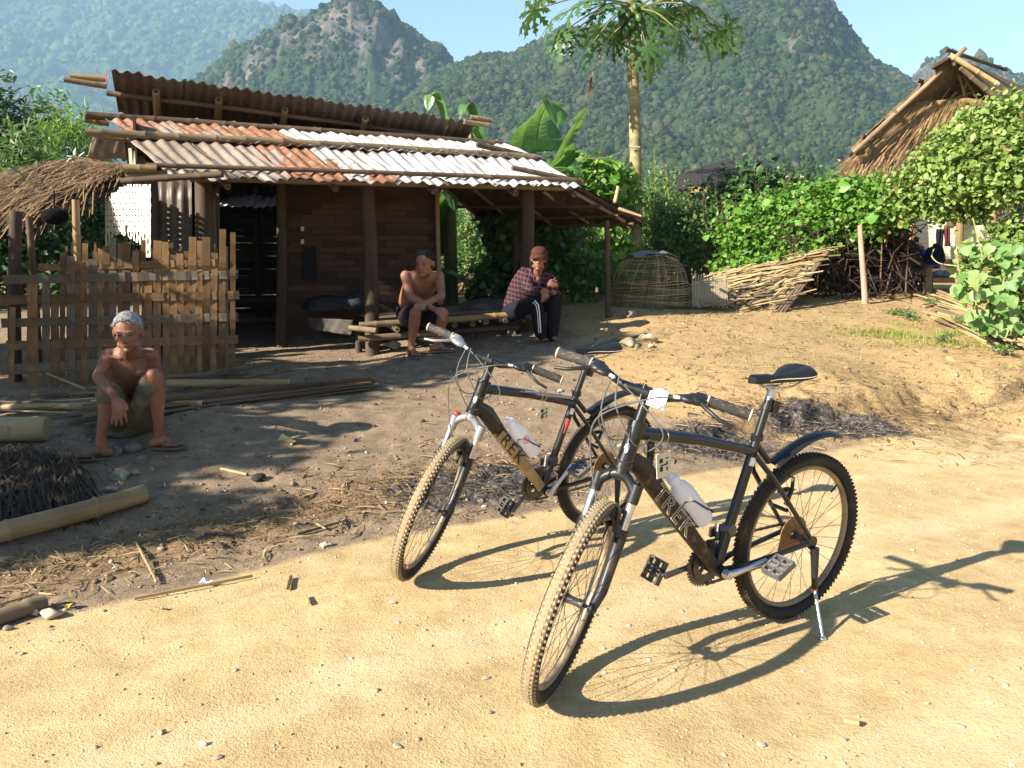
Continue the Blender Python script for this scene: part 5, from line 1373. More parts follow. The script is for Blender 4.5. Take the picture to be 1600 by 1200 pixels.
# legs
kl, kr = at(168, 606, 4.68), at(240, 588, 4.72); al_, ar_ = at(158, 690, 4.72), at(250, 684, 4.80)
for h, kn, an, tip in ((at(190, 650, 5.06), kl, al_, (134, 722)), (at(222, 650, 5.08), kr, ar_, (272, 703))):
    limb(b, [(h, .075), (h.lerp(kn, .5), .066), (kn, .050)], 14); d = (an-kn); bk_ = Vector((0, .02, 0))
    limb(b, [(kn, .050), (kn+d*.28+bk_, .049), (kn+d*.7, .033), (an, .030)], 14); b.ell(kn+Vector((0, -.018, .012)), (.036, .034, .038), None, 12, 8)
tl_ = at_ground(136, 721); tr_ = at_ground(270, 703)
tl_.z += .02; tr_.z += .02
foot(b, al_, tl_, 1.0); foot(b, ar_, tr_, 1.0)
body = fleshed(b, 'body', SKIN_OLD, om, .006, 3)
face_details(hd, L, M, om, 1.04, simple('grey_brow', (.13, .12, .11), .8)); hair_cap(hd, L, M, om, 1.04, HAIR_W, rough=.003, thick=.004)
# shorts: wide legs riding up over the knees
b = MB(); loft(b, torso_secs(pel+Vector((0, .0, -.05)), pel, bel.lerp(pel, .45), bel.lerp(pel, .40), bel.lerp(pel, .38), (lat, lat), ((.16, .13), (.165, .125), (.138, .095), (.135, .092), (.13, .09)), None), 20)
for h, kn in ((at(188, 652, 5.06), kl), (at(224, 652, 5.08), kr)):
    e = kn+(h-kn)*.10; hang = Vector((0, 0, -.03)); limb(b, [(h, .105), (h.lerp(kn, .5)+hang, .098), (e+hang*.6, .078)], 16)
c1 = at(222, 640, 4.86); limb(b, [(at(208, 655, 5.0), .07), (c1, .055), (at(224, 628, 4.78), .045)], 12)
fleshed(b, 'shorts', SHORTS_O, om, .008, 2)
for kn, an in ((kr, ar_), (kl, al_)):
    pass
sandal(al_, tl_, om, mat=simple('flip_flop_tan', (.16, .12, .08), .8)); sandal(ar_, tr_, om, mat=simple('flip_flop_brown', (.10, .075, .055), .8))

# middle man on the bench
rt = at(650, 480, 7.8); mm_ = empty('person', Vector((rt.x, rt.y, gzs(rt.x, rt.y))), 'shirtless dark haired man in black shorts sitting on the bamboo bench', 'person', 'people sitting outside the hut')
b = MB(); hd = at(664, 411, 7.48); f_ = Vector((-.32, -.90, -.24)); u_ = Vector((.0, -.2, 1)); L, M = head_shapes(b, hd, f_, u_, 1.12, 1.05)
shl, shr = at(634, 431, 7.56), at(686, 431, 7.66); lat = (shr-shl).normalized(); pel = at(646, 488, 7.98); bel = at(646, 468, 7.90); che = at(656, 447, 7.72); sho = at(660, 433, 7.62); nk = at(663, 424, 7.56)
loft(b, torso_secs(pel, bel, che, sho, nk, (lat, lat), ((.15, .11), (.145, .105), (.165, .11), (.14, .08), (.06, .055)), None), 22)
limb(b, [(nk-Vector((0, 0, .02)), .056), (hd-Vector((0, 0, .07)), .054)], 14)
for p, q in ((shl, -1), (shr, 1)): b.ell(p, .052, None, 12, 8); limb(b, [(sho+lat*q*.03+Vector((0, 0, .025)), .032), (p, .046)], 10)
for q in (-1, 1): b.ell(che+lat*q*.065+Vector((0, -.075, .01)), (.07, .035, .045), None, 12, 8)
el = at(641, 463, 7.50); wr = at(681, 484, 7.34); limb(b, [(shl, .050), (shl.lerp(el, .5), .044), (el, .038)], 12); limb(b, [(el, .038), (el.lerp(wr, .3), .037), (wr, .026)], 12); hand(b, wr, at(690, 489, 7.32), at(697, 497, 7.32), (0, -.4, -.8), 1.0, .6, -1, .005)
el = at(690, 463, 7.54); wr = at(664, 474, 7.32); limb(b, [(shr, .050), (shr.lerp(el, .5), .044), (el, .038)], 12); limb(b, [(el, .038), (el.lerp(wr, .3), .037), (wr, .026)], 12); hand(b, wr, at(655, 478, 7.30), at(647, 485, 7.30), (-.2, -.5, -.7), 1.0, .6, 1, .01)
kl, kr = at(649, 489, 7.42), at(692, 489, 7.48); al_, ar_ = at(642, 545, 7.52), at(683, 540, 7.60)
for h, kn, an in ((at(638, 494, 7.92), kl, al_), (at(664, 494, 7.94), kr, ar_)):
    limb(b, [(h, .085), (h.lerp(kn, .5), .075), (kn, .056)], 14); d = (an-kn); limb(b, [(kn, .055), (kn+d*.3+Vector((0, .02, 0)), .055), (kn+d*.72, .036), (an, .032)], 14)
tl_ = at_ground(649, 560); tr_ = at_ground(697, 551); tl_.z += .02; tr_.z += .02
foot(b, al_, tl_, 1.05); foot(b, ar_, tr_, 1.05)
fleshed(b, 'body', SKIN, mm_, .007, 3); face_details(hd, L, M, mm_, 1.12); hair_cap(hd, L, M, mm_, 1.12, HAIR_B, rough=.005, thick=.007)
b = MB(); loft(b, torso_secs(pel+Vector((0, 0, -.06)), pel, bel.lerp(pel, .5), bel.lerp(pel, .45), bel.lerp(pel, .42), (lat, lat), ((.17, .14), (.178, .14), (.165, .12), (.16, .115), (.155, .11)), None), 20)
for h, kn in ((at(638, 496, 7.92), kl), (at(664, 496, 7.94), kr)): limb(b, [(h, .11), (h.lerp(kn, .5), .10), (h.lerp(kn, .86), .086)], 16)
fleshed(b, 'shorts', SHORTS_B, mm_, .009, 2); SL_ = simple('flip_flop_grey', (.09, .09, .10), .7)
sandal(al_, tl_, mm_, mat=SL_); sandal(ar_, tr_, mm_, mat=SL_)

# woman in plaid shirt and cap
rt = at(806, 480, 8.3); wo_ = empty('person', Vector((rt.x, rt.y, gzs(rt.x, rt.y))), 'person in a plaid shirt, red-brown cap and black striped trousers on the bench end', 'person', 'people sitting outside the hut')
b = MB(); hd = at(842, 406, 8.02); f_ = Vector((-.10, -.98, -.05)); u_ = Vector((.06, -.1, 1)); L, M = head_shapes(b, hd, f_, u_, 1.0, .95)
nk = at(840, 421, 8.10); limb(b, [(nk-Vector((0, 0, .05)), .05), (hd-Vector((0, 0, .06)), .047)], 14)
wrA = at(846, 452, 7.86); hand(b, wrA, at(851, 459, 7.84), at(852, 470, 7.84), (.9, 0, .2), .98, 1.0, 1, .004)
wrB = at(858, 447, 7.90); hand(b, wrB, at(864, 444, 7.88), at(872, 440, 7.90), (0, -.3, .9), .92, 1.2, 1, .0)
alw, arw = at(845, 524, 8.0), at(862, 526, 8.1); tlw, trw = at_ground(850, 536), at_ground(868, 535); tlw.z += .02; trw.z += .02
foot(b, alw, tlw, .95); foot(b, arw, trw, .95); b.tube([alw, at(842, 500, 8.0)], .035, 10); b.tube([arw, at(864, 500, 8.05)], .035, 10)
limb(b, [(at(842, 500, 8.0), .035), (at(815, 478, 8.25), .05), (nk-Vector((0, 0, .08)), .05)], 10); limb(b, [(at(864, 500, 8.05), .035), (at(820, 478, 8.25), .05)], 10)
limb(b, [(wrA, .022), (at(828, 457, 8.0), .03), (at(822, 430, 8.2), .04)], 10); limb(b, [(wrB, .022), (at(866, 457, 8.0), .03), (at(858, 430, 8.2), .04)], 10)
fleshed(b, 'body', SKIN, wo_, .007, 3); face_details(hd, L, M, wo_, 1.0)
pel = at(806, 482, 8.36); bel = at(812, 462, 8.32); che = at(828, 442, 8.20); sho = at(838, 430, 8.14); lat = (at(859, 430, 8.2)-at(818, 427, 8.16)).normalized()
b = MB(); loft(b, torso_secs(pel, bel, che, sho, nk, (Vector((.55, -.8, 0)), lat), ((.15, .14), (.155, .13), (.175, .125), (.155, .095), (.07, .065)), None), 22)
el = at(829, 458, 7.98); shl = at(820, 429, 8.14); limb(b, [(shl, .062), (shl.lerp(el, .5), .058), (el, .052)], 12); limb(b, [(el, .052), (el.lerp(wrA, .5), .046), (el.lerp(wrA, .93), .035)], 12)
el = at(868, 458, 8.04); shr = at(858, 432, 8.18); limb(b, [(shr, .058), (shr.lerp(el, .5), .052), (el, .048)], 12); limb(b, [(el, .046), (el.lerp(wrB, .5), .042), (el.lerp(wrB, .93), .034)], 12)
limb(b, [(nk+Vector((-.05, .0, .0)), .025), (nk+Vector((0, -.05, -.03)), .02), (nk+Vector((.05, 0, 0)), .025)], 8)
fleshed(b, 'shirt', PLAID, wo_, .008, 2)
b = MB(); k1, k2 = at(838, 474, 7.92), at(868, 470, 8.0)
loft(b, torso_secs(pel+Vector((0, 0, -.10)), pel+Vector((0, 0, -.02)), pel+Vector((0, 0, .02)), pel+Vector((0, 0, .03)), pel+Vector((0, 0, .04)), (Vector((.55, -.8, 0)),)*2, ((.15, .14), (.16, .145), (.15, .13), (.14, .12), (.13, .12)), None), 18)
for h, kn, an in ((at(800, 487, 8.30), k1, alw), (at(822, 485, 8.36), k2, arw)):
    limb(b, [(h, .10), (h.lerp(kn, .5), .088), (kn, .070)], 14); d = an-kn; limb(b, [(kn, .070), (kn+d*.35, .070), (kn+d*.75, .066), (kn+d*.98, .060)], 14)
fleshed(b, 'trousers', TRACK, wo_, .009, 2)
b = MB(); loc = wo_.location
b.tube([at(800, 475, 8.19)-loc, at(820, 471, 8.02)-loc, at(836, 470, 7.86)-loc, at(841, 476, 7.845)-loc, at(843, 490, 7.87)-loc, at(845, 520, 7.925)-loc], .006, 6); b.tube([at(802, 478, 8.18)-loc, at(820, 474, 8.01)-loc, at(834, 473, 7.85)-loc, at(838, 478, 7.84)-loc, at(840, 490, 7.87)-loc, at(842, 520, 7.925)-loc], .004, 6); b.build('trouser_stripe', WHITEP, wo_)
# cap with visor, dark hair under it
V = []; F = []; nu, nv = 30, 8
for i in range(nv+1):
    for j in range(nu):
        a = 2*pi*j/nu; ph = 1.55*i/nv; fl = 1.18 if i < nv-1 else 1.16; top_ = .105 if i < 3 else .1
        V.append(L(.0745*sin(ph)**.8*cos(a)*fl, -.012+.092*sin(ph)**.8*sin(a)*fl if ph > 0 else -.012, .052+.082*cos(ph))-loc)
for i in range(nv):
    for j in range(nu): j2 = (j+1) % nu; F.append([i*nu+j, (i+1)*nu+j, (i+1)*nu+j2, i*nu+j2])
b = MB(); b.add(V, F); cp = b.build('cap', CAPM, wo_); md = cp.modifiers.new('thickness', 'SOLIDIFY'); md.thickness = .004
V = []; 
for i in range(5):
    for j in range(11): a = radians(25+130*j/10); r1 = 1.16+.11*i; V.append(L(.0745*cos(a)*(1.15+.05*i), -.012+.092*sin(a)*r1, .056-.007*i-.008*abs(cos(a))*i)-loc)
F = [[i*11+j, i*11+j+1, (i+1)*11+j+1, (i+1)*11+j] for i in range(4) for j in range(10)]
b = MB(); b.add(V, F); vz = b.build('visor', CAPM, cp); md = vz.modifiers.new('thickness', 'SOLIDIFY'); md.thickness = .004
b = MB(); 
for q in (-1, 1): b.tube([L(q*.068, -.01, .03)-loc, L(q*.076, -.01, -.02)-loc, L(q*.068, -.02, -.085)-loc, L(q*.05, -.03, -.13)-loc], [.016, .018, .016, .010], 8)
b.ell(L(0, -.045, -.02)-loc, (.07, .065, .085), M, 14, 8); b.build('hair', HAIR_B, wo_)

# ------------------------------------------------------------------ vegetation
def round_leaf():   # heart-like folded leaf, unit size, lying in xy, stem at origin
    V = [(0, 0, 0), (.42, .12, .10), (.50, .5, .12), (.28, .85, .04), (0, 1.05, -.08), (-.28, .85, .04), (-.50, .5, .12), (-.42, .12, .10), (0, .5, -.03)]
    F = [(0, 1, 2, 8), (8, 2, 3, 4), (8, 4, 5, 6), (0, 8, 6, 7)]
    return np.array(V), np.array(F)
def long_leaf(w_=.16):
    V = [(0, 0, 0), (w_, .35, .05), (0, 1.0, -.12), (-w_, .35, .05), (0, .4, -.02)]
    return np.array(V), np.array([(0, 1, 4, 4), (4, 1, 2, 2), (4, 2, 3, 3), (0, 4, 3, 3)])[:, :3]
RL = round_leaf(); LL = long_leaf(); LLB = long_leaf(.09); LLW = long_leaf(.27)
def orient(n, nrm, spread=.6, droop=.0, g=None):
    """rotation matrices whose z is near nrm and y a random direction in the plane, drooping"""
    g = g or rng; N = nrm + g.normal(0, spread, (n, 3)); N /= np.linalg.norm(N, axis=1)[:, None]+1e-9
    Y = g.normal(0, 1, (n, 3)); Y[:, 2] -= droop; Y -= N*(Y*N).sum(1)[:, None]; Y /= np.linalg.norm(Y, axis=1)[:, None]+1e-9
    X = np.cross(Y, N); return np.stack([X, Y, N], -1)
SUNN = np.array(sun_vec)
def leaf_cloud(name, blobs, n, size, shape, mat, parent=None, shell=.35, spread=.7, droop=.3, loc=(0, 0, 0), clump=0, seed=0, inner=.15):
    """blobs: (x,y,z,rx,ry,rz); leaves near the surface of each blob, in clumps"""
    g = np.random.default_rng(seed+11); B = np.array(blobs, float); vol = (B[:, 3]*B[:, 4]+B[:, 4]*B[:, 5]+B[:, 3]*B[:, 5]); pr = vol/vol.sum()
    k = g.choice(len(B), n, p=pr); d = g.normal(0, 1, (n, 3)); d /= np.linalg.norm(d, axis=1)[:, None]
    r = 1-np.abs(g.normal(0, shell, n)); ins = g.uniform(0, 1, n) < inner; r[ins] = g.uniform(.2, .9, ins.sum()); r = np.clip(r, .05, 1.15)
    lump = 1+.22*np.sin(d[:, 0]*7+B[k, 0]*3)*np.sin(d[:, 1]*6+k)*np.sin(d[:, 2]*8+1)+.1*np.sin(d[:, 0]*17+k)*np.sin(d[:, 2]*15)
    P_ = B[k, :3]+d*B[k, 3:6]*(r*lump)[:, None]
    if clump:
        c = g.integers(0, max(1, n//clump), n); cc = P_[c]; P_ = P_*.45+cc*.55+g.normal(0, size*1.1, (n, 3))*.8
    s = size*g.lognormal(0, .3, n); nr = d*.6+np.array([0, 0, .55])+SUNN*.35
    R_ = orient(n, nr, spread, droop, g)
    return scatter(name, shape, P_-np.array(loc), np.c_[s, s, s], R_, mat, .0, parent=parent)
def branches(name, base, tips, r0, mat, parent=None, loc=(0, 0, 0), wob=.1, seed=0, n=6):
    rr = random.Random(seed); b = MB(); loc = Vector(loc); base = Vector(base)
    for t in tips:
        t = Vector(t); mid = base.lerp(t, .5)+Vector((rr.gauss(0, wob), rr.gauss(0, wob), rr.gauss(0, wob)))
        pts = spline([tuple(base-loc), tuple(base.lerp(mid, .55)-loc), tuple(mid-loc), tuple(t-loc)], 3)
        b.tube([p for p in pts], [r0*(1-.75*i/(len(pts)-1)) for i in range(len(pts))], n)
    return b.build(name, mat, parent)
def bush(x, y, h, r, n, size, shape, mat, label, cat='shrub', name='shrub', group=None, seed=0, stems=6, zb=None, twig=TWIG, blobs=None, droop=.3, clump=0):
    z = gzs(x, y) if zb is None else zb; e = empty(name, (x, y, z), label, cat, group); rr = random.Random(seed)
    if blobs is None:
        blobs = [(x+rr.uniform(-.45, .45)*r, y+rr.uniform(-.4, .4)*r, z+h*rr.uniform(.14, .85), r*rr.uniform(.35, .6), r*rr.uniform(.35, .6), h*rr.uniform(.18, .32)) for _ in range(7)]
    o = leaf_cloud('foliage', blobs, n, size, shape, mat, e, loc=(x, y, z), seed=seed, droop=droop, clump=clump)
    branches('stem', (x, y, z), [(b_[0], b_[1], b_[2]) for b_ in blobs[:stems]], max(.008, h*.012), twig, e, loc=(x, y, z), wob=.12*h, seed=seed)
    return e

# --- forest trees at the left behind the hut
def tree(px, Y, ytop, wpx, mat, label, seed, leaf, n=5200, group='trees in the forest at the left', shape=LL, elong=1.0, ybot=330):
    top = at(px, ytop, Y); rr = random.Random(seed); bx = top.x; W_ = wpx/F_PX*Y; z0 = .8; Ht = top.z-z0
    e = empty('forest_tree', (bx, Y, z0), label, 'tree', group); bl = []
    nb = 24
    for i in range(nb):
        f = (i+.5)/nb; zz = z0+Ht*(.22+.78*f); rw = W_*(.5*(1-.75*f**1.6))*rr.uniform(.75, 1.1)
        bl.append((bx+rr.uniform(-.75, .75)*rw, Y+rr.uniform(-.6, .6)*rw, zz-rw*.25, rw*.68, rw*.68, min(rw*.5, Ht*.14)*elong))
    leaf_cloud('crown', bl, int(n*(2.2 if px < 200 else 1.7)), leaf, shape, mat, e, loc=(bx, Y, z0), seed=seed, clump=9, droop=.8, shell=.35, inner=.4)
    branches('trunk', (bx, Y, z0), [b_[:3] for b_ in bl[4:14]], .12, WOODP, e, loc=(bx, Y, z0), wob=.4, seed=seed)
    return e
tree(-20, 38, 85, 230, L_DARK, 'large dark tree at the left end of the forest', 1, .42)
tree(60, 44, 98, 130, L_MID, 'tall airy grey-green tree rising above the forest left of the roof', 2, .38, 4200)
tree(95, 32, 142, 120, L_BAM, 'bright green bamboo clump left of the roof poles', 3, .34, 5200, shape=LLB, elong=1.6)
tree(130, 36, 135, 100, L_BAM, 'bright bamboo clump right behind the roof pole ends', 4, .34, 4200, shape=LLB, elong=1.6)
tree(30, 29, 170, 170, L_MID, 'broad green tree in front of the tall forest trees', 5, .34, 5200)
tree(120, 27, 205, 150, L_DARK, 'dark tree low behind the left gable of the hut', 6, .33, 5200)
tree(0, 24, 235, 120, L_BAM, 'light green young tree at the left picture edge', 7, .26, 3200)
tree(60, 22, 258, 230, L_DARK, 'low dark thicket above the lean-to thatch', 8, .28, 5600)
tree(-60, 20, 250, 160, L_DARK, 'dark thicket beyond the left end of the thatch', 9, .28, 3600)
# --- trees at the foot of the mountains, seen over the roof and the hedge
mt = [(700, 60, 268, 150, L_MID), (800, 70, 262, 130, L_DARK), (880, 52, 285, 110, L_MID), (940, 60, 258, 110, L_BAM), (1030, 75, 235, 130, L_MID), (1090, 60, 255, 130, L_DARK), (1170, 80, 225, 140, L_MID), (1260, 85, 222, 150, L_DARK), (1330, 70, 235, 110, L_MID), (620, 62, 280, 130, L_DARK), (1450, 80, 215, 160, L_MID)]
TFL = ['tree beyond the hut, just left of the upright banana leaves', 'dark tree far behind the upright banana leaves', 'tree far behind the porch end, left of the papaya trunk', 'pale green tree touching the papaya trunk on its left', 'tree far off, just right of the papaya trunk', 'dark tree far off above the shed roof', 'tree far behind the dark thicket', 'dark tree far off above the bright vine', 'tree far off before the thatched gable', 'dark tree hidden behind the roof ridge', 'tree far behind the thatched house']
for i, (px, Y, yt, wp, m_) in enumerate(mt):
    tree(px, Y, yt, wp, m_, TFL[i], 40+i, .62, 2200, group='trees at the mountain foot')
for i, (px, Y, h, r) in enumerate(((-60, 11, 2.0, 1.3), (10, 12, 1.8, 1.2), (70, 11.5, 1.7, 1.1), (130, 12.5, 1.9, 1.2), (-20, 14, 2.3, 1.6), (200, 13, 1.8, 1.2))):
    x = (px-800)/F_PX*Y; bush(x, Y, h, r, 2200, .10, LLW, L_DARK, ['dark bush beyond the left end of the fence', 'dark bush behind the leftmost fence strips', 'dark bush under the lean-to thatch behind the fence', 'dark bush behind the fence below the pale woven panel', 'large dark bush far behind the fence', 'dark bush behind the pale woven panel'][i], seed=30+i, group='shrubs behind the fence')
# --- bushes directly behind the hut and the bench (seen under the porch)
bs = [(715, 12.5, 1.9, .9, 2600, .085, LL, L_MID, 'leafy sunlit shrub behind the bench, beside the woven wall'),
      (770, 13.5, 2.0, 1.0, 2600, .085, LLW, L_BAM, 'light green shrub behind the middle of the bench'),
      (665, 14.0, 2.2, 1.0, 1800, .09, LL, L_MID, 'shrub half hidden by the woven wall'),
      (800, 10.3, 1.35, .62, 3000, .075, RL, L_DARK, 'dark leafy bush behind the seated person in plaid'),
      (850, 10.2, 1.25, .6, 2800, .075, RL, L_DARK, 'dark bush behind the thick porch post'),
      (900, 10.6, 1.30, .6, 2600, .08, LLW, L_MID, 'bush between the thick porch post and the thin one'),
      (925, 11.6, 1.9, .8, 3000, .08, RL, L_VINE, 'bright leafy bush behind the thin porch post'),
      (965, 12.2, 1.7, .7, 2600, .08, RL, L_VINE, 'bright climbing bush left of the papaya trunk'),
      (880, 13.5, 2.3, 1.1, 2800, .09, LL, L_DARK, 'dark shrub far behind the porch posts'),
      (720, 17, 1.5, 1.6, 2600, .10, LL, L_BAM, 'pale undergrowth far behind the bench'),
      (560, 16, 2.4, 1.6, 2200, .11, LL, L_MID, 'shrub behind the hut seen through wall gaps'),
      (420, 14, 1.6, 1.4, 1800, .10, LLW, L_BAM, 'bright shrub glimpsed under the hut floor')]
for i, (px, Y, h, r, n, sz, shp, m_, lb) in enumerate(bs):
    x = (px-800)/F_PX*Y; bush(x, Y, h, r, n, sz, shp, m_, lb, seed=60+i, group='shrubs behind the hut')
# --- the vine-covered hedge
def hedge(name, pts, n, size, mat, label, seed, Y0, shape=RL, thickness=.8, cat='hedge', zcut=None):
    """pts: (px, row_top, row_bottom, Y)"""
    c = at(pts[len(pts)//2][0], 400, pts[len(pts)//2][3]); e = empty(name, (c.x, c.y, gzs(c.x, c.y)), label, cat); rr = random.Random(seed); bl = []
    for i in range(len(pts)-1):
        for k in range(7):
            f = rr.random(); a, b = pts[i], pts[i+1]; px = a[0]+(b[0]-a[0])*f; yt = a[1]+(b[1]-a[1])*f; yb = a[2]+(b[2]-a[2])*f; Y = a[3]+(b[3]-a[3])*f
            g_ = (k+.5)/7; r_ = thickness*rr.uniform(.28, .52); rowr = r_*F_PX/Y*.8; row = yt+rowr+(max(yb-rowr, yt+rowr)-yt-rowr)*g_
            p = at(px, row, Y+rr.uniform(-.25, .35)*thickness+(1-g_)*.5*thickness); bl.append((p.x, p.y, p.z, r_*1.15, r_, r_*.8))
    leaf_cloud('foliage', bl, n, size, shape, mat, e, loc=e.location, seed=seed, clump=5, inner=.3)
    b = MB()
    for k in range(90 if seed < 82 else (8 if seed == 82 else 0)):
        q = bl[rr.randrange(len(bl))]; p0 = Vector((q[0]+rr.uniform(-.3, .3), q[1]+rr.uniform(-.1, .3), gzs(q[0], q[1]))); p1 = Vector(q[:3])+Vector((rr.uniform(-.4, .4), rr.uniform(-.3, .2), rr.uniform(-.1, .4)))
        b.tube([p0-e.location, p0.lerp(p1, .5)+Vector((rr.gauss(0, .1), 0, 0))-e.location, p1-e.location], [.012, .009, .005], 5)
    if b.V: tag(b.build('stems', TWIG, e), kind='stuff')
    return e
hedge('vine_hedge', [(1000, 300, 480, 13), (1040, 268, 478, 13), (1085, 285, 470, 12.8), (1130, 300, 440, 12.6)], 9000, .062, L_MID, 'dense green shrubbery between the papaya trunk and the vine thicket', 80, 13, shape=LLW, thickness=1.0)
hedge('vine_hedge', [(1095, 262, 470, 13.4), (1135, 232, 470, 13.4), (1175, 222, 450, 13.4), (1215, 226, 430, 13.2), (1260, 258, 420, 13)], 11000, .072, L_DARK, 'dark leafed tree-high thicket behind the bright vine', 81, 13, thickness=1.2)
hedge('vine_hedge', [(1120, 330, 470, 12.2), (1170, 270, 455, 12.1), (1225, 262, 425, 12), (1290, 250, 425, 11.6), (1350, 255, 400, 11.2), (1410, 262, 372, 10.8), (1450, 270, 345, 10.6)], 16500, .060, L_VINE, 'bright green climbing vine sprawling over the trellis', 82, 12, thickness=.85)
hedge('vine_hedge', [(1430, 210, 330, 10.4), (1470, 178, 345, 10.1), (1520, 132, 350, 9.8), (1565, 106, 345, 9.5), (1620, 95, 360, 9.3), (1690, 90, 400, 9.1)], 19000, .050, L_VINE2, 'tall pale green vine thicket at the right edge', 83, 10, thickness=.8)
hedge('vine_hedge', [(1555, 320, 440, 9.7), (1600, 320, 480, 9.4), (1650, 320, 520, 9.2), (1720, 320, 520, 9.1)], 6500, .05, L_VINE2, 'pale vine foliage hanging down along the right edge below the tall thicket', 84, 9.5, thickness=.45)
hedge('vine_hedge', [(1385, 255, 350, 10.7), (1430, 240, 365, 10.5), (1475, 240, 350, 10.3), (1520, 240, 372, 10.1), (1560, 240, 350, 10)], 5500, .055, L_VINE2, 'loose vine sprays drooping in front of the pale house wall', 85, 10, thickness=.5)
# papaya seedling-like sprays above the hedge
for i, (px, Y, yt) in enumerate(((1022, 13.5, 232), (1055, 13.8, 250), (1040, 13.0, 262), (1078, 14, 268))):
    p = at(px, yt, Y); e = empty('sapling', (p.x, p.y, gzs(p.x, p.y)), ['thin pale sapling just right of the papaya trunk', 'sapling with loose leaves before the dark shed roof', 'short sapling at the hedge top near the papaya trunk', 'slender shoot beside the dark shed roof'][i], 'sapling')
    branches('stem', e.location, [p], .015, STEMG, e, loc=e.location, wob=.05, seed=i)
    leaf_cloud('foliage', [(p.x, p.y, p.z-.25-.28*k, .10+.05*k, .10+.05*k, .16) for k in range(5)], 260, .09, LL, L_BAM, e, loc=e.location, seed=300+i, droop=.2)

# --- nearer vine plant at the right edge, big leaves built one by one
vp = at(1540, 520, 7.9); ve = empty('vine_plant', (vp.x, vp.y, gzs(vp.x, vp.y)), 'large round-leaved vine hanging down to the ground at the right edge', 'vine')
lv = raw_mesh('leaf', RL[0], RL[1], [leafmat('big_vine_leaf', (.13, .24, .07), (.24, .36, .12), .3, .5, .3, .35)], smooth=True); lv.name = 'leaf'
BIGL = []
mb_ = []
for q, cc in enumerate(((.10, .22, .05), (.17, .30, .09), (.24, .34, .13))):
    m_ = NT('big_vine_leaf'); n_ = m_.noise(m_.coord('Object'), 4, 4, .6); c_ = m_.mix(.7, cc, m_.ramp(n_, [(.3, (.6, .6, .6)), (.7, (1.25, 1.2, 1.1))]), 'MULTIPLY'); m_.principled(c_, .45, m_.bump(n_, .4, .01), 0, .35, 0, .3, m_.hsv(c_, .48, 1.1, 1.3))
    BIGL.append(raw_mesh('leaf', RL[0], RL[1], [m_.m], smooth=True))
rr = random.Random(12); cnt = 0
stemsV = [((1530, 525), (1525, 470), (1535, 400), (1520, 340)), ((1540, 530), (1560, 480), (1570, 430), (1590, 380)), ((1580, 540), (1600, 500), (1615, 450), (1640, 400)), ((1530, 520), (1545, 470), (1500, 430), (1495, 400))]
b = MB()
for st_ in stemsV: b.tube([at(x, y, 7.9+.1*i)-ve.location for i, (x, y) in enumerate(st_)], [.012, .01, .008, .006], 6)
b.build('stem', STEMG, ve)
while cnt < 250:
    px = rr.uniform(1492, 1660); py = rr.uniform(375, 545)
    lo = 1500+18*sin(py*.11)+(max(0, (py-470))*1.15)+(25 if py < 420 else 0)
    if px < lo or sin(px*.09+py*.05)*sin(py*.13) > .35: continue
    p = at(px, py, rr.uniform(7.55, 8.5)); o = link('leaf', BIGL[rr.randrange(3)], ve); s_ = rr.uniform(.07, .135)
    nn = Vector((rr.gauss(0, .5)-.4, rr.gauss(0, .45)-.7, .55+rr.gauss(0, .3))).normalized(); yy = Vector((rr.gauss(0, .6), rr.gauss(0, .3), -1)); yy = (yy-nn*yy.dot(nn)).normalized(); xx = yy.cross(nn)
    mtx = Matrix((xx, yy, nn)).transposed().to_4x4() @ Matrix.Scale(s_, 4); mtx.translation = p-ve.location; o.matrix_local = mtx; cnt += 1
leaf_cloud('foliage', [tuple(at(px, py, 8.5))+(.30, .25, .25) for px in (1530, 1570, 1610, 1650) for py in (400, 440, 480) if px > 1545 or py < 450], 2000, .06, RL, L_VINE2, ve, loc=ve.location, seed=90, inner=.4)

# --- papaya tree
pb = at(992, 440, 13.0); pb.z = gzs(pb.x, pb.y); ptop = at(988, 12, 13.0)
pe = empty('papaya_tree', pb, 'tall papaya tree with pale yellowish trunk, green fruit and lobed leaves', 'tree')
b = MB(); pts = []; rr_ = []
for i in range(60):
    f = i/59; p = pb.lerp(ptop+Vector((0, 0, .5)), f); p.x += .03*sin(f*5); pts.append(p-pb); rr_.append((.104-.024*f)*(1+.03*sin(i*2.1)))
b.tube(pts, rr_, 18); b.build('trunk', TRUNKP, pe)
def papaya_leaf(R_, seed):
    r_ = random.Random(seed); V = [(0, 0, 0)]; F = []
    nl = 9
    for k in range(nl):
        a = radians(-140+280*k/(nl-1)); L_ = R_*(1-.28*abs(k-4)/4)*r_.uniform(.9, 1.08); d = Vector((sin(a), cos(a), 0)); s_ = Vector((d.y, -d.x, 0))
        prof = [(.08, .03), (.35, .09), (.48, .05), (.62, .20), (.66, .06), (.80, .15), (.84, .045), (1.0, .005)]
        def pt(t, w_): 
            q = d*L_*t+s_*w_*L_; q.z = -.30*(q.length**2)/R_*(1+.3*sin(k*2))+.03*R_*abs(w_)*-3; return q
        n0 = len(V)
        for t, w_ in prof: V += [pt(t-(.05 if w_ > .1 else 0), 0), pt(t, w_), pt(t, -w_)]
        for i in range(len(prof)-1):
            a0 = n0+i*3; b0 = a0+3; F += [[a0, a0+1, b0+1, b0], [a0, b0, b0+2, a0+2]]
        F += [[0, n0+1, n0], [0, n0, n0+2]]
    return raw_mesh('leaf_blade', V, F, [L_PAP])
PL = [papaya_leaf(.47, i) for i in range(4)]
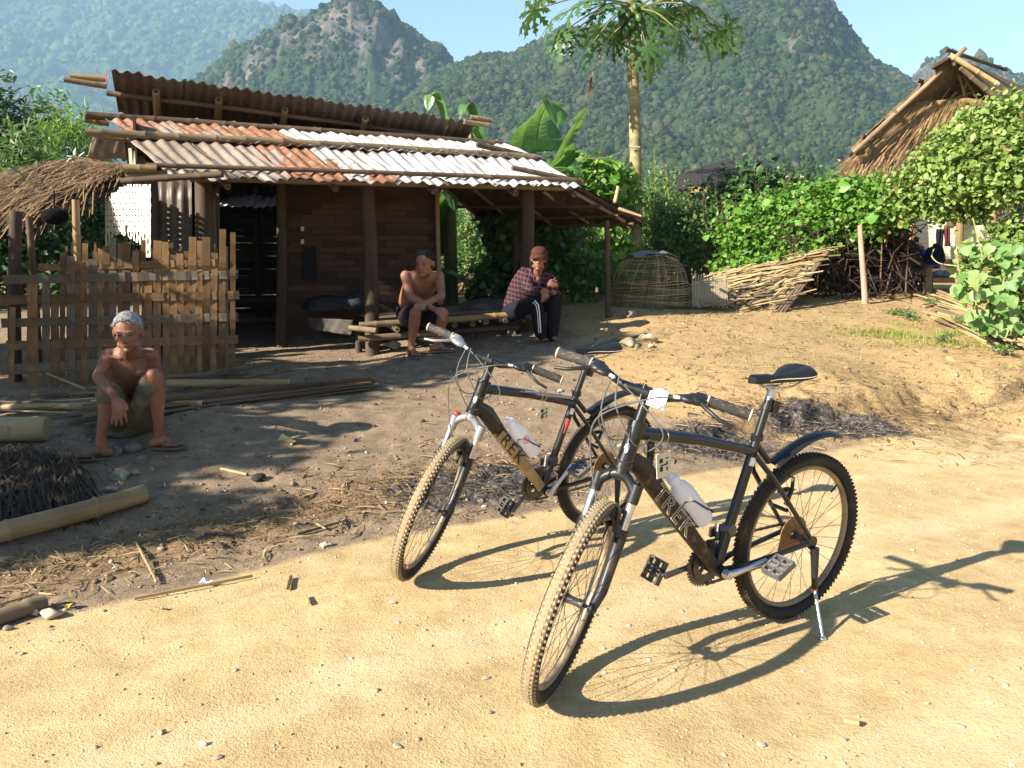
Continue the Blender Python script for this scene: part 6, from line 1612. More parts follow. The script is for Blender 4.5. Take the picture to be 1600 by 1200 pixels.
leafspec = [(855, 0), (835, 30), (918, 92), (1135, 60), (1075, 35), (1020, 100), (845, 15), (862, 45), (905, 18), (872, 70), (890, 68), (935, 62), (960, 75), (1010, 88), (1060, 62), (1062, 82), (1100, 78), (1120, 72), (1090, 25), (1125, 18), (1060, 5), (1020, 30), (945, 20), (925, -15), (870, -30), (1130, -20), (1050, -45), (985, -60), (930, -60), (985, 60), (1040, 30)]
for i, (px, py) in enumerate(leafspec):
    Y = 13+rnd.uniform(-.9, .9); tip = at(px, py-14, Y); root_ = at(988, rnd.uniform(-12, 22), 13); L_ = (tip-root_).length; mid = root_.lerp(tip, .5)+Vector((0, 0, .10*L_))
    b = MB(); b.tube([q for q in spline([tuple(root_-pb), tuple(mid-pb), tuple(tip-pb)], 4)], [.016]*3+[.013]*3+[.010]*3, 6); pt_ = b.build('petiole', STEMG, pe)
    o = link('leaf_blade', PL[i % 4], pt_); d = (tip-mid).normalized(); d.z -= .55; d.normalize(); up = Vector((rnd.gauss(0, .25), rnd.gauss(0, .25)-.25, 1)); xx = d.cross(up).normalized(); nn = xx.cross(d)
    m4 = Matrix((xx, d, nn)).transposed().to_4x4() @ Matrix.Scale(rnd.uniform(.8, 1.15), 4); m4.translation = tip-pb; o.matrix_local = m4
FR = MB(); FR.tube([(0, 0, 0), (0, 0, -.02), (0, 0, -.06), (0, 0, -.12), (0, 0, -.17), (0, 0, -.20)], [.012, .028, .05, .058, .035, .006], 12); fm = raw_mesh('fruit', FR.V, FR.F, [PAPF], smooth=True)
for i in range(24):
    a = i*2.4; zz = -.05-.42*(i/24); o = link('fruit', fm, pe); r_ = .11+.03*rnd.random()
    c = ptop+Vector((cos(a)*r_, sin(a)*r_, zz+.12))-pb; o.matrix_local = Matrix.Translation(c) @ Matrix.Rotation(-.45*sin(a)*-1, 4, 'X') @ Matrix.Rotation(-.45*cos(a), 4, 'Y') @ Matrix.Scale(rnd.uniform(.75, 1.15), 4)
b = MB(); b.tube([at(983, 30, 12.95)-pb, at(955, 55, 12.9)-pb, at(938, 85, 12.9)-pb, at(925, 118, 12.9)-pb], [.010, .008, .007, .005], 6); b.build('dead_petiole', STRAW, pe)
b = MB()
for k in range(9): b.tube([at(924, 116, 12.9)-pb, at(922+rnd.uniform(-4, 4), 135, 12.9+rnd.uniform(-.05, .05))-pb, at(920+rnd.uniform(-6, 6), rnd.uniform(148, 165), 12.9)-pb], [.006, .014, .003], 5, flat=.4)
b.build('dried_leaf', simple('dried_red_leaf', (.16, .06, .035), .8), pe)
b = MB(); b.tube([at(1001, 55, 12.85)-pb, at(1003, 66, 12.85)-pb, at(1000, 76, 12.85)-pb], [.05, .045, .012], 8, flat=.25); b.build('hanging_scrap', simple('tan_scrap', (.42, .34, .24), .8), pe)
b = MB(); b.tube([at(983, 228, 12.85)-pb, at(1000, 230, 12.85)-pb], .009, 6); b.tube([at(985, 230, 12.87)-pb, at(965, 240, 12.0)-pb, at(945, 247, 11.2)-pb, at(900, 248, 10.5)-pb], .006, 5); b.build('tied_cord', STRING, pe)

# --- banana plants
def banana_leaf(parent, pts, width, seed, tears=9, name='leaf', fold=.25, droopside=.35):
    """pts: world midrib points base->tip"""
    r_ = random.Random(seed); c = [Vector(q) for q in spline([tuple(p) for p in pts], 8)]; n = len(c); loc = Vector(parent.location); V = []; F = []
    L_ = sum((c[i+1]-c[i]).length for i in range(n-1))
    tear = sorted(r_.sample(range(3, n-2), min(tears, n-6)))
    for sgn in (-1, 1):
        seg = r_.uniform(0, .25)
        cur = 0
        for i in range(n-1):
            if i in tear and r_.random() < .75: seg = r_.uniform(-.15, .6); 
            def edge(j, sg):
                t = (c[min(j+1, n-1)]-c[max(j-1, 0)]).normalized(); side = t.cross(Vector((0, 0, 1)));
                if side.length < .15: side = Vector((1, .2, 0))
                side.normalize(); up = side.cross(t); f = j/(n-1); wd = width*(sin(pi*min(1, f*1.02+.02)**.75)**.6)*.5 if f < 1 else 0
                a = fold-sg*1.5*droopside; dirn = (side*sgn*cos(a)+up*sin(a))
                e = c[j]+dirn*wd; e = e - Vector((0, 0, 1))*wd*sg*.7+t*wd*.12; m_ = c[j].lerp(e, .5)+up*wd*.08; return c[j], m_, e
            g_ = .0 if i not in tear else .12
            p0 = edge(i, seg); p1 = edge(i+1, seg); k = len(V)
            for q in (p0[0], p0[1], p0[2].lerp(p1[2], g_), p1[0], p1[1], p1[2].lerp(p0[2], 0)): V.append(q-loc)
            F += [[k, k+1, k+4, k+3], [k+1, k+2, k+5, k+4]]
    lf = link(name, raw_mesh(name, V, F, [BANANA]), parent)
    b = MB(); b.tube([q-loc for q in c], [.016*(1-.8*i/n) for i in range(n)], 6); b.build('midrib', STEMG, lf); return lf
def banana(px, Y, label, leaves, h=1.6):
    x = (px-800)/F_PX*Y; z = gzs(x, Y); e = empty('banana_plant', (x, Y, z), label, 'banana plant', 'banana plants'); b = MB()
    b.tube([(0, 0, -.05), (0, 0, h*.5), (.02, 0, h), (.03, 0, h*1.25)], [.11, .09, .07, .03], 12); b.build('pseudostem', STEMG, e)
    for i, (pts, wd, td) in enumerate(leaves): banana_leaf(e, [at(*p) for p in pts], wd, int(px)+i, td)
    return e
banana(845, 12.3, 'banana plant with tall torn leaves standing above the porch roof', [
    ([(842, 330, 12.2), (838, 250, 12.2), (843, 190, 12.1), (862, 160, 12.0), (872, 200, 11.8)], .85, 4), ([(850, 320, 12.1), (868, 265, 12.0), (895, 205, 11.9), (922, 165, 11.8)], .60, 5),
    ([(848, 320, 12.1), (870, 270, 11.9), (905, 235, 11.8), (930, 260, 11.7)], .50, 5), ([(845, 320, 12.1), (835, 280, 11.8), (880, 262, 11.4), (912, 275, 11.3)], .46, 3), ([(842, 330, 12.3), (820, 280, 12.4), (790, 262, 12.5), (765, 275, 12.5)], .40, 5)])
banana(945, 11.8, 'banana plant with a dark broad leaf left of the papaya trunk', [
    ([(948, 380, 11.8), (920, 330, 11.7), (905, 300, 11.6), (962, 272, 11.5)], .38, 3), ([(950, 380, 11.8), (965, 330, 11.8), (985, 300, 11.9), (1015, 330, 12)], .34, 4), ([(948, 380, 11.7), (925, 345, 11.5), (900, 340, 11.4), (878, 362, 11.3)], .34, 4)], 1.2)
banana(735, 13.2, 'banana plant behind the upper roof with only its leaf tips showing', [
    ([(735, 300, 13.2), (700, 210, 13.2), (676, 148, 13.1), (668, 175, 13.0)], .34, 4), ([(735, 300, 13.2), (745, 220, 13.2), (730, 165, 13.1), (718, 190, 13.0)], .40, 4), ([(735, 300, 13.2), (752, 240, 13.0), (738, 205, 12.9), (722, 212, 12.8)], .36, 3), ([(735, 300, 13.2), (770, 240, 13), (790, 225, 13), (800, 250, 13)], .34, 3)], 2.0)
banana(705, 11.0, 'banana plant with pale leaves hanging below the thatch beside the wall', [
    ([(690, 400, 11.2), (680, 330, 11.0), (700, 292, 10.9), (712, 335, 10.8)], .36, 5), ([(690, 400, 11.2), (700, 330, 11.0), (730, 298, 10.9), (742, 335, 10.9)], .36, 5), ([(688, 440, 10.9), (700, 420, 10.7), (728, 440, 10.6), (750, 475, 10.6)], .30, 6)], 1.2)
banana(782, 11.4, 'yellowing banana plant with dry hanging leaves behind the bench', [
    ([(770, 420, 11.3), (765, 370, 11.2), (758, 350, 11.1), (740, 380, 11.0)], .20, 4), ([(770, 420, 11.3), (785, 350, 11.2), (805, 340, 11.1), (830, 370, 11)], .26, 5)], .9)
dl = leaf_cloud('dry_leaves', [tuple(at(762, y, 11.0))+(.09, .06, .12) for y in (350, 375, 400, 425)], 60, .13, LLW, L_DRY, bpy.data.objects['banana_plant.004'], loc=bpy.data.objects['banana_plant.004'].location, seed=7, droop=2)
lf = empty('banana_leaf', at(-60, 262, 5.2), 'pale narrow leaf tip arching in at the left picture edge', 'leaf'); banana_leaf(lf, [at(-120, 300, 5.3), at(-60, 262, 5.2), at(0, 253, 5.2), at(46, 282, 5.2)], .10, 5, 2)

# ------------------------------------------------------------------ trees just outside the frame on the left (they shade the yard)
def shade_tree(x, y, blobs, label, n, seed, leaf=.15, shape=LLW, r0=.07):
    z = gzs(x, y); e = empty('yard_tree', (x, y, z), label, 'tree', 'yard trees left of the view')
    leaf_cloud('crown', blobs, n, leaf, shape, L_DARK, e, loc=(x, y, z), seed=seed, inner=.5, shell=.4, spread=1.0)
    branches('trunk', (x, y, z), [q[:3] for q in blobs], r0, WOODP, e, loc=(x, y, z), seed=seed)
shade_tree(-5.7, 4.2, [(-5.7, 4.1, 3.2, .8, .45, .6), (-5.6, 4.2, 4.1, .7, .42, .6), (-5.7, 4.05, 4.75, .6, .34, .36), (-5.8, 4.5, 2.4, .8, .5, .5)], 'tall yard tree beyond the left picture edge', 3600, 201)
shade_tree(-5.8, 2.3, [(-5.8, 1.9, 2.2, .7, .45, .5), (-5.7, 2.6, 2.6, .7, .5, .42), (-5.8, 3.2, 2.3, .8, .5, .6), (-5.9, 2.4, 1.5, .7, .7, .5), (-5.8, 1.55, 2.75, .5, .3, .3), (-5.8, 3.5, 3.0, .6, .3, .4)], 'low spreading yard tree beyond the left picture edge', 5600, 202, .12)
shade_tree(-6.3, 6.2, [(-6.2, 5.4, 2.4, .7, .5, .6), (-6.4, 6.2, 1.7, .7, .6, .5), (-6.4, 7.0, 1.5, .7, .6, .6), (-6.0, 5.2, 1.5, .5, .5, .5), (-6.2, 6.3, 1.3, .6, .9, .5)], 'bushy yard tree left of the lean-to', 4200, 203)
shade_tree(-7.2, 3.5, [(-7.2, 3.2, 3.6, .9, .6, .6), (-7.2, 4.0, 3.2, .9, .6, .7), (-7.3, 2.4, 3.2, .8, .5, .5)], 'yard tree standing behind the low one', 2600, 204)

# ------------------------------------------------------------------ bench of bamboo poles
be = empty('bamboo_bench', at(690, 510, 8.0), 'low bench of bamboo poles under the porch roof', 'bench')
def bp(p, q, r0, r1=None, m=BAM_OLD, nm='bench_pole', **k): return pole(nm, p, q, r0, r1, m, be, n=10, **k)
bp(at(561, 508, 7.75), at(700, 500, 8.0), .032); bp(at(546, 512, 7.7), at(588, 517, 7.62), .028); bp(at(560, 530, 7.75), at(700, 518, 8.0), .032); bp(at(690, 500, 8.0), at(835, 490, 8.35), .034, m=BAM_NEW)
bp(at(650, 522, 8.0), at(812, 511, 8.35), .03, m=BAM_DARK)
for i, (px, py, Y) in enumerate(((621, 515, 7.78), (711, 508, 7.98), (739, 506, 8.05), (760, 503, 8.12), (790, 501, 8.2), (819, 499, 8.27))):
    p = at(px, py, Y); bp(p, p+HV*1.25+HU*.1, .027, m=BAM_OLD)
for i in range(11):   # split slat seat
    q = at(585, 500, 7.9)+HV*(.05+.105*i); slat('seat_slat', q, q+HU*2.05+Vector((0, 0, .09)), .092, .012, BAM_OLD if i % 2 else SLAT_GREY, be, up=(0, 0, 1))
for px, py, Y in ((560, 545, 8.0), (700, 530, 8.5), (830, 520, 8.9)): p = at(px, py-30, Y); bp(Vector((p.x, p.y, gzs(p.x, p.y)-.05)), p, .035, m=WOODP, nm='bench_leg', nodes=0)
def rock(px, py, w_, h_, label, mat=STONE, Y=None, name='stone', seed=0, d_=None, group=None, cat='stone', jag=.22):
    """stone whose middle bottom sits at the ground point under px,py; w,h in metres"""
    p = at_ground(px, py) if Y is None else at(px, py, Y); r_ = random.Random(seed+int(px*7+py)); V = []
    for v in I2[0]:
        v = Vector(v); n_ = 1+r_.uniform(-.03, .03); k = v.copy()
        for a in range(7):
            ax = Vector((math.sin(a*2.3+px), math.cos(a*1.7+py), math.sin(a*3.1+px*.3))).normalized(); dd = v.dot(ax)
            if dd > .72-jag*.5: k -= ax*(dd-(.72-jag*.5))*.9
        V.append((k.x*w_/2*n_, k.y*(d_ or w_*.7)/2*n_, k.z*h_/2*n_))
    me = raw_mesh(name, V, I2[1], [mat]); o = link(name, me, None, mtx=Matrix.Translation(p+Vector((0, 0, h_*.25))) @ Matrix.Rotation(r_.uniform(-.6, .6), 4, 'Z')); return tag(o, label, cat, group)
rock(613, 546, .22, .17, 'squared stone block propping up the bench by the thick post', STONE, name='stone_block', jag=.5); rock(797, 524, .16, .10, 'small dark stone block under the far part of the bench', STONE_D, name='stone_block', jag=.5)
# cloth and sacks on the bench
def lump(name, c, rx, ry, rz, mat, label, cat, parent=None, seed=0, rough=.12, sub=I2):
    r_ = random.Random(seed); V = []
    for v in sub[0]:
        n_ = 1+rough*(sin(v[0]*5+seed)+sin(v[1]*6+seed*2)+sin(v[2]*7+v[0]*4))*.7+r_.uniform(-.03, .03); z = v[2] if v[2] > -.35 else -.35
        V.append((v[0]*rx*n_, v[1]*ry*n_, z*rz*n_))
    return tag(link(name, raw_mesh(name, V, sub[1], [mat], smooth=True), None, mtx=Matrix.Translation(c) @ Matrix.Rotation(UA, 4, 'Z')), label, cat)
lump('sack', at(762, 486, 8.7), .36, .22, .13, SACK, 'long grey sack lying on the bench between the two seated people', 'sack', seed=3)
lump('sack', at(795, 484, 8.75), .22, .2, .14, SACK, 'grey sack on the bench right beside the person in plaid', 'sack', seed=5)
lump('sack', at(552, 476, 8.6), .22, .18, .12, GREYC, 'dark sack bundle on the platform behind the thick front post', 'sack', seed=8)
lump('cloth_bundle', at(515, 478, 8.55), .30, .2, .11, GREYC, 'crumpled dark cloth bundle in the doorway end of the platform', 'cloth', seed=9)
def drape(name, c, mat, label, cat, seed=0):
    """c: 4 world corners tl tr bl br with folds"""
    V = []; F = []; n = 14; m_ = 10; nr = (Vector(c[1])-Vector(c[0])).cross(Vector(c[2])-Vector(c[0])).normalized()
    for j in range(m_+1):
        for i in range(n+1):
            a, b_ = i/n, j/m_; p = quadp(c, a, b_)+nr*(.018*sin(a*13+seed+b_*2)+.01*sin(a*29+b_*7)); V.append(p)
    for j in range(m_):
        for i in range(n): k = j*(n+1)+i; F.append([k, k+1, k+n+2, k+n+1])
    me = raw_mesh(name, V, F, [mat], smooth=True); o = tag(link(name, me), label, cat); md = o.modifiers.new('thickness', 'SOLIDIFY'); md.thickness = .008; return o
drape('sheet', [at(478, 496, 8.1), at(552, 500, 7.9), at(484, 514, 8.08), at(548, 524, 7.88)], simple('dirty_board', (.075, .065, .055), .9, 0, .1, 0, .3, 12), 'stiff grey sheet hanging from the platform edge left of the thick post', 'sheet')

# ------------------------------------------------------------------ left yard: poles, planks, log, thatch heap
def gp(px, py, dz=0.0): p = at_ground(px, py); return p+Vector((0, 0, dz))
def lone_pole(px0, py0, px1, py1, r0, r1, mat, label, name='bamboo_pole', cat='bamboo pole', dz0=0, dz1=0, group=None, bend=.0, nodes=.35):
    a, b = gp(px0, py0, r0+dz0), gp(px1, py1, r1+dz1); e = None
    o = pole(name, a, b, r0, r1, mat, None, hollow=True, bend=bend, nodes=nodes); return tag(o, label, cat, group)
a = at_ground(228, 785); b_ = at(-60, 862, 3.62); b_.z = gzs(b_.x, b_.y)+.05; a.z += .052
pole_big = tag(pole('bamboo_pole', b_, a, .052, .050, grain('thick_bamboo', [(.3, (.13, .085, .035)), (.5, (.25, .175, .08)), (.75, (.36, .27, .14))], .55, 5), None, nodes=.42, n=16), 'thick pale bamboo pole lying on the yard at the lower left', 'bamboo pole')
a = at_ground(72, 952); b_ = at_ground(2, 975) + (at_ground(2, 975)-at_ground(72, 952)); a.z += .03; b_.z += .03
tag(pole('bamboo_pole', b_, a, .035, .033, BAM_OLD, None, n=14), 'short brown bamboo piece lying at the road edge in the bottom left corner', 'bamboo pole')
lone_pole(455, 610, 262, 612, .030, .034, BAM_NEW, 'pale cracked bamboo pole behind the old man, pointing right', dz0=.03, dz1=.03)
lone_pole(318, 636, -60, 643, .024, .026, BAM_NEW, 'long straight tan bamboo pole running behind the old man to the left edge')
lone_pole(385, 592, 230, 600, .02, .02, BAM_OLD, 'grey bamboo pole lying along the foot of the fence', dz0=.03, dz1=.03)
lone_pole(330, 622, 190, 628, .018, .018, BAM_OLD, 'thin grey bamboo pole close behind the old man')
tag(slat('bamboo_strip', gp(75, 606, .12), gp(135, 614, .03), .02, .008, STRAW, None, up=(0, 0, 1)), 'short bright strip sticking up in front of the left fence end', 'bamboo strip')
# the bundle of long split planks the old man sits on
for i in range(11):
    f = i/10; r_ = random.Random(i+5); p = gp(588+r_.uniform(-14, 4), 602+8*f+r_.uniform(-2, 2), .02+.02*(i % 3)); q = gp(118+r_.uniform(-20, 30), 655+28*f, .05+.035*(i % 3))
    mid = p.lerp(q, .6); ground_z = gzs(mid.x, mid.y); q.z = max(q.z, gzs(q.x, q.y)+.03)
    tag(slat('split_bamboo_plank', p, q, .055+.02*r_.random(), .010, [BAM_OLD, SLAT_GREY, SLAT][i % 3], None, up=(0, 0, 1), curl=.02*r_.random(), nseg=8), 'long weathered split bamboo plank in the pile under the old man', 'plank', 'split planks under the old man')
lump('cloth_bundle', gp(205, 672, .02), .20, .16, .12, SACK, 'worn sack seat between the old man and the planks', 'sack', seed=14)
for i in range(16):
    r_ = random.Random(i+50); x0 = r_.uniform(-20, 150); y0 = r_.uniform(612, 652); a0 = r_.uniform(-.12, .16); L_ = r_.uniform(70, 190)
    tag(slat('bamboo_strip', gp(x0, y0, .02+.03*r_.random()), gp(x0+L_, y0-L_*a0*.5, .02+.03*r_.random()), .03, .006, [BAM_OLD, SLAT_GREY, STRAW][i % 3], None, up=(0, 0, 1)), 'split bamboo strip scattered along the foot of the left fence', 'bamboo strip', 'strips at the foot of the fence')
for i in range(12):
    r_ = random.Random(i+90); x0 = r_.uniform(250, 330); y0 = r_.uniform(592, 622); L_ = r_.uniform(60, 150)
    tag(slat('bamboo_strip', gp(x0, y0, .02), gp(x0+L_, y0-L_*r_.uniform(.02, .16), .03+.05*r_.random()), .02, .006, [BAM_OLD, SLAT_GREY, BAM_DARK][i % 3], None, up=(0, 0, 1)), 'thin dark strip lying between the old man and the doorway', 'bamboo strip', 'strips by the doorway')
# log
a = at_ground(74, 688); a.z += .075; b_ = at(-50, 662, 4.95); b_.z = gzs(b_.x, b_.y)+.11
lg = tag(pole('log', b_, a, .082, .078, LOGM, None, nodes=0, n=22, hollow=False), 'short thick barkless log with cut end at the left edge', 'log')
e_ = MB(); L_ = (a-b_).length; e_.disc((0, 0, L_+.002), (1, 0, 0), (0, 1, 0), .074, .004, 22); e_.build('cut_face', simple('cut_wood', (.42, .32, .17), .8, 0, .2, 0, .25, 14), lg, smooth=False)
# dark thatch heap
hp_ = at_ground(60, 770); he = empty('thatch_heap', hp_, 'dark heap of old thatch at the left below the log', 'thatch heap')
thatch('thatch', [at(-60, 700, 4.7), at(120, 712, 4.5), at(-80, 830, 3.9), at(130, 790, 4.15)], 2200, .28, simple('black_thatch', (.055, .042, .03), .95, 0, .1, 0, .5, 20), he, .06, .004, .06, base=True, jitter=.7, seed=9)
thatch('thatch', [at(-60, 690, 4.8), at(60, 700, 4.6), at(-60, 760, 4.3), at(110, 760, 4.3)], 900, .25, THATCH_D, he, .05, .004, .06, base=False, jitter=.8, seed=10)
# stones by the old man's feet and elsewhere
for (px, py, w_, h_, lb, mt_) in ((208, 706, .17, .10, 'flat dark stone between the old man\'s feet', STONE_D), (180, 712, .12, .08, 'brown stone beside the old man\'s nearer foot', STONE_D), (222, 722, .10, .06, 'small dark stone in front of the old man', STONE_D), (190, 750, .13, .08, 'pale angular stone below the old man\'s feet', STONE), (172, 768, .10, .06, 'small stone near the end of the thick pole', STONE),
      (130, 772, .11, .07, 'grey stone against the dark thatch heap', STONE), (212, 742, .09, .06, 'little jagged stone right of the pale one', STONE), (80, 965, .13, .08, 'pale flat stone at the tip of the short bamboo piece', STONE_P), (55, 962, .06, .06, 'small pale stone touching the short bamboo piece', STONE_P), (14, 985, .07, .05, 'dark stone in the bottom left corner of the litter', STONE_D),
      (1012, 535, .22, .17, 'large pale boulder on the bank beyond the far saddle', STONE), (983, 541, .24, .12, 'low pale boulder left of the large one', STONE), (995, 545, .08, .06, 'small stone below the pair of boulders', STONE), (1018, 543, .12, .05, 'flat stone right below the large boulder', STONE_P), (986, 495, .20, .11, 'grey flat stone below the round basket', STONE_D), (962, 490, .08, .05, 'small stone left of the grey flat one', STONE_D),
      (613, 943, .055, .04, 'lone pale pebble on the road left of the front wheels', STONE_P), (30, 1023, .06, .028, 'rounded tan pebble at the left edge of the road', STONE_P), (148, 1170, .042, .02, 'flat grey pebble at the bottom left of the road', STONE), (253, 1147, .05, .03, 'pale angular pebble near the bottom edge', STONE_P), (318, 1165, .045, .035, 'white rounded pebble near the bottom edge', STONE_P), (340, 1185, .05, .02, 'pale flat pebble at the bottom edge', STONE_P),
      (760, 1060, .05, .02, 'smooth half-buried pebble in front of the nearer wheel', STONE_P), (766, 1115, .04, .018, 'grey oval pebble below the nearer front wheel', STONE), (484, 1068, .025, .012, 'small pale pebble left of the road centre', STONE_P), (497, 1050, .02, .012, 'tiny pale pebble above another one', STONE_P), (620, 1168, .06, .02, 'long pale pebble near the bottom centre', STONE_P), (1500, 1135, .06, .015, 'grey oblong pebble at the lower right of the road', STONE), (1320, 1158, .035, .018, 'white pebble at the lower right of the road', STONE_P), (1490, 985, .04, .02, 'pale pebble right of the bicycle shadow', STONE_P),
      (1190, 1165, .05, .02, 'tan pebble at the bottom right centre', STONE_P), (510, 853, .07, .04, 'pale stone at the road edge left of the far bike', STONE_P), (555, 690, .05, .03, 'small flat stone in the middle of the yard', STONE_D)):
    k_ = .62 if py > 930 and w_ < .1 else (.8 if py > 930 else 1); rock(px, py, w_*k_, h_*k_, lb, mt_, jag=.25)
# straight bamboo splinter and bits on the road
for (x0, y0, x1, y1, w_, m_, lb) in ((1318, 1130, 1342, 1137, .014, STRAW, 'pale bamboo chip lying on the road at the lower right'), (455, 905, 450, 925, .012, BAM_DARK, 'dark bark strip standing out on the road left of the far bike'), (478, 935, 483, 948, .010, STRAW, 'small pale chip right of the dark bark strip'), (1482, 560, 1535, 618, .05, STRAW, 'weathered plank lying alone on the grassy bank at the right'),
       (212, 850, 245, 915, .005, STRAW, 'thin straw stalk crossing the litter band'), (210, 940, 395, 905, .007, STRAW, 'long curved stalk along the lower edge of the litter'), (345, 735, 385, 745, .008, STRAW, 'thin bent stalk ahead of the thick pole'), (215, 775, 250, 800, .010, BAM_OLD, 'splinter at the end of the thick pole'), (905, 545, 1010, 522, .10, BAM_OLD, 'long grey board lying at the porch edge near the boulders')):
    tag(slat('bamboo_chip' if w_ < .03 else 'plank', gp(x0, y0, .012), gp(x1, y1, .016), w_, .012, m_, None, up=(0, 0, 1)), lb, 'chip' if w_ < .03 else 'plank')
def scrap(px, py, s_, mat, label, cat='litter', name='paper_scrap'):
    p = gp(px, py, .008); r_ = random.Random(px); V = [(r_.uniform(-.2, .2)*s_+cos(i*pi/3)*s_*.5, sin(i*pi/3)*s_*.5, r_.uniform(0, .5)*s_) for i in range(6)]+[(0, 0, .2*s_)]
    return tag(link(name, raw_mesh(name, V, [[6, i, (i+1) % 6] for i in range(6)], [mat]), None, loc=p), label, cat)
scrap(322, 916, .05, WHITEP, 'crumpled white paper scrap at the edge of the road'); scrap(108, 952, .05, simple('yellow_scrap', (.6, .40, .03), .6), 'yellow wrapper scrap beside the pale stone', name='wrapper'); scrap(343, 770, .022, simple('blue_scrap', (.02, .08, .6), .5), 'tiny blue plastic scrap on the shaded yard', name='plastic_scrap')
scrap(262, 716, .02, WHITEP, 'tiny white scrap by the old man\'s nearer toes'); scrap(250, 955, .035, STONE_P, 'curled tan leaf on the road left of centre', 'leaf', 'dry_leaf')
o = scrap(455, 692, .14, simple('grey_green_leaf', (.13, .14, .08), .8), 'curled grey-green leaf in the middle of the yard', 'leaf', 'dry_leaf'); o.scale = (1.3, 1, .8)
lump('charred_lump', gp(404, 750, .01), .04, .04, .03, simple('char', (.02, .018, .016), .9), 'small charred lump on the shaded yard', 'charred wood', seed=4, sub=I1)
for i, (x0, y0, x1, y1) in enumerate(((465, 838, 545, 818), (320, 838, 375, 842), (340, 850, 350, 862), (1075, 648, 1160, 668))): tag(pole('charred_stick', gp(x0, y0, .012), gp(x1, y1, .02), .008, .005, BURNT, None, nodes=0, n=6, hollow=False), ['long charred stick at the edge of the ash', 'charred root on the litter band', 'short charred twig under the root', 'charred stick in the ash behind the nearer bike'][i], 'charred stick')

# ------------------------------------------------------------------ basket, mat, collapsed panel, posts
bc_ = at(1015, 466, 10.0); bc_.z = gzs(bc_.x, bc_.y)
ba = empty('basket', bc_, 'large round openwork bamboo basket turned upside down by the papaya trunk', 'basket')
BR, BH = .50, .70
def bprof(t): return BR*(1-.10*t-.16*t*t-.30*t**5), BH*(t-.12*t*t*t)
for k in range(30):
    a0 = 2*pi*k/30; b = MB(); pts = []
    for i in range(12):
        t = i/11; r_, z_ = bprof(t); a1 = a0+.25*t; pts.append((cos(a1)*r_, sin(a1)*r_, z_))
    b.tube(pts, .009, 4, flat=.5); b.build('basket_stake', STRAW if k % 3 else SLAT_GREY, ba, smooth=False)
for k in range(26):
    t = (k+.3)/26; r_, z_ = bprof(t); b = MB(); pts = [(cos(2*pi*i/36)*(r_+.006*(1 if i % 2 else -1)), sin(2*pi*i/36)*(r_+.006*(1 if i % 2 else -1)), z_+.012*sin(i*.5+k)) for i in range(37)]
    b.tube(pts, .0055 if k > 11 else .010, 4, flat=.6, cap=False); b.build('basket_hoop', STRAW if k % 3 else BAM_OLD, ba, smooth=False)
r_, z_ = bprof(.96)
V = []; F = []
for i in range(9):
    for j in range(24): a0 = 2*pi*j/24; rr2 = .27*i/8*(1+.25*sin(a0*2+1)+.15*sin(a0*5)); V.append((cos(a0)*rr2, sin(a0)*rr2, z_+.06-.45*rr2**2*(1+.5*sin(a0*3))-.25*max(0, rr2-.22)+.014*sin(a0*7+i)))
for i in range(8):
    for j in range(24): j2 = (j+1) % 24; F.append([i*24+j, i*24+j2, (i+1)*24+j2, (i+1)*24+j])
o = tag(link('cloth', raw_mesh('cloth', V, F, [simple('grey_rag', (.16, .16, .165), .9, 0, .1, 0, .5, 12)], smooth=True), None, loc=bc_), 'dirty grey rag draped over the top of the round basket', 'cloth'); md = o.modifiers.new('thickness', 'SOLIDIFY'); md.thickness = .01
# little woven mat leaning on the debris
MATS = simple('pale_mat', (.30, .25, .17), .85, 0, .1, 0, .3, 40)
mc = empty('woven_mat', at(1110, 455, 9.75), 'small pale woven bamboo mat with frayed ends leaning on the debris', 'mat')
for k in range(20):
    px = 1083+53*k/19; slat('mat_strip', at(px, 479+rnd.uniform(-3, 3), 9.6), at(px+rnd.uniform(-2, 4), 433+rnd.uniform(-6, 4), 9.85), .016, .003, MATS, mc, up=(0, -1, 0), wave=lambda z, k=k: .004*cos(z*70+k*pi))
for k in range(9):
    y = 440+k*3.1; f = (479-y)/46; slat('mat_strip', at(1082, y, 9.6+.25*f-.004), at(1137, y-1, 9.6+.25*f-.004), .022, .003, MATS, mc, up=(0, -1, 0))
# collapsed sloping roof panel of split bamboo
pnq = [at(1145, 420, 11.2), at(1292, 392, 11.0), at(1040, 478, 9.7), at(1212, 486, 9.6)]
pn = empty('collapsed_panel', at(1180, 450, 10.5), 'collapsed sloping panel of dry split bamboo below the bright vine', 'bamboo panel')
r_ = random.Random(31)
for i in range(190):
    a0 = r_.random(); b0 = r_.random(); p = quadp(pnq, a0, b0)
    d = (Vector(pnq[1])-Vector(pnq[0])).normalized() if r_.random() < .72 else (Vector(pnq[2])-Vector(pnq[0])).normalized()
    d = (d+Vector((r_.gauss(0, .22), r_.gauss(0, .2), r_.gauss(0, .04)))).normalized(); L_ = r_.uniform(.25, .75)
    q0, q1 = p-d*L_/2+Vector((0, 0, .05*r_.random())), p+d*L_/2+Vector((0, 0, .05*r_.random()))
    for q in (q0, q1): q.z = max(q.z, gzs(q.x, q.y)+.01)
    slat('bamboo_strip', q0, q1, r_.uniform(.015, .045), .004, [STRAW, STRAW, BAM_NEW, SLAT_GREY, STRAW][i % 5], pn, up=(0, -.4, 1), curl=.02*r_.random())
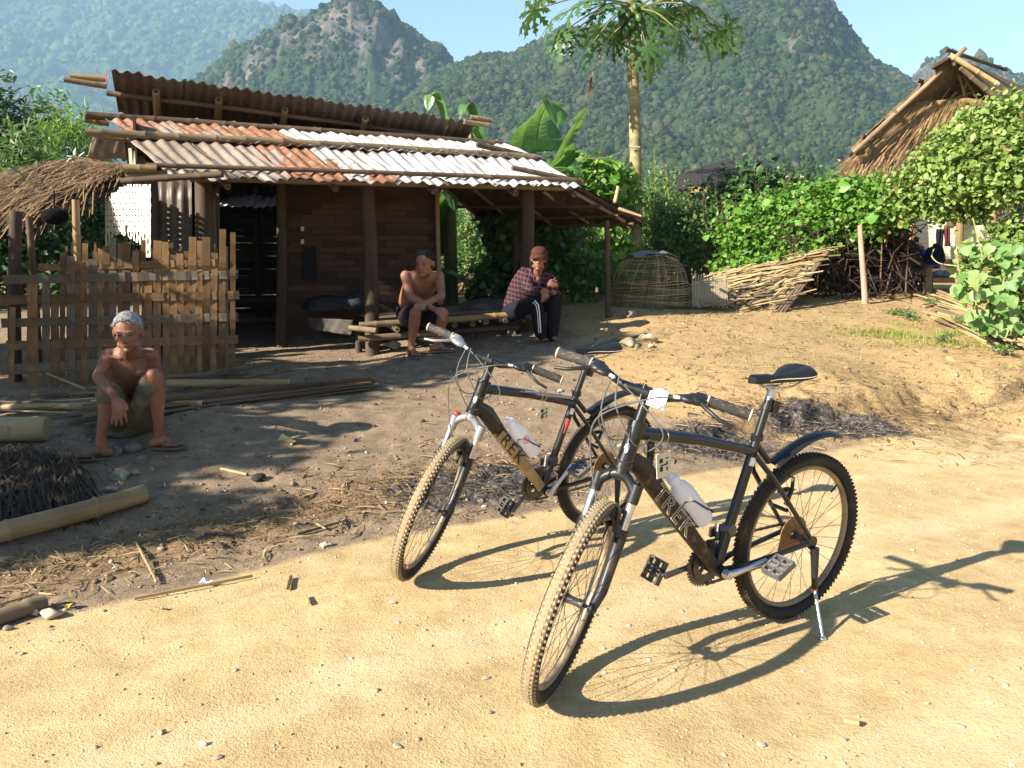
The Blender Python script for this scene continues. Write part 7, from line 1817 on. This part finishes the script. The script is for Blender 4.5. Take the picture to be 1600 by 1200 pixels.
b = MB(); VV = [quadp(pnq, a0, b0)-pn.location-Vector((0, 0, .05)) for b0 in (0, 1) for a0 in (0, 1)]; b.add(VV+[v-Vector((0, 0, .02)) for v in VV], [[0, 1, 3, 2], [4, 6, 7, 5], [0, 4, 5, 1], [2, 3, 7, 6], [0, 2, 6, 4], [1, 5, 7, 3]]); b.build('panel_base', STRAW, pn, smooth=False)
for k in range(3): pole('panel_pole', at(1214+6*k, 488, 9.55), at(1294+2*k, 388, 11.0), .018, .018, BAM_OLD, pn)
leaf_cloud('vine_leaves', [tuple(at(px, py, 11.1))+(.22, .16, .10) for px, py in ((1160, 418), (1195, 408), (1225, 402), (1255, 398), (1280, 392), (1130, 428), (1210, 425))], 800, .06, RL, L_VINE, pn, loc=pn.location, seed=48, droop=1)
# dark twiggy trellis under the vine
te = empty('trellis', at(1340, 440, 11.5), 'dark tangle of dry branches holding up the climbing vine', 'trellis')
b = MB(); r_ = random.Random(77)
for i in range(420):
    px = r_.uniform(1215, 1440); top = 340+ (15 if px < 1400 else 0); lowr = 470 - (0 if px > 1290 else (1290-px)*.1)
    py = r_.uniform(top, lowr); Y = r_.uniform(11.0, 12.8); p = at(px, py, Y); d = Vector((r_.gauss(0, 1), r_.gauss(0, .6), r_.gauss(.3, .8))).normalized(); L_ = r_.uniform(.25, .9)
    q0, q1 = p-d*L_/2, p+d*L_/2; q0.z = max(q0.z, gzs(q0.x, q0.y)); q1.z = max(q1.z, gzs(q1.x, q1.y)); m_ = q0.lerp(q1, .5)+Vector((r_.gauss(0, .05), 0, r_.gauss(0, .05)))
    b.tube([q0-te.location, m_-te.location, q1-te.location], [.012*r_.uniform(.5, 1.3), .009, .004], 4)
tag(b.build('branches', grain('shaded_twig', [(.2, (.018, .012, .009)), (.6, (.06, .038, .024))], .9, 5, island=True), te, smooth=False), kind='stuff')  # twigs, and the leaves below, coloured dark for the shade under the vine
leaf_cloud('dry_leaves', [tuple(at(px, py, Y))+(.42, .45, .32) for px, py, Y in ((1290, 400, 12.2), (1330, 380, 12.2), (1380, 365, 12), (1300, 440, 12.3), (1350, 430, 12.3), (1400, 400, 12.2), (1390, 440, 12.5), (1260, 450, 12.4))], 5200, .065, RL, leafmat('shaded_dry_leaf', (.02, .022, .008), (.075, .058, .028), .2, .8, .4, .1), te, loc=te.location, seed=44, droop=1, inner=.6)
for x0, y0, x1, y1, Y0, Y1 in ((1352, 480, 1344, 352, 10.6, 10.8),):
    p = at(x0, y0, Y0); p.z = gzs(p.x, p.y)-.05; tag(pole('wooden_stake', p, at(x1, y1, Y1), .042, .032, grain('pinkish_stake', [(.3, (.20, .12, .08)), (.7, (.36, .25, .18))], .8, 6), None, nodes=0, hollow=False), 'single pale upright stake propping the vine above the bare ground', 'stake')
tag(pole('leaning_pole', at(1380, 285, 10.6), at(1465, 187, 9.9), .012, .012, BAM_DARK, None, nodes=.3, hollow=False), 'thin dark pole leaning through the vine in front of the thatched gable', 'pole')
tag(pole('leaning_pole', at(1402, 275, 12), at(1417, 250, 12), .03, .03, WOODP, None, nodes=0, hollow=False), 'short dark stub rising from the vine under the thatched gable', 'pole')
# sticks heaped on the right bank
r_ = random.Random(5)
for i in range(44):
    t = r_.random(); x0 = 1420+60*r_.random()+t*30; y0 = 462+t*45+r_.uniform(-5, 5); L_ = r_.uniform(90, 230); sl = r_.uniform(.30, .55)
    if i % 9 == 0: sl = r_.uniform(-.2, .1)
    x1 = min(x0+L_, 1640); y1 = min(y0+L_*sl, 556)
    tag(slat('bamboo_stick', gp(x0, y0, .02+.06*r_.random()), gp(x1, y1, .02+.09*r_.random()), r_.choice([.018, .025, .04]), .012, [STRAW, STRAW, BAM_OLD, STRAW][i % 4], None, up=(0, 0, 1), curl=.03*r_.random()), 'dry split bamboo stick heaped on the bank before the round-leaved vine', 'stick', 'sticks heaped on the right bank')
# low weeds by the sticks
for i, (px, py, hh) in enumerate(((1420, 500, .10), (1500, 515, .16), (1455, 478, .10), (1570, 555, .10), (1478, 535, .10), (1395, 492, .08))):
    p = at_ground(px, py); bush(p.x, p.y, hh, .16, 130, .04, LL, L_MID, ['small weed left of the stick heap', 'leafy weed growing through the middle of the stick heap', 'small weed at the top end of the stick heap', 'weed at the right end of the stick heap', 'small weed below the stick heap', 'tiny weed on the bare bank left of the sticks'][i], 'weed', 'weed', 'weeds on the bank', seed=400+i)

# ------------------------------------------------------------------ dark shed roof behind the hedge
se = empty('shed', at(1095, 280, 16), 'shed with a dark sloping roof half hidden behind the hedge', 'shed')
q = [at(1042, 284, 15.5), at(1140, 250, 17.5), at(1060, 300, 14.5), at(1165, 292, 15.0)]
b = MB(); VV = [Vector(v)-se.location for v in q]; b.add(VV+[v+Vector((0, 0, .05)) for v in VV], [[0, 1, 3, 2], [4, 6, 7, 5], [0, 4, 5, 1], [2, 3, 7, 6], [0, 2, 6, 4], [1, 5, 7, 3]]); b.build('roof', simple('shaded_roof', (.022, .018, .015), .9), se, smooth=False)  # near-black roof colour paints in the shade of its underside
slat('fascia', at(1076, 297, 14.6), at(1132, 293, 14.6), .10, .02, STRAW, se, up=(0, -1, 0)); slat('fascia', at(1082, 314, 14.8), at(1132, 310, 14.8), .22, .02, BAM_OLD, se, up=(0, -1, 0))
for px in (1080, 1125): p = at(px, 300, 14.9); pole('post', Vector((p.x, p.y, .8)), p, .05, .05, WOODP, se, nodes=0, hollow=False)

# ------------------------------------------------------------------ thatched house at the right
HZY = 17.0
hs = empty('thatched_house', at(1480, 250, HZY), 'tall thatched house with straw gable and bamboo rake poles behind the vines', 'house')
def hq(px, py, dy=0): return at(px, py, HZY+dy)
apex = hq(1488, 96, -.6); eaveL = hq(1334, 236, -.6); eaveR = hq(1640, 236, -.6)
# roof slopes, thick thatch slabs going back
def slab(name, pts, th, mat):
    VV = [Vector(v)-hs.location for v in pts]; n_ = (VV[1]-VV[0]).cross(VV[2]-VV[0]).normalized()*th; b = MB(); b.add(VV+[v+n_ for v in VV], [[0, 1, 3, 2], [4, 6, 7, 5], [0, 4, 5, 1], [2, 3, 7, 6], [0, 2, 6, 4], [1, 5, 7, 3]]); return b.build(name, mat, hs, smooth=False)
bk = Vector((5.2, 4.6, 0))
slab('roof', [eaveL, apex, eaveL+bk, apex+bk], .10, THATCH_D); slab('roof', [apex, eaveR, apex+bk, eaveR+bk], .10, THATCH_D)
thatch('roof_thatch', [apex+Vector((0, -.02, .06)), apex+bk, eaveL+Vector((0, -.02, .06)), eaveL+bk], 900, .5, THATCH_D, hs, .04, .02, .05, base=False, seed=21)
pole('rake_pole', hq(1333, 239, -.72), hq(1470, 112, -.72), .05, .045, BAM_OLD, hs, nodes=.5); pole('rake_pole', hq(1500, 105, -.7), hq(1600, 190, -.7), .05, .05, BAM_OLD, hs)
pole('ridge_pole', hq(1477, 77, -.8), hq(1572, 109, .8), .035, .035, BAM_DARK, hs); pole('ridge_pole', hq(1508, 75, -.7), hq(1488, 96, -.7), .045, .05, BAM_OLD, hs)
pole('rake_pole', hq(1484, 86, -.75), hq(1560, 132, -.75), .05, .045, STRAW, hs, nodes=.5)
for (a0, b0, c0, d0) in ((1433, 125, 1470, 138), (1397, 174, 1430, 182), (1346, 212, 1370, 221), (1490, 100, 1530, 118)): pole('purlin_end', hq(a0, b0, -.75), hq(c0, d0, .6), .04, .04, BAM_DARK, hs, nodes=0)
slab('ridge_cap', [hq(1455, 108, -.85), hq(1482, 92, -.85), hq(1480, 115, .9), hq(1505, 98, .9)], .05, WOODP)
# gable of straw
gab = [hq(a_, b_, -.38) for a_, b_ in ((1350, 232), (1432, 160), (1470, 156), (1512, 153), (1560, 160), (1600, 250), (1600, 300), (1335, 262))]
VV = [Vector(v)-hs.location for v in gab]; link('gable_base', raw_mesh('gable_base', VV+[v+Vector((0, .06, 0)) for v in VV], [list(range(8)), list(range(8, 16))[::-1]]+[[i, i+8, (i+1) % 8+8, (i+1) % 8] for i in range(8)], [THATCH_L]), hs)
thatch('gable_thatch', [hq(1432, 158, -.40), hq(1575, 152, -.40), hq(1345, 235, -.42), hq(1600, 250, -.42)], 3600, .75, THATCH_L, hs, .05, .010, .0, base=False, jitter=.16, seed=23)
thatch('gable_thatch', [hq(1350, 232, -.40), hq(1600, 222, -.40), hq(1330, 262, -.48), hq(1600, 290, -.48)], 2200, .6, THATCH_L, hs, .06, .010, .02, base=False, jitter=.16, seed=24)
slab('gable_void', [hq(1355, 226, .9), hq(1488, 100, .9), hq(1360, 232, 1.0), hq(1590, 200, .9)], .02, WOODP)
for (a0, b0, c0, d0) in ((1495, 112, 1512, 156), (1500, 118, 1508, 158), (1505, 118, 1528, 156), (1512, 124, 1502, 156), (1470, 157, 1484, 138), (1483, 156, 1495, 144), (1490, 154, 1525, 142)): pole('gable_stick', hq(a0, b0, -.15), hq(c0, d0, -.15), .018, .016, STRAW, hs, nodes=0)
pole('inner_rafter', hq(1450, 165, .4), hq(1497, 112, .2), .04, .04, BAM_OLD, hs)
# lower house wall and posts glimpsed below the vines
r_ = random.Random(3)
for i in range(11):
    slat('wall_strip', at(1420, 345+8*i, 15.5), at(1620, 345+8*i, 15.5), .095, .01, PALEW if i < 8 else SLAT, hs, up=(0, -1, 0))
for px in (1424, 1500, 1552, 1620): p = at(px, 430, 15.3); pole('house_post', Vector((p.x, p.y, gzs(p.x, p.y)-.1)), at(px, 255, 15.3), .07, .07, BAM_NEW, hs, nodes=0, hollow=False)
slat('house_base', at(1400, 436, 15.4), at(1620, 436, 15.4), .2, .05, SLAT_DARK, hs, up=(0, -1, 0))
for i, (x0, y0, x1, y1, m_, lb) in enumerate(((1463, 358, 1474, 392, SHORTS_B, 'black garment hanging on the pale house wall'), (1476, 352, 1485, 385, simple('dark_red_cloth', (.08, .012, .015), .9), 'dark red garment hanging beside the black one'), (1515, 335, 1533, 352, GREYC, 'grey garment hung high under the vines'), (1583, 295, 1592, 345, simple('indigo_cloth', (.03, .04, .16), .9), 'indigo garment hanging at the right edge'), (1595, 290, 1610, 345, simple('pale_blue_cloth', (.25, .3, .42), .9), 'pale blue garment hanging at the right edge'), (1540, 345, 1550, 378, simple('mauve_cloth', (.25, .13, .17), .9), 'mauve garment hanging left of the leaning poles'))):
    Y = 15.2 if i < 3 or i == 5 else 10.8
    drape('garment', [at(x0, y0, Y), at(x1, y0, Y), at(x0, y1, Y), at(x1, y1, Y)], m_, lb, 'garment', seed=i)
# bundle of leaning poles at the right edge
for i in range(12):
    r_ = random.Random(i); x0 = 1565+4.5*i+r_.uniform(-4, 4); p = at(x0, 460, 10.6+.05*i); p.z = gzs(p.x, p.y)-.02
    tag(pole('leaning_pole', p, at(x0+12+r_.uniform(-5, 12), 270+r_.uniform(0, 40), 10.8+.05*i), .018, .014, [BAM_OLD, TWIG, BAM_DARK][i % 3], None, nodes=.4, hollow=False, n=6), 'brown pole in the upright bundle leaning behind the right vines', 'pole', 'poles leaning behind the right vines')
# things in the shade right of the stake
lump('cloth_bundle', at(1440, 412, 12.2), .26, .2, .22, BLUEC, 'bright blue cloth bundle in the shade under the vine', 'cloth', seed=22); lump('sack', at(1412, 425, 12.0), .26, .2, .16, SACK, 'grey-brown sack on the ground left of the blue bundle', 'sack', seed=24)
lump('cloth_bundle', at(1460, 404, 11.9), .14, .12, .20, SHORTS_B, 'black cloth hung over a stump right of the blue bundle', 'cloth', seed=25); lump('cloth_bundle', at(1435, 388, 12.2), .09, .08, .07, PINK, 'small pink cloth on top of the blue bundle', 'cloth', seed=26)
p = at(1451, 440, 11.8); p.z = gzs(p.x, p.y)-.02; tag(pole('stump', p, at(1450, 415, 11.8), .06, .055, BAM_OLD, None, nodes=0, hollow=False), 'short pale stump under the black cloth', 'stump')
q0 = at(1478, 432, 12.4); tb = empty('low_table', q0, 'low dark table with cloths on it beside the blue bundle', 'table'); b = MB(); b.box((0, 0, 0), (.75, .4, .04)); b.build('table_top', BAM_DARK, tb, smooth=False)
for sx in (-.3, .3):
    for sy in (-.15, .15): b = MB(); b.box((sx, sy, -.14), (.04, .04, .24)); b.build('leg', BAM_DARK, tb, smooth=False)
lump('cloth_bundle', q0+Vector((0, 0, .03)), .28, .16, .07, simple('mixed_cloth', (.22, .25, .33), .9, 0, .1, 0, .6, 9), 'pale folded cloths lying on the low dark table', 'cloth', seed=27)
b = MB(); pts = [at(x, y, 10.9) for x, y in ((1460, 388), (1456, 400), (1465, 410), (1480, 414), (1500, 416))]; b.tube(spline([tuple(p) for p in pts], 5), .008, 6); tag(b.build('hose', simple('pale_hose', (.45, .5, .33), .5), None), 'thin pale curved hose hanging in front of the low table', 'hose')
